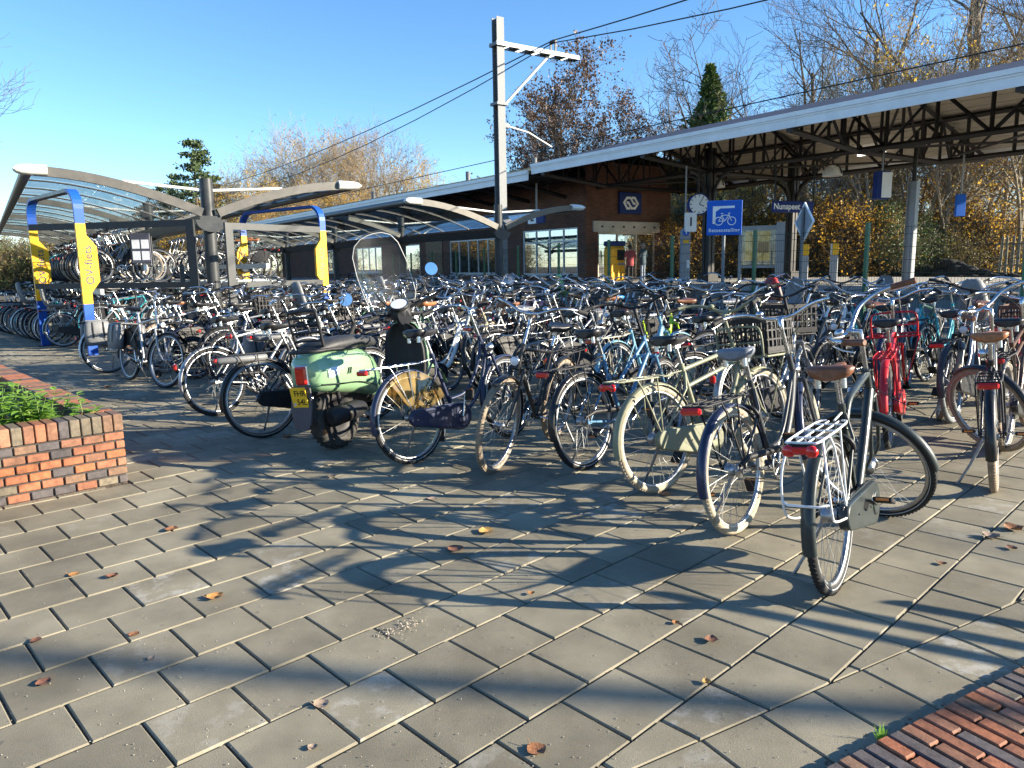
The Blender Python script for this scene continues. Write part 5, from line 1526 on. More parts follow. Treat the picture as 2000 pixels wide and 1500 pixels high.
def random_bike(p, head, phrase, grp, lod=1, lean=None, z=0.0, steer=None, end='right end'):
    cn, cm, _ = random.choices(COLS, [c[2] for c in COLS])[0]
    ex = []
    r = random.random()
    if r < .10: ex.append('front_crate')
    elif r < .18: ex.append('basket')
    r = random.random()
    if r < .10: ex.append('pannier')
    elif r < .22: ex.append('battery')
    elif r < .27: ex.append('child_seat')
    elif r < .31: ex.append('rear_crate')
    if random.random() < .35: ex.append('coat')
    if lod < 2 and random.random() < .5: ex.append('lock')
    if lod == 2: ex = [e for e in ex if e in ('basket', 'coat')]
    dark = random.random() < .68
    k = COUNT.get(grp, 0); COUNT[grp] = k + 1
    names = {'front_crate': 'front crate', 'basket': 'wire basket', 'pannier': 'panniers', 'battery': 'carrier battery', 'child_seat': 'child seat', 'rear_crate': 'rear crate'}
    wth = [names[e] for e in ex if e in names and lod < 2][:1]
    label = '%s bicycle %s%s, %s from its %s' % (cn, 'with ' + wth[0] + ' ' if wth else '', phrase, ORD[k], end)
    if len(label.split()) > 16: label = label.replace('with ' + wth[0] + ' ', '') if wth else label.replace(', left part', '')
    return bicycle((p.x, p.y), head, label, lean=random.uniform(3, 9) if lean is None else lean, steer=random.gauss(0, 16) if steer is None else steer,
                   lod=lod, frame=random.choices(FRK, [5, 4, 4, 3, 3, 2])[0], col=cm, guard=(P_BLACK if dark else cm), tyre=random.choices(['stripe', 'black', 'cream', 'tan', 'grey'], [8, 4, 1.2, 1, .8])[0],
                   bar=random.choices(['oma', 'wide', 'flat'], [4, 5, 2])[0], barm=random.choices([CHROME, P_MATT, ALU], [7, 2.4, 3])[0], saddle=random.choice(['wide', 'wide', 'slim']),
                   sadm=random.choices([SADDLE_K, LEATHER, SADDLE_G, LEATHER_T], [10, 1.5, 1, .7])[0], chain=random.choice(['case', 'half', 'case', 'bare']), chm=random.choice([P_BLACK, PLASTIC, cm]),
                   carm=random.choices([P_MATT, CHROME, ALU, cm], [5, 3, 2, 1])[0], light=random.choice(['bar', 'bow', 'bar', 'low']), extras=ex, group=grp, z=z, scale=random.uniform(.98, 1.05))
# special, recognisable ones in the crowd: image column, distance, heading, ...
SP_ = 'bicycles that stand out in the crowd'
SCRG = glassmat('clear plastic screen', (.86, .88, .9), .12, .12, (.7, .72, .75))
REDBAG = pm('red patterned bag', (.45, .03, .05), .6, c2=(.6, .3, .3), sc=40, lo=.55, hi=.6)
special = [
    (930, 17.2, 40, dict(col=P_BLACK, extras=[('front_crate', WHITEP)], frame='oma', label='black bicycle with a white plastic crate up front, beside the mast')),
    (1040, 14.6, 225, dict(col=P_MATT, extras=[('screen', SCRG), ('pannier', REDBAG)], frame='oma', label='black bicycle with a clear child windscreen and red patterned bags')),
    (1120, 16.8, 60, dict(col=P_BLACK, extras=[('child_seat', pm('pale green plastic', (.30, .52, .20), .5))], label='black bicycle with a pale green child seat, near the station window')),
    (1258, 12.2, 46, dict(col=P_GREY, extras=['front_crate'], frame='transport', label='grey bicycle with a black crate up front below the ticket machine')),
    (1238, 8.6, 48, dict(col=P_LIME, guard=P_BLACK, frame='ebike', label='bright lime green bicycle in the crowd')),
    (1215, 7.4, 44, dict(col=P_LBLUE, guard=P_LBLUE, frame='ebike', carm=P_CREAM, barm=P_MATT, label='pale blue electric bicycle with thick frame behind the front row')),
    (1400, 7.0, 45, dict(col=P_BEIGE, guard=P_BEIGE, frame='transport', tyre='cream', extras=['front_rack'], label='beige transport bicycle with cream tyres behind the olive one')),
    (1545, 10.6, 50, dict(col=P_MATT, extras=[('child_seat', pm('dark child seat', (.03, .03, .035), .5, c2=(.4, .02, .02), sc=4, lo=.5, hi=.55))], label='black bicycle with a dark and red child seat near the fence')),
    (1655, 10.4, 52, dict(col=P_TEAL, guard=P_TEAL, frame='oma', label='teal granny bicycle near the fence, left of the green post')),
    (1820, 8.9, 50, dict(col=P_TEAL, guard=P_BLACK, frame='low', label='teal bicycle near the fence at the right')),
    (790, 8.0, 44, dict(col=WHITEP, guard=P_BLACK, frame='low', label='white framed bicycle right behind the navy granny bicycle')),
    (375, 10.6, 62, dict(col=WHITEP, guard=P_BLACK, frame='diamond', label='white framed bicycle behind the left end of the front row')),
    (1205, 11.4, 228, dict(col=P_BLACK, extras=[('cover', pm('blue saddle cover', (.03, .25, .6), .4))], label='black bicycle with a bright blue saddle cover')),
    (1880, 6.6, 44, dict(col=P_SILVER, guard=P_GREY, tyre='grey', frame='oma', extras=[('basket', PLASTIC_G)], label='silver bicycle with black saddle and grey tyres behind the right edge one')),
    (1925, 8.2, 40, dict(col=P_SILVER, extras=[('child_seat', PLASTIC_G)], label='silver bicycle with a grey child seat at the far right')),
    (1745, 7.6, 38, dict(col=P_NAVY, frame='low', drum=True, extras=['lock'], label='navy bicycle with silver hub behind the red one')),
    (620, 9.2, 52, dict(col=P_NAVY, guard=P_BLACK, frame='transport', extras=[('front_rack', P_MATT)], label='navy transport bicycle with black front rack left of the scooter')),
    (1990, 5.6, 42, dict(col=P_BROWN, tyre='tan', guard=P_BLACK, frame='transport', extras=[('front_crate', pm('brown crate', (.085, .035, .024), .6))], label='dark bicycle with a large brown crate at the right edge')),
]
for px, d, hd, kw in special:
    p = P2(px, d); lab = kw.pop('label')
    bicycle((p.x, p.y), hd, lab, lean=random.uniform(4, 8), steer=random.gauss(0, 10), lod=0, hi=(d < 8), bar=random.choice(['oma', 'wide']), group=SP_, **kw)
    USED.append(p)
ROWS = [(3.95, 46, 7.9, 12.6, 'of the front row, left part', 'bicycles at the left end of the front row'),
        (5.55, 46, 3.0, 14.0, 'in the second row', 'bicycles in the second row'),
        (8.55, 226, 2.2, 15.5, 'in the third row', 'bicycles in the third row'),
        (9.05, 46, 1.9, 17.0, 'in the fourth row', 'bicycles in the fourth row'),
        (11.9, 226, 2.5, 17.5, 'in the fifth row', 'bicycles in the fifth row'),
        (12.4, 46, 3.0, 18.0, 'in the sixth row', 'bicycles in the sixth row'),
        (15.2, 226, 7.0, 19.0, 'in the seventh row', 'bicycles in the seventh row'),
        (15.8, 46, 8.0, 19.0, 'in the last row', 'bicycles in the last row')]
SCOOT = Vector((-1.46, 6.05, 0))
for a, hd, b0, b1, ph, gr in ROWS:
    b = b0
    step = .47 if a < 9 else .52
    while b < b1:
        p = AB(a + random.gauss(0, .16), b)
        b += step + random.gauss(0, .07)
        c = p + dirv(hd) * .55
        if p.x > fence_x(p.y) - .75 or c.x > fence_x(c.y) - .8 or abs(c.x) > .73 * c.y: continue
        if in_shelter(c, C1) or in_shelter(c, C2, 2.6): continue
        if any((p - q).length < .42 for q in USED): continue
        if (c - (SCOOT + dirv(30) * .8)).length < .75: continue
        if (c - P2(1411, 13.4)).length < .5 or random.random() < .05: continue
        if p.x < -.50 * p.y: continue
        USED.append(p)
        random_bike(p, hd + random.gauss(0, 6), ph, gr)
print('bikes in the open', NB[0])
# ---- bicycles in the racks under the near shelter, and under the far one
def rack_row(C, sg, u0, u1, step, z, ph, gr, tilt=0):
    u = u0
    tray = MB().box((0, 0, 0), (.07, 1.75, .05)).mesh('tray', [RACKM])
    while u < u1:
        p = C + SU * u + SV * (sg * 2.05)
        if z > 1: ob('tray', tray, RACKS[sg], M=Matrix.Translation((u, -sg * 1.45, z - .035)))
        u += step + random.gauss(0, .03)
        random_bike(p, 54.8 + (0 if sg < 0 else 180) + random.gauss(0, 3), ph, gr, lod=2, lean=random.gauss(0, 1.5), z=z, steer=random.gauss(0, 5), end='near end')
rack_row(C1, -1, .5, 11, .50, .12, 'in the lower tier of the left rack', 'bicycles in the lower left rack')
rack_row(C1, -1, .7, 11, .56, 1.24, 'in the upper tier of the left rack', 'bicycles in the upper left rack')
rack_row(C1, 1, .5, 11, .52, .12, 'in the lower tier of the right rack', 'bicycles in the lower right rack')
rack_row(C1, 1, 3.4, 11, .58, 1.24, 'in the upper tier of the right rack', 'bicycles in the upper right rack')
rack_row(C2, -1, .4, 9, .6, .0, 'standing under the far shelter', 'bicycles under the far shelter')
# a row on the ground at the far left, before the racks
for k in range(26):
    p = Vector((-9.0 - (k % 13) * .40, 14.9 + (k % 13) * .42, 0)) + (Vector((0, 0, 0)) if k < 13 else Vector((-1.6, -.9, 0)))
    if abs(p.x) > .74 * p.y: continue
    if any((p - q).length < .4 for q in USED): continue
    USED.append(p); random_bike(p, 60 + random.gauss(0, 8), 'by the left gateway arch', 'bicycles by the left gateway arch')
print('bikes', NB[0])
# ================================================================== scooter
SG = pm('sage green paint', (.215, .36, .195), .26, var=.05, sc=5, coat=.8, rv=.06)
SK = pm('scooter black', (.020, .020, .022), .5, var=.2, sc=14, rv=.1, spec=.35)
SSEAT = pm('scooter seat', (.030, .031, .033), .55, var=.2, sc=20, bump=.1, bsc=120)
MIRR = pm('mirror', (.92, .94, .96), .03, 1.0, var=.02, rv=0)
WSG = glassmat('windshield', (.95, .96, .96), .035, .03, (.75, .76, .76))
PLATE = pm('yellow plate', (.80, .50, .02), .45, var=.06, sc=20)
sc = thing('motor_scooter', 'sage green motor scooter with tall windshield and yellow number plate', 'scooter', M=Matrix.Translation(SCOOT) @ Matrix.Rotation(radians(90 - 27), 4, 'Z') @ Matrix.Rotation(radians(-5), 4, 'X') @ Matrix.Scale(1.07, 4))
def ell(x, hw, zc, hh, n=14, p=.7, top=1.0):
    r = []
    for i in range(n):
        a = 2 * pi * i / n; c, s = cos(a), sin(a)
        r.append(V(x, hw * (abs(c) ** p) * (1 if c > 0 else -1), zc + hh * (abs(s) ** p) * (1 if s > 0 else -1) * (top if s > 0 else 1)))
    return r
Rw, Fx = .245, 1.28
def tyre_mb(r, tw, n=28):
    mb = MB(); prof = [(r - .085 + tw * .0, -tw * .8), (r - .05, -tw), (r - .02, -tw * .95), (r, -tw * .45), (r, tw * .45), (r - .02, tw * .95), (r - .05, tw), (r - .085, tw * .8)]
    mb.lathe(prof, n, Ry)
    for i in range(30):
        a = 2 * pi * i / 30
        for s in (-1, 1): mb.box(((r - .004) * cos(a + s * .1), s * tw * .5, (r - .004) * sin(a + s * .1)), (.007, tw * .6, .020), Matrix.Rotation(-a, 3, 'Y') @ Matrix.Rotation(s * .6, 3, 'X'))
    return mb
for fr in (0, 1):
    Mx = Matrix.Translation((Fx if fr else 0, 0, Rw))
    g = MB(); g.lathe([(.05, -.05), (.15, -.04), (.162, -.05), (.162, .05), (.15, .04), (.05, .05)], 24, Ry); 
    for i in range(5):
        a = 2 * pi * i / 5; g.tube([V(.04 * cos(a), 0, .04 * sin(a)), V(.155 * cos(a), 0, .155 * sin(a))], .022, 6)
    w_ = g.build('front_wheel' if fr else 'rear_wheel', SK, sc, M=Mx)
    tyre_mb(Rw, .062).build('tyre', RUBBER_D, w_)
g = MB()                                                   # rear body
g.loft([ell(-.300, .075, .61, .07, 20, .55), ell(-.285, .115, .61, .11, 20, .55), ell(-.24, .150, .615, .145, 20, .6), ell(-.14, .182, .61, .165, 20, .65), ell(0, .200, .60, .180, 20, .68), ell(.16, .200, .585, .190, 20, .68), ell(.30, .180, .555, .195, 20, .68), ell(.40, .150, .515, .185, 20, .68), ell(.48, .115, .46, .15, 20, .7), ell(.53, .07, .41, .09, 20, .7)])
g.build('rear_body', SG, sc)
for s in (-1, 1):                                          # panel seam, cowl stripe and grab rail
    g = MB(); g.tube(smooth_path([V(-.27, s * .148, .53), V(-.1, s * .197, .515), V(.1, s * .207, .50), V(.30, s * .187, .45), V(.42, s * .145, .40)], 3), .004, 4); g.build('panel_seam', SK, sc)
    g = MB(); g.tube(smooth_path([V(-.2, s * .168, .71), V(0, s * .193, .72), V(.2, s * .193, .705), V(.36, s * .165, .66)], 3), .003, 4); g.build('chrome_strip', CHROME, sc)
g = MB()                                                   # undertray
g.loft([ell(-.24, .085, .49, .05), ell(-.05, .10, .48, .06), ell(.25, .10, .42, .08), ell(.45, .10, .36, .08), ell(.55, .09, .33, .06)]); g.build('undertray', SK, sc)
g = MB()                                                   # seat
g.loft([ell(-.20, .09, .775, .03), ell(-.17, .125, .785, .045), ell(-.02, .15, .80, .055), ell(.16, .155, .805, .06), ell(.32, .145, .80, .055), ell(.46, .115, .785, .045), ell(.53, .07, .77, .03)]); g.build('seat', SSEAT, sc)
g = MB()                                                   # footboard and tunnel
g.box((.72, 0, .27), (.46, .36, .05), bev=.02); g.loft([ell(.48, .12, .30, .06), ell(.7, .12, .28, .05), ell(.94, .13, .30, .06)]); g.build('footboard', SK, sc)
g = MB()                                                   # leg shield, black inside
rings = []
for z, x, hw in ((.26, .93, .16), (.36, .955, .20), (.50, .985, .215), (.65, 1.00, .205), (.78, 1.00, .18), (.86, .99, .12), (.89, .985, .06)):
    rings.append([V(x + .06 * (1 - (abs(t)) ** 2) - .09 * 0, hw * t, z) for t in (-1, -.8, -.4, 0, .4, .8, 1)] + [V(x + .035 + .06 * (1 - abs(t) ** 2), hw * t, z) for t in (1, .8, .4, 0, -.4, -.8, -1)])
g.loft(rings); g.build('leg_shield', SK, sc)
g = MB(); rings = []
for z, x, hw in ((.27, .98, .17), (.36, 1.0, .215), (.50, 1.03, .23), (.65, 1.045, .22), (.78, 1.045, .195), (.875, 1.03, .13), (.905, 1.025, .06)):
    rings.append([V(x + .07 * (1 - abs(t) ** 2), hw * t, z) for t in (-1, -.8, -.4, 0, .4, .8, 1)] + [V(x + .02 + .08 * (1 - abs(t) ** 2), hw * t, z) for t in (1, .8, .4, 0, -.4, -.8, -1)])
g.loft(rings); g.build('front_panel', SG, sc)
g = MB(); n = 12; rings = []                              # front mudguard
for i in range(n + 1):
    a = radians(10 + 140 * i / n); rings.append([V(Fx + .275 * cos(a) - .02 * t * t, .085 * t, Rw + (.275 - .05 * t * t) * sin(a)) for t in (-1, -.6, 0, .6, 1)] + [V(Fx + .265 * cos(a), .08 * t, Rw + (.265 - .05 * t * t) * sin(a)) for t in (1, .6, 0, -.6, -1)])
g.loft(rings); g.build('front_mudguard', SG, sc)
g = MB(); g.box((-.292, 0, .605), (.03, .135, .165), bev=.02); tl = g.build('tail_light_frame', CHROME, sc)
g = MB(); g.box((-.308, 0, .605), (.03, .108, .135), bev=.02); g.build('tail_light', REDLENS, tl)
for s in (-1, 1):
    g = MB(); g.loft([ell(-.20, .012, .60, .03, 8), ell(-.17, .016, .605, .045, 8), ell(-.10, .014, .615, .04, 8), ell(-.07, .006, .62, .02, 8)]); o = g.build('indicator', CLEAR, sc, M=Matrix.Translation((0, s * .186, 0)) @ Matrix.Rotation(s * .12, 4, 'Z'))
    g = MB()
    for x in (-.01, .015): g.box((x, s * .206, .60), (.008, .004, .05), Matrix.Rotation(.35, 3, 'Y'))
    g.build('decal', SK, sc)
g = MB(); g.loft([[V(-.31 + (.66 - z) * -.12 + dx, hw * t, z) for dx, t in ((0, -1), (0, 1), (.012, 1), (.012, -1))] for z, hw in ((.53, .085), (.45, .095), (.36, .098), (.26, .085), (.21, .06))], smooth=False); g.build('mud_flap', pm('grey flap', (.07, .07, .075), .6), sc)
Mp = Matrix.Translation((-.352, 0, .445)) @ Matrix.Rotation(radians(-9), 4, 'Y') @ Matrix(((0, 0, -1, 0), (-1, 0, 0, 0), (0, 1, 0, 0), (0, 0, 0, 1)))
pl_ = ob('number_plate', MB().box((0, 0, 0), (.145, .165, .006)).mesh('number_plate', [PLATE]), sc, M=Mp)
put_text('FHR', .062, Matrix.Translation((.016, .036, .004)), IRON, pl_, thick=.001, bold=.0005); put_text('54L', .062, Matrix.Translation((.02, -.030, .004)), IRON, pl_, thick=.001, bold=.0005)
MB().box((-.05, -.045, .004), (.022, .018, .003)).build('plate_mark', pm('plate mark', (.5, .55, .6), .4), pl_); MB().box((0, -.092, .002), (.145, .014, .006)).build('plate_holder', NSBLUE, pl_)
g = MB()                                                   # silencer on the right, swing arm
g.tube([V(-.22, -.15, .27), V(-.19, -.155, .275), V(.08, -.16, .29), V(.16, -.15, .29)], [.05, .075, .072, .05], 14); g.tube([V(.16, -.15, .28), V(.30, -.12, .25), V(.42, -.05, .26)], .02, 8); g.build('silencer', SK, sc)
g = MB(); g.tube([V(0, .10, .245), V(.2, .11, .27), V(.42, .09, .32)], [.06, .08, .08], 10); g.build('engine_case', pm('engine alloy', (.10, .10, .105), .5, .5), sc)
g = MB(); g.tube([V(-.02, -.10, .28), V(-.10, -.13, .56)], .018, 8); g.build('shock_absorber', SK, sc)
g = MB(); r = .0125                                         # rear rack, folded up
g.tube(smooth_path([V(.14, -.17, .76), V(-.10, -.15, .775), V(-.27, -.12, .775), V(-.29, 0, .775), V(-.27, .12, .775), V(-.10, .15, .775), V(.14, .17, .76)], 3), r, 6)
lo = V(-.27, 0, .785); up = V(-.36, 0, 1.03)
loop = [V(-.17, -.13, .80), V(-.215, -.135, 1.03), V(-.22, -.10, 1.07), V(-.22, .10, 1.07), V(-.215, .135, 1.03), V(-.17, .13, .80)]
g.tube(smooth_path(loop, 3), r, 6)
for k in (.2, .45, .7, .9): g.tube([V(-.17 - .05 * k, -.132, .80 + .25 * k), V(-.17 - .05 * k, .132, .80 + .25 * k)], r * .8, 6)
g.build('rear_rack', SK, sc)
# headset, turned to the left
SM = Matrix.Translation((1.06, 0, .9)) @ Matrix.Rotation(radians(50), 4, V(-.35, 0, 1).normalized()) @ Matrix.Translation((-1.06, 0, -.9))
g = MB(); g.loft([ell(.97, .055, .93, .06, 12), ell(.985, .08, .98, .075, 12), ell(1.04, .10, 1.02, .08, 12), ell(1.12, .10, 1.02, .08, 12), ell(1.19, .08, 1.01, .07, 12), ell(1.21, .05, 1.0, .05, 12)])
g.loft([[V(1.03 + .05 * cos(a) - (z - .82) * .1, .07 * k * sin(a), z) for a in [2 * pi * i / 10 for i in range(10)]] for z, k in ((.80, .7), (.88, .9), (.98, 1.2), (1.04, 1.35))])
hd = g.build('headset', SK, sc, M=SM)
g = MB(); T_ = Matrix.Translation((.985, 0, 1.055)) @ Matrix.Rotation(radians(-38), 4, 'Y'); g.lathe([(.085, -.02), (.088, .0), (.082, .012), (.075, .012)], 20, T_); g.build('dial_ring', SK, hd)
g = MB(); g.lathe([(.076, .010), (.0005, .012)], 20, T_); g.build('dial', CLEAR, hd)
for s in (-1, 1):
    g = MB(); g.tube([V(1.06, s * .08, 1.0), V(1.02, s * .22, 1.02)], .014, 8); g.tube([V(1.03, s * .20, 1.02), V(.985, s * .34, 1.015)], .018, 8); g.tube([V(1.09, s * .16, 1.03), V(1.06, s * .28, 1.03), V(1.02, s * .34, 1.02)], .006, 5); g.build('grip', RUBBER, hd)
    g = MB(); g.tube(smooth_path([V(1.06, s * .20, 1.03), V(1.07, s * .27, 1.10), V(1.05, s * .35, 1.19), V(1.05, s * .39, 1.23)], 3), .006, 6); g.build('mirror_stalk', SK, hd)
    Tm = Matrix.Translation((1.045, s * .41, 1.26)) @ Matrix.Rotation(radians(-90 + 2), 4, 'Y') @ Matrix.Rotation(s * radians(-4), 4, 'X')
    g = MB(); g.lathe([(.0005, -.02), (.04, -.016), (.060, .0), (.061, .005), (.058, .006)], 24, Tm); mm = g.build('mirror_shell', SK, hd)
    g = MB(); g.lathe([(.0585, .0055), (.0005, .0060)], 24, Tm); g.build('mirror_glass', MIRR, mm)
g = MB(); rings = []; edge = []
for z, hw, x in ((1.06, .19, 1.16), (1.12, .225, 1.155), (1.25, .235, 1.13), (1.42, .235, 1.085), (1.58, .215, 1.045), (1.66, .17, 1.02), (1.70, .10, 1.008), (1.712, .03, 1.003)):
    rings.append([V(x + .05 * (1 - t * t), hw * t, z) for t in (-1, -.7, -.35, 0, .35, .7, 1)])
g.loft(rings, closed=False); wso = g.build('windshield', WSG, hd)
g = MB(); g.tube([r_[0] for r_ in rings] + [r_[-1] for r_ in rings[::-1]], .0042, 6); g.build('windshield_edge', pm('pale plastic edge', (.42, .42, .41), .4), wso)
g = MB()
for s in (-1, 1): g.tube([V(1.10, s * .06, 1.04), V(1.18, s * .10, 1.16), V(1.17, s * .13, 1.26)], .007, 5)
g.build('windshield_bracket', SK, wso)
g = MB(); g.tube([V(.40, .10, .30), V(.36, .20, .14), V(.34, .26, .03)], .012, 6); g.build('side_stand', SK, sc)
# ================================================================== trees
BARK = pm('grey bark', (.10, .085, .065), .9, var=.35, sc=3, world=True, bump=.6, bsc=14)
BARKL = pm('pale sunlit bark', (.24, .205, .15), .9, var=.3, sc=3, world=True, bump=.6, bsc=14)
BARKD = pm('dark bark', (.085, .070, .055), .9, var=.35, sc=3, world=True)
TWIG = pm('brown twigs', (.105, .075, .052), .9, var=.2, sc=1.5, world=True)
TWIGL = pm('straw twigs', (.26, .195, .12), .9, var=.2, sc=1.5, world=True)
L_YEL = leafmat('yellow beech leaves', (.78, .50, .05), (.55, .30, .05), .5)
L_RUST = leafmat('rusty leaves', (.155, .085, .050), (.11, .070, .042), .2)
L_GRN = leafmat('ivy leaves', (.060, .115, .030), (.12, .16, .045), .2)
L_OLV = leafmat('olive undergrowth', (.16, .17, .04), (.34, .24, .06), .3)
L_PINE = leafmat('pine needles', (.050, .085, .032), (.085, .12, .04), .15)
L_WEED = leafmat('weed leaves', (.13, .29, .035), (.25, .42, .07), .4)
L_GOLD = leafmat('golden leaves', (.75, .55, .10), (.60, .36, .06), .5)
def rvec(): return Vector((random.gauss(0, 1), random.gauss(0, 1), random.gauss(0, 1))).normalized()
def leafq(mb, p, s, m=0):
    """one folded leaf: two triangles about a rib"""
    d = rvec(); n = d.cross(rvec()).normalized(); u = d.cross(n)
    a = p; b = p + d * s; l = p + d * s * .45 + n * s * .34 + u * s * .1; r = p + d * s * .45 - n * s * .34 + u * s * .1
    mb.add([a, r, b, l], [(0, 1, 2), (0, 2, 3)], m)
def grow(seed, H, r0, first=.35, spread=.75, lv=4, kids=(6, 5, 4, 4), curve=.18, multi=1, up=.25):
    """returns trunk/limb mesh builder, twig builder, list of twig tips"""
    rs = random.getstate(); random.seed(seed)
    T, K, tips = MB(), MB(), []
    def branch(p, d, L, r, level):
        n = 4 if level < 2 else 3
        pts, rr = [p], [r]
        q = Vector(p); dd = Vector(d)
        for i in range(n):
            dd = (dd + rvec() * curve + Vector((0, 0, up * (.35 if level else .1)))).normalized()
            q = q + dd * (L / n); pts.append(q.copy()); rr.append(max(.010, r * (1 - .74 * (i + 1) / n)))
        if level <= 1: T.tube(pts, rr, 7 if level == 0 else 5, caps=False)
        elif level == 2: T.tube(pts, rr, 4, caps=False)
        else: K.tube(pts, rr, 3, caps=False, smooth=False)
        if level >= lv - 1: tips.extend(pts[1:])
        if level >= lv: return
        m = kids[min(level, len(kids) - 1)]
        lo = first if level == 0 else .22
        for k in range(m):
            t = lo + (1 - lo) * (k + random.random() * .8) / m
            t = min(.98, t); i = min(n - 1, int(t * n)); f = t * n - i
            b = pts[i].lerp(pts[i + 1], f); rb = rr[i] + (rr[i + 1] - rr[i]) * f
            ax = (pts[i + 1] - pts[i]).normalized()
            side = ax.cross(rvec()).normalized()
            nd_ = (ax * (1 - spread * .6) + side * spread).normalized()
            branch(b, nd_, L * random.uniform(.42, .66) * (1.1 - .45 * t if level == 0 else 1), max(.012, rb * random.uniform(.50, .72)), level + 1)
    for k in range(multi):
        a = 2 * pi * k / multi + seed
        d = Vector((cos(a) * .16, sin(a) * .16, 1)) if multi > 1 else Vector((random.gauss(0, .04), random.gauss(0, .04), 1))
        branch(Vector((cos(a) * .2 * (multi > 1), sin(a) * .2 * (multi > 1), -.2)), d.normalized(), H, r0, 0)
    random.setstate(rs)
    return T, K, tips
KIND = {}
def kind(name, bark, twig, seed, H, r0, leaf=None, nleaf=0, ls=.16, jit=.25, tipsel=None, **kw):
    T, K, tips = grow(seed, H, r0, **kw)
    rs = random.getstate(); random.seed(seed + 5)
    for i in range(nleaf):
        p = random.choice(tips)
        if tipsel and not tipsel(p): continue
        leafq(K, p + rvec() * random.random() * jit, random.uniform(.6, 1.3) * ls, 1)
    random.setstate(rs)
    KIND[name] = (T.mesh('trunk', [bark]), K.mesh('crown', [twig, leaf or twig]), len(K.f))
kind('bare_a', BARK, TWIG, 3, 13, .42, lv=4, kids=(8, 5, 4, 4), first=.28, spread=.62, curve=.24)
kind('bare_b', BARK, TWIG, 11, 15, .42, lv=4, kids=(8, 5, 4, 4), first=.34, spread=.55, up=.32, curve=.24)
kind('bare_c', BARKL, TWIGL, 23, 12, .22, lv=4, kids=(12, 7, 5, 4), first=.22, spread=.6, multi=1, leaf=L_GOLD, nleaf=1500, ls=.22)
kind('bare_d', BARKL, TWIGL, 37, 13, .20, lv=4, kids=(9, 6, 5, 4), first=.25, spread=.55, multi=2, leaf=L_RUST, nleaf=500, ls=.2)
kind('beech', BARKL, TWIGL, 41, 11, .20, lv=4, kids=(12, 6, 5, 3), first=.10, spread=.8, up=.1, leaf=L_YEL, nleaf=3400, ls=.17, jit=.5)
kind('beech_b', BARK, TWIG, 47, 9, .15, lv=4, kids=(12, 6, 5, 3), first=.06, spread=.85, up=.08, leaf=L_GOLD, nleaf=2800, ls=.17, jit=.6)
kind('rusty', BARKD, TWIG, 53, 13, .22, lv=4, kids=(11, 6, 5, 3), first=.18, spread=.6, leaf=L_RUST, nleaf=7500, ls=.22, jit=.4)
kind('shrub', BARK, TWIG, 61, 4.2, .06, lv=3, kids=(12, 8, 6), first=.03, spread=.9, multi=3, up=.1, leaf=L_OLV, nleaf=2800, ls=.15, jit=.4)
kind('shrub_gold', BARK, TWIG, 67, 4.6, .06, lv=3, kids=(12, 8, 6), first=.03, spread=.9, multi=3, up=.1, leaf=L_YEL, nleaf=2600, ls=.15, jit=.4)
kind('evergreen_bush', BARKD, TWIG, 71, 4.5, .07, lv=3, kids=(12, 8, 6), first=.03, spread=.85, multi=3, up=.1, leaf=L_GRN, nleaf=9000, ls=.13, jit=.45)
# pine: tiers of drooping boughs with needle clumps
def make_pine():
    rs = random.getstate(); random.seed(5); T, K = MB(), MB()
    T.tube([V(0, 0, -.2), V(.1, 0, 5), V(0, .1, 10), V(.05, 0, 14.5)], [.26, .2, .12, .02], 7, caps=False)
    for k in range(46):
        z = 5 + 9.3 * (k / 46) + random.uniform(-.2, .2); L = (15.2 - z) * .36 + .4; a = random.uniform(0, 6.28)
        e = V(cos(a) * L, sin(a) * L, z + L * random.uniform(-.05, .28)); m = V(cos(a) * L * .5, sin(a) * L * .5, z + .02 * L)
        T.tube([V(0, 0, z), m, e], [.05, .03, .01], 4, caps=False)
        for i in range(80):
            t = .25 + .75 * random.random(); p = V(0, 0, z).lerp(e, t) + Vector((random.gauss(0, .28), random.gauss(0, .28), random.gauss(.06, .16))) * (.5 + L * .25)
            leafq(K, p, random.uniform(.2, .42), 0)
    random.setstate(rs)
    KIND['pine'] = (T.mesh('trunk', [BARKD]), K.mesh('crown', [L_PINE]), 0)
make_pine()
# ivy climbing a trunk: a tapering sleeve of leaves
def make_ivy(name, H, r0, r1, n, bare):
    rs = random.getstate(); random.seed(9); T, K = MB(), MB()
    t0, k0, tips = grow(*bare)
    for i in range(n):
        z = H * random.random(); a = random.uniform(0, 6.28); R = min(r0, (H - z) * (.40 if r1 < .3 else .9) + .06)
        R *= .78 + .30 * sin(z * 2.3 + 2 * sin(a)) * sin(2 * a + z * .8) + random.gauss(0, .06); rr = R * (random.random() ** .4)
        leafq(K, V(rr * cos(a), rr * sin(a), z), random.uniform(.14, .30), 0)
    for m in range(len(k0.f)): pass
    off = len(K.v); K.v.extend(k0.v); K.f.extend([tuple(i + off for i in f) for f in k0.f]); K.m.extend([1] * len(k0.f)); K.sm.extend([False] * len(k0.f))
    random.setstate(rs)
    KIND[name] = (t0.mesh('trunk', [BARKD]), K.mesh('crown', [L_GRN, TWIG]), 0)
make_ivy('ivy_cone', 9.5, 2.1, .25, 12000, (83, 8.5, .22))
make_ivy('ivy_small', 11.0, .95, .35, 7000, (89, 13.0, .20))
ORDT = {}
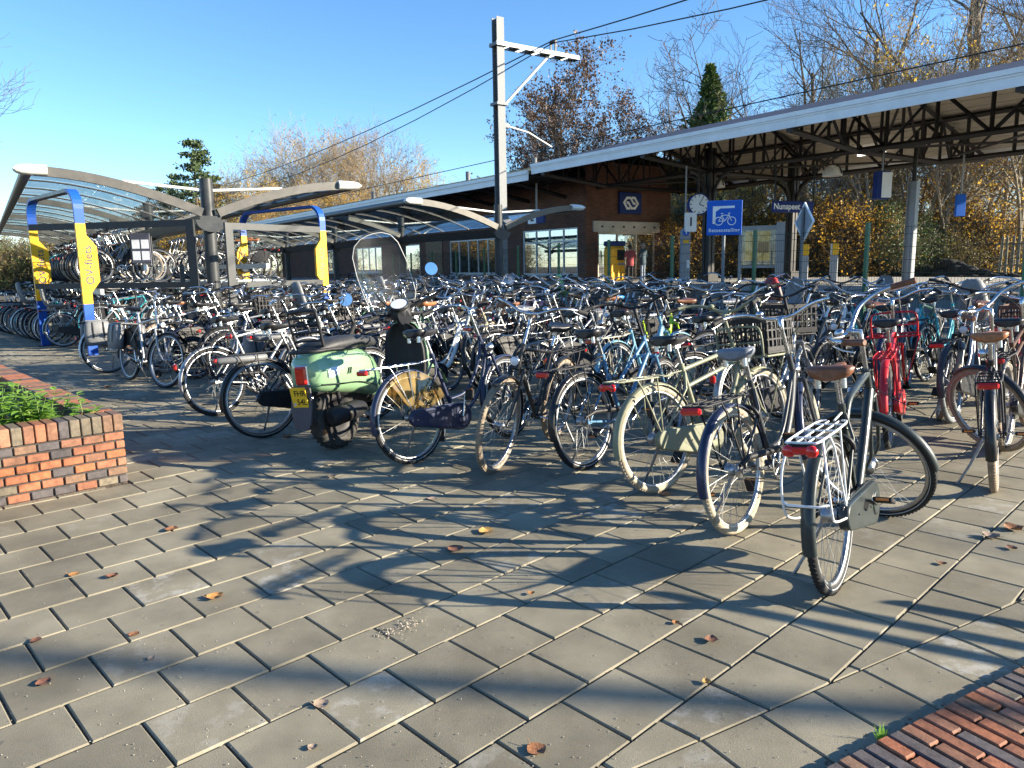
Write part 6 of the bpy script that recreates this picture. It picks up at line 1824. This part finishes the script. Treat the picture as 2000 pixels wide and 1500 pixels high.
def tree(k, p, h, label, group, rz=None, name=None):
    """one tree: kind k, height scale h"""
    t, c, _ = KIND[k]; h = h * (.95 if 'shrub' in k or 'bush' in k else .84 if k in ('pine', 'ivy_cone') else .76)
    o = thing(name or {'pine': 'pine_tree', 'shrub': 'shrub', 'shrub_gold': 'shrub', 'evergreen_bush': 'shrub'}.get(k, 'tree'), label, 'shrub' if 'shrub' in k or 'bush' in k else 'tree',
              M=Matrix.Translation((p[0], p[1], p[2] if len(p) > 2 else 0)) @ Matrix.Rotation(random.uniform(0, 6.28) if rz is None else rz, 4, 'Z') @ Matrix.Diagonal((h * random.uniform(.94, 1.06), h, h, 1)), group=group)
    ob('trunk', t, o); ob('crown', c, o)
    return o
def nth(g):
    ORDT[g] = ORDT.get(g, 0) + 1; return ORD[ORDT[g] - 1]
# left background wood, beyond the station roof (image column, distance, kind, scale)
G = 'trees of the wood behind the shelters'
for px, d, k, h in [(300, 96, 'pine', .80), (335, 92, 'pine', .95), (372, 90, 'pine', 1.05), (408, 84, 'pine', 1.28), (440, 92, 'pine', 1.05), (455, 90, 'beech', 1.15), (470, 104, 'bare_d', 1.0), (500, 88, 'bare_c', 1.05), (530, 98, 'bare_d', 1.15), (555, 84, 'beech', 1.10), (590, 92, 'bare_c', 1.30),
                    (615, 100, 'bare_d', 1.45), (640, 84, 'beech_b', 1.25), (660, 94, 'bare_c', 1.40), (690, 100, 'bare_a', 1.35), (705, 86, 'bare_d', 1.20), (735, 96, 'bare_c', 1.40), (760, 90, 'bare_d', 1.30), (780, 100, 'bare_b', 1.12), (800, 88, 'bare_c', 1.12),
                    (835, 96, 'bare_a', 1.0), (860, 92, 'bare_c', .85), (900, 90, 'bare_a', .72), (930, 84, 'rusty', .66), (430, 76, 'beech_b', 1.0), (490, 74, 'beech', .9), (520, 78, 'beech_b', 1.05), (570, 76, 'beech', .95), (620, 78, 'beech_b', .95), (675, 80, 'beech', .95), (725, 78, 'beech_b', .9), (775, 80, 'beech', .85), (820, 80, 'beech_b', .8)]:
    p = P2(px, d)
    desc = {'pine': 'dark green pine', 'beech': 'yellow leaved tree', 'beech_b': 'golden leaved tree', 'bare_a': 'bare grey tree', 'bare_b': 'bare slender tree', 'bare_c': 'nearly bare straw coloured tree', 'bare_d': 'twiggy twin stemmed tree', 'rusty': 'rusty leaved tree'}[k]
    tree(k, p, h, '%s behind the shelters, %s of its kind from the left' % (desc, nth(G + k)), G)
# far left edge
G = 'trees at the left edge'
for px, d, k, h in [(-150, 34, 'bare_b', .92), (40, 110, 'bare_a', .8), (120, 110, 'bare_d', .7), (200, 110, 'bare_c', .7), (260, 110, 'bare_d', .75), (-40, 90, 'beech', .9), (90, 84, 'beech_b', .7), (170, 84, 'beech', .6), (250, 84, 'beech_b', .7)]:
    tree(k, P2(px, d), h, '%s tree seen past the left shelter, %s from the left edge' % ('yellowed' if 'beech' in k else 'bare', nth(G)), G)
G = 'shrubs beyond the left shelter'
for i in range(18):
    px = -60 + i * 27; k = random.choice(['evergreen_bush', 'shrub', 'shrub_gold', 'shrub'])
    tree(k, P2(px, random.uniform(52, 60)), random.uniform(.7, 1.0), 'shrub beyond the left shelter, %s from the left' % nth(G), G)
# behind the station, middle
G = 'trees behind the station building'
for px, d, k, h, lab in [(1015, 66, 'bare_a', .75, 'bare tree just right of the mast above the roof'), (1075, 64, 'rusty', 1.15, 'rusty leaved tree right of the mast'), (1045, 70, 'rusty', 1.0, 'lower rusty leaved tree beside the mast'), (1150, 62, 'rusty', 1.38, 'tallest rusty leaved tree above the station roof'),
                         (1130, 58, 'ivy_small', .95, 'ivy clad trunk left of the rusty tree tops'), (1205, 58, 'ivy_small', .88, 'ivy clad trunk above the building corner'), (1215, 66, 'rusty', 1.15, 'rusty leaved tree behind the building corner'), (1262, 62, 'bare_a', .95, 'bare tree left of the ivy cone'),
                         (1320, 66, 'bare_b', 1.10, 'tall bare tree left of the ivy cone'), (1378, 54, 'ivy_cone', 1.85, 'tall cone of dark green ivy above the canopy roof'), (1350, 56, 'evergreen_bush', 1.6, 'dark evergreen thicket at the foot of the ivy cone'), (1300, 58, 'evergreen_bush', 1.3, 'dark evergreen bush above the canopy roof'), (1430, 64, 'bare_a', 1.25, 'broad bare tree right of the ivy cone'), (1400, 72, 'bare_b', 1.25, 'slender bare tree behind the ivy cone')]:
    tree(k, P2(px, d), h, lab, G)
G = 'tall bare trees behind the canopy'
for px, d, k, h in [(1475, 66, 'bare_a', 1.1), (1555, 60, 'bare_b', 1.15), (1620, 66, 'bare_a', 1.0), (1690, 54, 'bare_b', 1.2), (1760, 66, 'bare_a', 1.1), (1845, 46, 'bare_b', 1.3), (1920, 58, 'bare_a', 1.15), (1985, 52, 'bare_b', 1.15), (2050, 44, 'bare_a', 1.2)]:
    tree(k, P2(px, d), h * 1.22, '%s bare tree rising over the canopy, %s from the left' % ('slender' if k == 'bare_b' else 'spreading', nth(G)), G)
# wood edge seen below the canopy
G = 'trees seen below the canopy'
for px, d, k, h in [(1335, 54, 'beech', .7), (1345, 48, 'evergreen_bush', 1.0), (1390, 50, 'beech', .85), (1430, 47, 'beech_b', .9), (1475, 50, 'beech', .95), (1510, 46, 'beech_b', .85), (1545, 44, 'evergreen_bush', .95), (1580, 48, 'beech', .95), (1610, 45, 'beech_b', .9), (1650, 48, 'beech', 1.0), (1685, 44, 'beech_b', .95),
                    (1720, 47, 'beech', .95), (1755, 43, 'beech_b', .9), (1795, 46, 'beech', 1.0), (1830, 42, 'bare_c', .9), (1865, 46, 'beech_b', .95), (1900, 42, 'bare_d', .9), (1950, 45, 'beech', .8), (1360, 60, 'beech_b', .8), (1480, 62, 'beech', .85), (1580, 62, 'beech_b', .85), (1690, 60, 'beech', .9), (1790, 60, 'beech_b', .9), (1890, 58, 'beech', .9),
                    (1325, 66, 'beech_b', .8), (1670, 41, 'bare_d', .95), (1775, 41, 'bare_d', .85), (1850, 39, 'bare_c', 1.1), (1955, 40, 'bare_d', 1.05), (1600, 42, 'bare_d', .8)]:
    desc = {'beech': 'yellow beech', 'beech_b': 'golden beech', 'bare_c': 'half bare tree', 'bare_d': 'twin stemmed tree', 'evergreen_bush': 'dark evergreen shrub'}[k]
    tree(k, P2(px, d), h, '%s seen below the canopy, %s from the left' % (desc, nth(G)), G)
G = 'undergrowth behind the far track'
for i in range(34):
    px = 1335 + i * 19; d = random.uniform(38, 44)
    k = random.choice(['shrub', 'shrub_gold', 'shrub_gold', 'shrub_gold', 'shrub', 'evergreen_bush'])
    tree(k, P2(px, d), random.uniform(.55, .95), '%s behind the platform, %s from the left' % ({'shrub': 'olive shrub', 'shrub_gold': 'golden shrub', 'evergreen_bush': 'dark shrub'}[k], nth(G)), G)
# trees behind the photographer, seen in window glass and chrome
G = 'trees behind the viewpoint'
for i in range(16):
    a = radians(150 + i * 11); d = random.uniform(34, 46)
    tree(random.choice(['bare_a', 'beech', 'bare_b', 'beech_b']), (sin(a) * d, cos(a) * d), random.uniform(.8, 1.05), 'autumn tree outside the picture behind the camera, %s clockwise' % nth(G), G)
# ================================================================== plants, leaves, people, things just outside the frame
def weed(mb, base, h, n, ls, spread):
    d = Vector((random.gauss(0, spread), random.gauss(0, spread), 1)).normalized(); top = base + d * h
    mb.tube([base, base.lerp(top, .5) + rvec() * .01, top], [.004, .003, .0015], 4, 1, caps=False)
    for k in range(n):
        t = .15 + .85 * (k + random.random()) / n; p = base.lerp(top, t); a = random.uniform(0, 6.28)
        L = ls * (1.15 - .6 * t) * random.uniform(.8, 1.2)
        o = Vector((cos(a), sin(a), random.uniform(-.15, .5))).normalized(); s = o.cross(Vector((0, 0, 1))).normalized(); up = s.cross(o)
        # toothed leaf folded on its rib
        pts = [p, p + o * L * .25 + s * L * .26 + up * L * .06, p + o * L * .55 + s * L * .30 + up * L * .05, p + o * L * .8 + s * L * .16, p + o * L - up * L * .12, p + o * L * .8 - s * L * .16, p + o * L * .55 - s * L * .30 + up * L * .05, p + o * L * .25 - s * L * .26 + up * L * .06, p + o * L * .5 - up * L * .02]
        mb.add(pts, [(0, 8, 1), (1, 8, 2), (2, 8, 3), (3, 8, 4), (4, 8, 5), (5, 8, 6), (6, 8, 7), (7, 8, 0)])
STEM = pm('green stem', (.13, .20, .05), .6); STEMB = pm('brown stem', (.16, .09, .05), .7)
G = 'leafy weeds in the brick planter'
spots = [(.16, .28, .22, 9, .085), (.30, .34, .26, 10, .095), (.42, .30, .22, 9, .10), (.55, .40, .30, 11, .105), (.68, .33, .24, 10, .10), (.80, .42, .30, 11, .11), (.95, .36, .26, 10, .10), (1.08, .45, .32, 11, .11), (.35, .60, .30, 10, .10), (.52, .72, .36, 11, .11), (.72, .80, .42, 12, .11), (.92, .85, .46, 12, .12), (1.12, .75, .40, 11, .11), (.85, 1.25, .44, 11, .11), (1.05, 1.5, .50, 11, .11), (.6, 1.2, .34, 10, .10), (1.2, 1.1, .42, 11, .11), (.4, 1.0, .26, 9, .09), (1.0, 2.0, .46, 10, .10), (1.25, 1.9, .5, 10, .11)]
for i, (a, b, h, n, ls) in enumerate(spots):
    base = PLC - dA * (a + .1) + dB * b + V(0, 0, .405); mb = MB()
    for q in range(5): weed(mb, base + Vector((random.gauss(0, .06), random.gauss(0, .06), 0)), h * random.uniform(.6, 1.25), n + 3, ls * 1.15, .26)
    tag(mb.build('weed_plant', [L_WEED, STEM]), 'green leafy weed in the brick planter, %s from its near corner' % ORD[i], 'plant', G)
for i, (a, b, h) in enumerate(((.78, .95, .80), (.95, 1.2, .72))):
    base = PLC - dA * a + dB * b + V(0, 0, .405); mb = MB()
    for q in range(3): weed(mb, base + Vector((random.gauss(0, .04), random.gauss(0, .04), 0)), h * random.uniform(.8, 1.05), 22, .05, .12)
    tag(mb.build('weed_plant', [leafmat('withered leaves %d' % i, (.20, .12, .05), (.26, .22, .07)), STEMB]), ['tall withered brown stalk in the planter', 'second withered stalk behind the tall one in the planter'][i], 'plant', G)
# grass tuft at the brick strip
mb = MB()
for k in range(12):
    b = PR0 + PRD * (.20 + random.gauss(0, .018)) + PRN * .012; b.z = .0; d = Vector((random.gauss(-.2, .5), random.gauss(.1, .4), 1.6)).normalized(); L = random.uniform(.03, .075); s = Vector((.0028, 0, 0))
    m = b + d * L * .6; e = m + (d + Vector((random.gauss(0, .5), random.gauss(0, .3), -.2))) * L * .4
    mb.add([b - s, b + s, m + s * .8, e, m - s * .8], [(0, 1, 2, 4), (4, 2, 3)])
tag(mb.build('grass_tuft', leafmat('bright grass', (.20, .42, .04), (.32, .55, .08))), 'tiny tuft of bright green grass beside the brick strip', 'grass')
# fallen leaves
LF = [pm('fallen leaf %d' % i, c, .7, var=.3, sc=60, bump=.3, bsc=200) for i, c in enumerate([(.42, .20, .06), (.24, .105, .045), (.17, .075, .045), (.34, .14, .04), (.30, .22, .16), (.48, .27, .08)])]
def gp(px, py):
    r = _F + _R * ((px - 1000) / FPX) - _U * ((py - 750) / FPX); t = -CAMH / r.z; return Vector((0, 0, CAMH)) + r * t
def fallen(p, s, mat, label):
    mb = MB(); n = 5; rows = []
    cu = random.uniform(.12, .8)
    for i in range(n + 1):
        t = i / n; wv = .5 * sin(pi * min(1, t * .9 + .06)) ** .7
        row = []
        for q in (-1, -.5, 0, .5, 1):
            y = wv * q * s * (1 + .15 * random.random()); z = abs(q) * s * .22 * cu * (1 + .5 * random.random()) + s * .18 * cu * (t - .5) ** 2 * 4
            row.append(V((t - .5) * s, y, z + .003))
        rows.append(row)
    mb.loft(rows, closed=False); mb.tube([V(-.5 * s, 0, .01), V(-.75 * s, s * .1, .02)], .0012, 3)
    tag(mb.build('fallen_leaf', mat, M=Matrix.Translation(p) @ Matrix.Rotation(random.uniform(0, 6.28), 4, 'Z')), label, 'leaf', 'fallen leaves on the paving')
spots = [(950, 1040, .085, 5, 'curled golden leaf on the paving in the middle'), (890, 1075, .085, 2, 'crumpled brown leaf in the bicycle shadow'), (420, 1168, .07, 0, 'bright orange brown leaf on the left paving'), (145, 1123, .05, 0, 'small orange leaf near the left edge'), (1390, 1252, .05, 2, 'curled dark red leaf right of the middle'),
         (1048, 1467, .06, 1, 'crumpled brown leaf at the bottom middle'), (628, 1378, .05, 4, 'pale dry leaf at the bottom left of the middle'), (1385, 970, .08, 3, 'brown leaf beside the olive bicycle tyre'), (1300, 966, .07, 1, 'brown leaf under the olive bicycle tyre'), (1630, 1152, .05, 3, 'small brown leaf under the nearest rear tyre'), (1978, 1035, .09, 1, 'large brown leaf at the right edge'),
         (1935, 1050, .08, 4, 'pale leaf near the right edge'), (1840, 1102, .04, 2, 'tiny dark leaf right of the nearest bicycle'), (1975, 1072, .05, 2, 'small dark leaf at the right edge'), (335, 1035, .07, 1, 'flat brown leaf before the planter'), (220, 1128, .05, 2, 'thin dark leaf left of the orange leaf'), (262, 1240, .04, 1, 'small curled leaf on the left paving'), (295, 1288, .025, 4, 'pale scrap of leaf on the left paving'),
         (648, 932, .06, 4, 'pale leaf before the scooter'), (845, 975, .06, 4, 'pale leaf before the navy bicycle'), (785, 765, .07, 1, 'brown leaf beside the scooter wheel'), (210, 757, .1, 1, 'orange brown leaf behind the planter'), (230, 735, .09, 4, 'pale leaf by the left end bicycle'), (1320, 1218, .03, 3, 'tiny orange leaf in a paving joint'), (1038, 1160, .03, 3, 'tiny curled leaf at a paving joint'), (1380, 1335, .03, 5, 'tiny yellow leaf in a paving joint'), (70, 1253, .04, 2, 'dark leaf scrap at the left edge'), (85, 1335, .05, 2, 'dark stained leaf at the left bottom'), (610, 1462, .03, 4, 'tiny pale scrap at the bottom'), (560, 855, .07, 1, 'brown leaf before the battery bicycle')]
for px, py, s, k, lab in spots: fallen(gp(px, py), s, LF[k], lab)
# bits of crumbled mortar on the paving
mb = MB(); c = gp(785, 1228)
for k in range(160):
    p = c + dA * random.gauss(0, .05) + dB * random.gauss(0, .022) + (rvec() * .05 if k % 4 == 0 else V(0, 0, 0)); p.z = .004; r = random.uniform(.0008, .0022) * random.choice((.6, 1, 1.6)); mb.box(p, (r * 2, r * random.uniform(1, 2), r * 1.1), Matrix.Rotation(random.uniform(0, 6), 3, rvec()))
tag(mb.build('crumbs', pm('pale crumbs', (.40, .34, .27), .9, var=.4, sc=80), ), 'scatter of pale crumbs on the paving', 'crumbs', kind='stuff')
mb = MB()
for k in range(900):
    px, py = random.uniform(0, 2000), random.uniform(1000, 1500); p = gp(px, py)
    if (p - PR0).dot(PRN) < .02 or in_left_planter(p): continue
    r = random.uniform(.0008, .0028); mb.ball((p.x, p.y, .002), r, 5, 3, sc=(1, 1, .6))
tag(mb.build('grit', pm('grit', (.34, .31, .26), .9, var=.5, sc=200), ), 'fine grit scattered over the paving slabs', 'grit', kind='stuff')
# leaf crumbs gathered along the walls and in joints
mb = MB(); rs_ = random.getstate(); random.seed(77)
for k in range(420):
    r = random.random()
    if r < .4: p = PLC - dA * random.uniform(0, .8) - dB * abs(random.gauss(0, .025)) - dB * .012
    elif r < .7: p = PR0 + PRD * random.uniform(-.2, 1.4) + PRN * (.012 + abs(random.gauss(0, .02)))
    else:
        i, j = random.randint(-14, 14), random.uniform(-14, 14); p = Vector((1.45, 3.18, 0)) + dB * (PITCHT * i + random.gauss(0, .004)) + dA * (PITCHT * j)
    if p.y < 1.2 or p.length > 8: continue
    q = p + V(0, 0, .001 if r < .7 else -.002); s_ = random.uniform(.004, .013); d = rvec(); d.z = abs(d.z) * .3; e = rvec(); e.z *= .4
    mb.add([q, q + d * s_, q + d * s_ + e * s_ * .7, q + e * s_ * .7], [(0, 1, 2, 3)])
random.setstate(rs_)
tag(mb.build('leaf_litter', LF[2]), 'brown leaf crumbs gathered in joints and along the brickwork', 'litter', kind='stuff')
# ---- two people at the ticket machine
SKIN = pm('skin', (.45, .27, .20), .55, var=.08)
def skinned(name, edges, verts, mats, parent, sub=2):
    me = bpy.data.meshes.new(name); me.from_pydata([v[:3] for v in verts], edges, [])
    for m in mats: me.materials.append(m)
    o = ob(name, me, parent)
    sk = o.modifiers.new('skin', 'SKIN')
    lay = me.skin_vertices[0].data if me.skin_vertices else None
    if lay is None:
        bpy.context.view_layer.objects.active = o
        dg = bpy.context.evaluated_depsgraph_get(); dg.update()
        if not me.skin_vertices: me.attributes.new('x', 'FLOAT', 'POINT')
    if me.skin_vertices:
        for i, v in enumerate(verts): me.skin_vertices[0].data[i].radius = (v[3], v[4] if len(v) > 4 else v[3])
        me.skin_vertices[0].data[0].use_root = True
    sb = o.modifiers.new('smooth', 'SUBSURF'); sb.levels = 1; sb.render_levels = sub
    return o
def person(t, v, face, label, coat, legs, hair, h=1.72, arm=.5):
    """body as one lofted figure: legs, torso, head; coat and hair as children"""
    P = thing('person', label, 'person', M=MF(t, v, PLZ) @ Matrix.Rotation(radians(face), 4, 'Y') @ Matrix.Scale(h / 1.72, 4))
    # local: x right, y up, z forward
    def rng(y, cx, cz, rx, rz, n=10): return [V(cx + rx * cos(a), y, cz + rz * sin(a)) for a in [-2 * pi * i / n for i in range(n)]]
    mb = MB()
    for s in (-1, 1):
        mb.loft([rng(.0, s * .10, .04, .045, .11), rng(.06, s * .10, .03, .045, .10), rng(.10, s * .10, 0, .045, .05), rng(.30, s * .10, 0, .055, .06), rng(.48, s * .10, .01, .055, .06), rng(.70, s * .09, .01, .075, .085), rng(.88, s * .07, 0, .085, .10)], 1)
    mb.loft([rng(.84, 0, 0, .15, .11, 12), rng(.98, 0, 0, .16, .11, 12), rng(1.15, 0, 0, .15, .10, 12), rng(1.32, 0, 0, .17, .10, 12), rng(1.42, 0, 0, .16, .085, 12), rng(1.455, 0, 0, .07, .06, 12), rng(1.50, 0, .01, .05, .055, 12), rng(1.54, 0, .015, .06, .07, 12), rng(1.60, 0, .02, .075, .092, 12), rng(1.67, 0, .015, .075, .09, 12), rng(1.71, 0, .01, .05, .06, 12), rng(1.72, 0, .01, .01, .01, 12)], 0)
    mb.ball((0, 1.605, .115), .014, 6, 4); 
    for s in (-1, 1): mb.ball((s * .078, 1.61, .0), .022, 6, 4, sc=(.4, 1, .7))
    mb.build('body', [SKIN, legs], P)
    c = MB(); c.loft([rng(.72, 0, 0, .185, .145, 12), rng(.90, 0, 0, .185, .14, 12), rng(1.12, 0, 0, .175, .125, 12), rng(1.32, 0, 0, .195, .12, 12), rng(1.42, 0, 0, .175, .10, 12), rng(1.47, 0, .0, .085, .075, 12)])
    for s in (-1, 1):
        el = V(s * .26, 1.12, -.02 + .05 * arm); wr = V(s * .20, .98 + .22 * arm, .06 + .26 * arm)
        c.tube([V(s * .16, 1.39, 0), V(s * .21, 1.36, 0), el, wr], [.06, .068, .055, .042], 8)
    c.build('coat', coat, P)
    hn = MB()
    for s in (-1, 1):
        wr = V(s * .20, .98 + .22 * arm, .06 + .26 * arm); d = V(-s * .1, -.3 + .4 * arm, .8).normalized()
        hn.tube([wr, wr + d * .05, wr + d * .09], [.03, .04, .035], 6, flat=(.6, (1, 0, 0)))
        for f in range(4): hn.tube([wr + d * .08 + V((f - 1.5) * .018, 0, 0), wr + d * (.13 + .01 * (f in (1, 2))) + V((f - 1.5) * .02, -.01, 0), wr + d * (.15 + .012 * (f in (1, 2))) + V((f - 1.5) * .02, -.025, 0)], .0085, 5)
        hn.tube([wr + d * .03 + V(-s * .03, 0, 0), wr + d * .07 + V(-s * .055, .01, 0), wr + d * .1 + V(-s * .05, .01, 0)], .009, 5)
    hn.build('hands', SKIN, P)
    hr = MB(); hr.loft([rng(1.52, 0, -.05, .06, .05), rng(1.58, 0, -.03, .085, .085), rng(1.66, 0, -.01, .088, .10), rng(1.72, 0, -.005, .065, .075), rng(1.74, 0, 0, .02, .02)]); hr.build('hair', hair, P)
person(17.9, 4.7, 150, 'person in a dull red coat using the yellow ticket machine', pm('red coat', (.30, .055, .06), .8), pm('dark trousers', (.02, .02, .025), .8), pm('dark hair', (.03, .02, .015), .6), 1.68, .8)
person(17.7, 5.35, 190, 'person in a dark teal jacket and pale jeans beside the red coat', pm('teal jacket', (.025, .055, .075), .7), pm('pale jeans', (.22, .27, .34), .8), pm('grey hair', (.25, .23, .21), .6), 1.76, .2)
# ---- just outside the frame: a lamp post and an unseen rail added for its stripes, whose shadows fall across the paving
lpst = thing('lamp_post', 'slim lamp post outside the picture to the right', 'lamp post', loc=(17.4, -.02, 0))
MB().tube([(0, 0, 0), (0, 0, 4), (0, 0, 7.4)], [.085, .075, .07], 10).build('pole', GALV, lpst); MB().box((.3, 0, 7.4), (.7, .25, .12), bev=.03).build('lamp_head', GREYP, lpst)
gr = thing('guard_rail', 'low tubular guard rail outside the picture to the right', 'rail')
_sh = Vector((-sin(radians(SUN_AZ)), -cos(radians(SUN_AZ)), 0)) / tan(radians(SUN_EL))       # ground shift of a shadow per metre of height
_g0, _g1 = gp(1400, 1180), gp(2000, 1300)
for z, k in ((.92, 0), (.78, 1), (.60, 2)):
    a = _g0 - _sh * .92 + V(0, 0, z); b = _g1 - _sh * .92 + V(0, 0, z); e = (b - a).normalized()
    MB().tube([a - e * .25, b + e * 3], .030, 8).build('rail', GALV, gr)
for q in (1.9, 4.0): p = _g0 - _sh * .92 + (_g1 - _g0).normalized() * q; MB().tube([p, p + V(0, 0, .90)], .022, 8).build('post', GALV, gr)
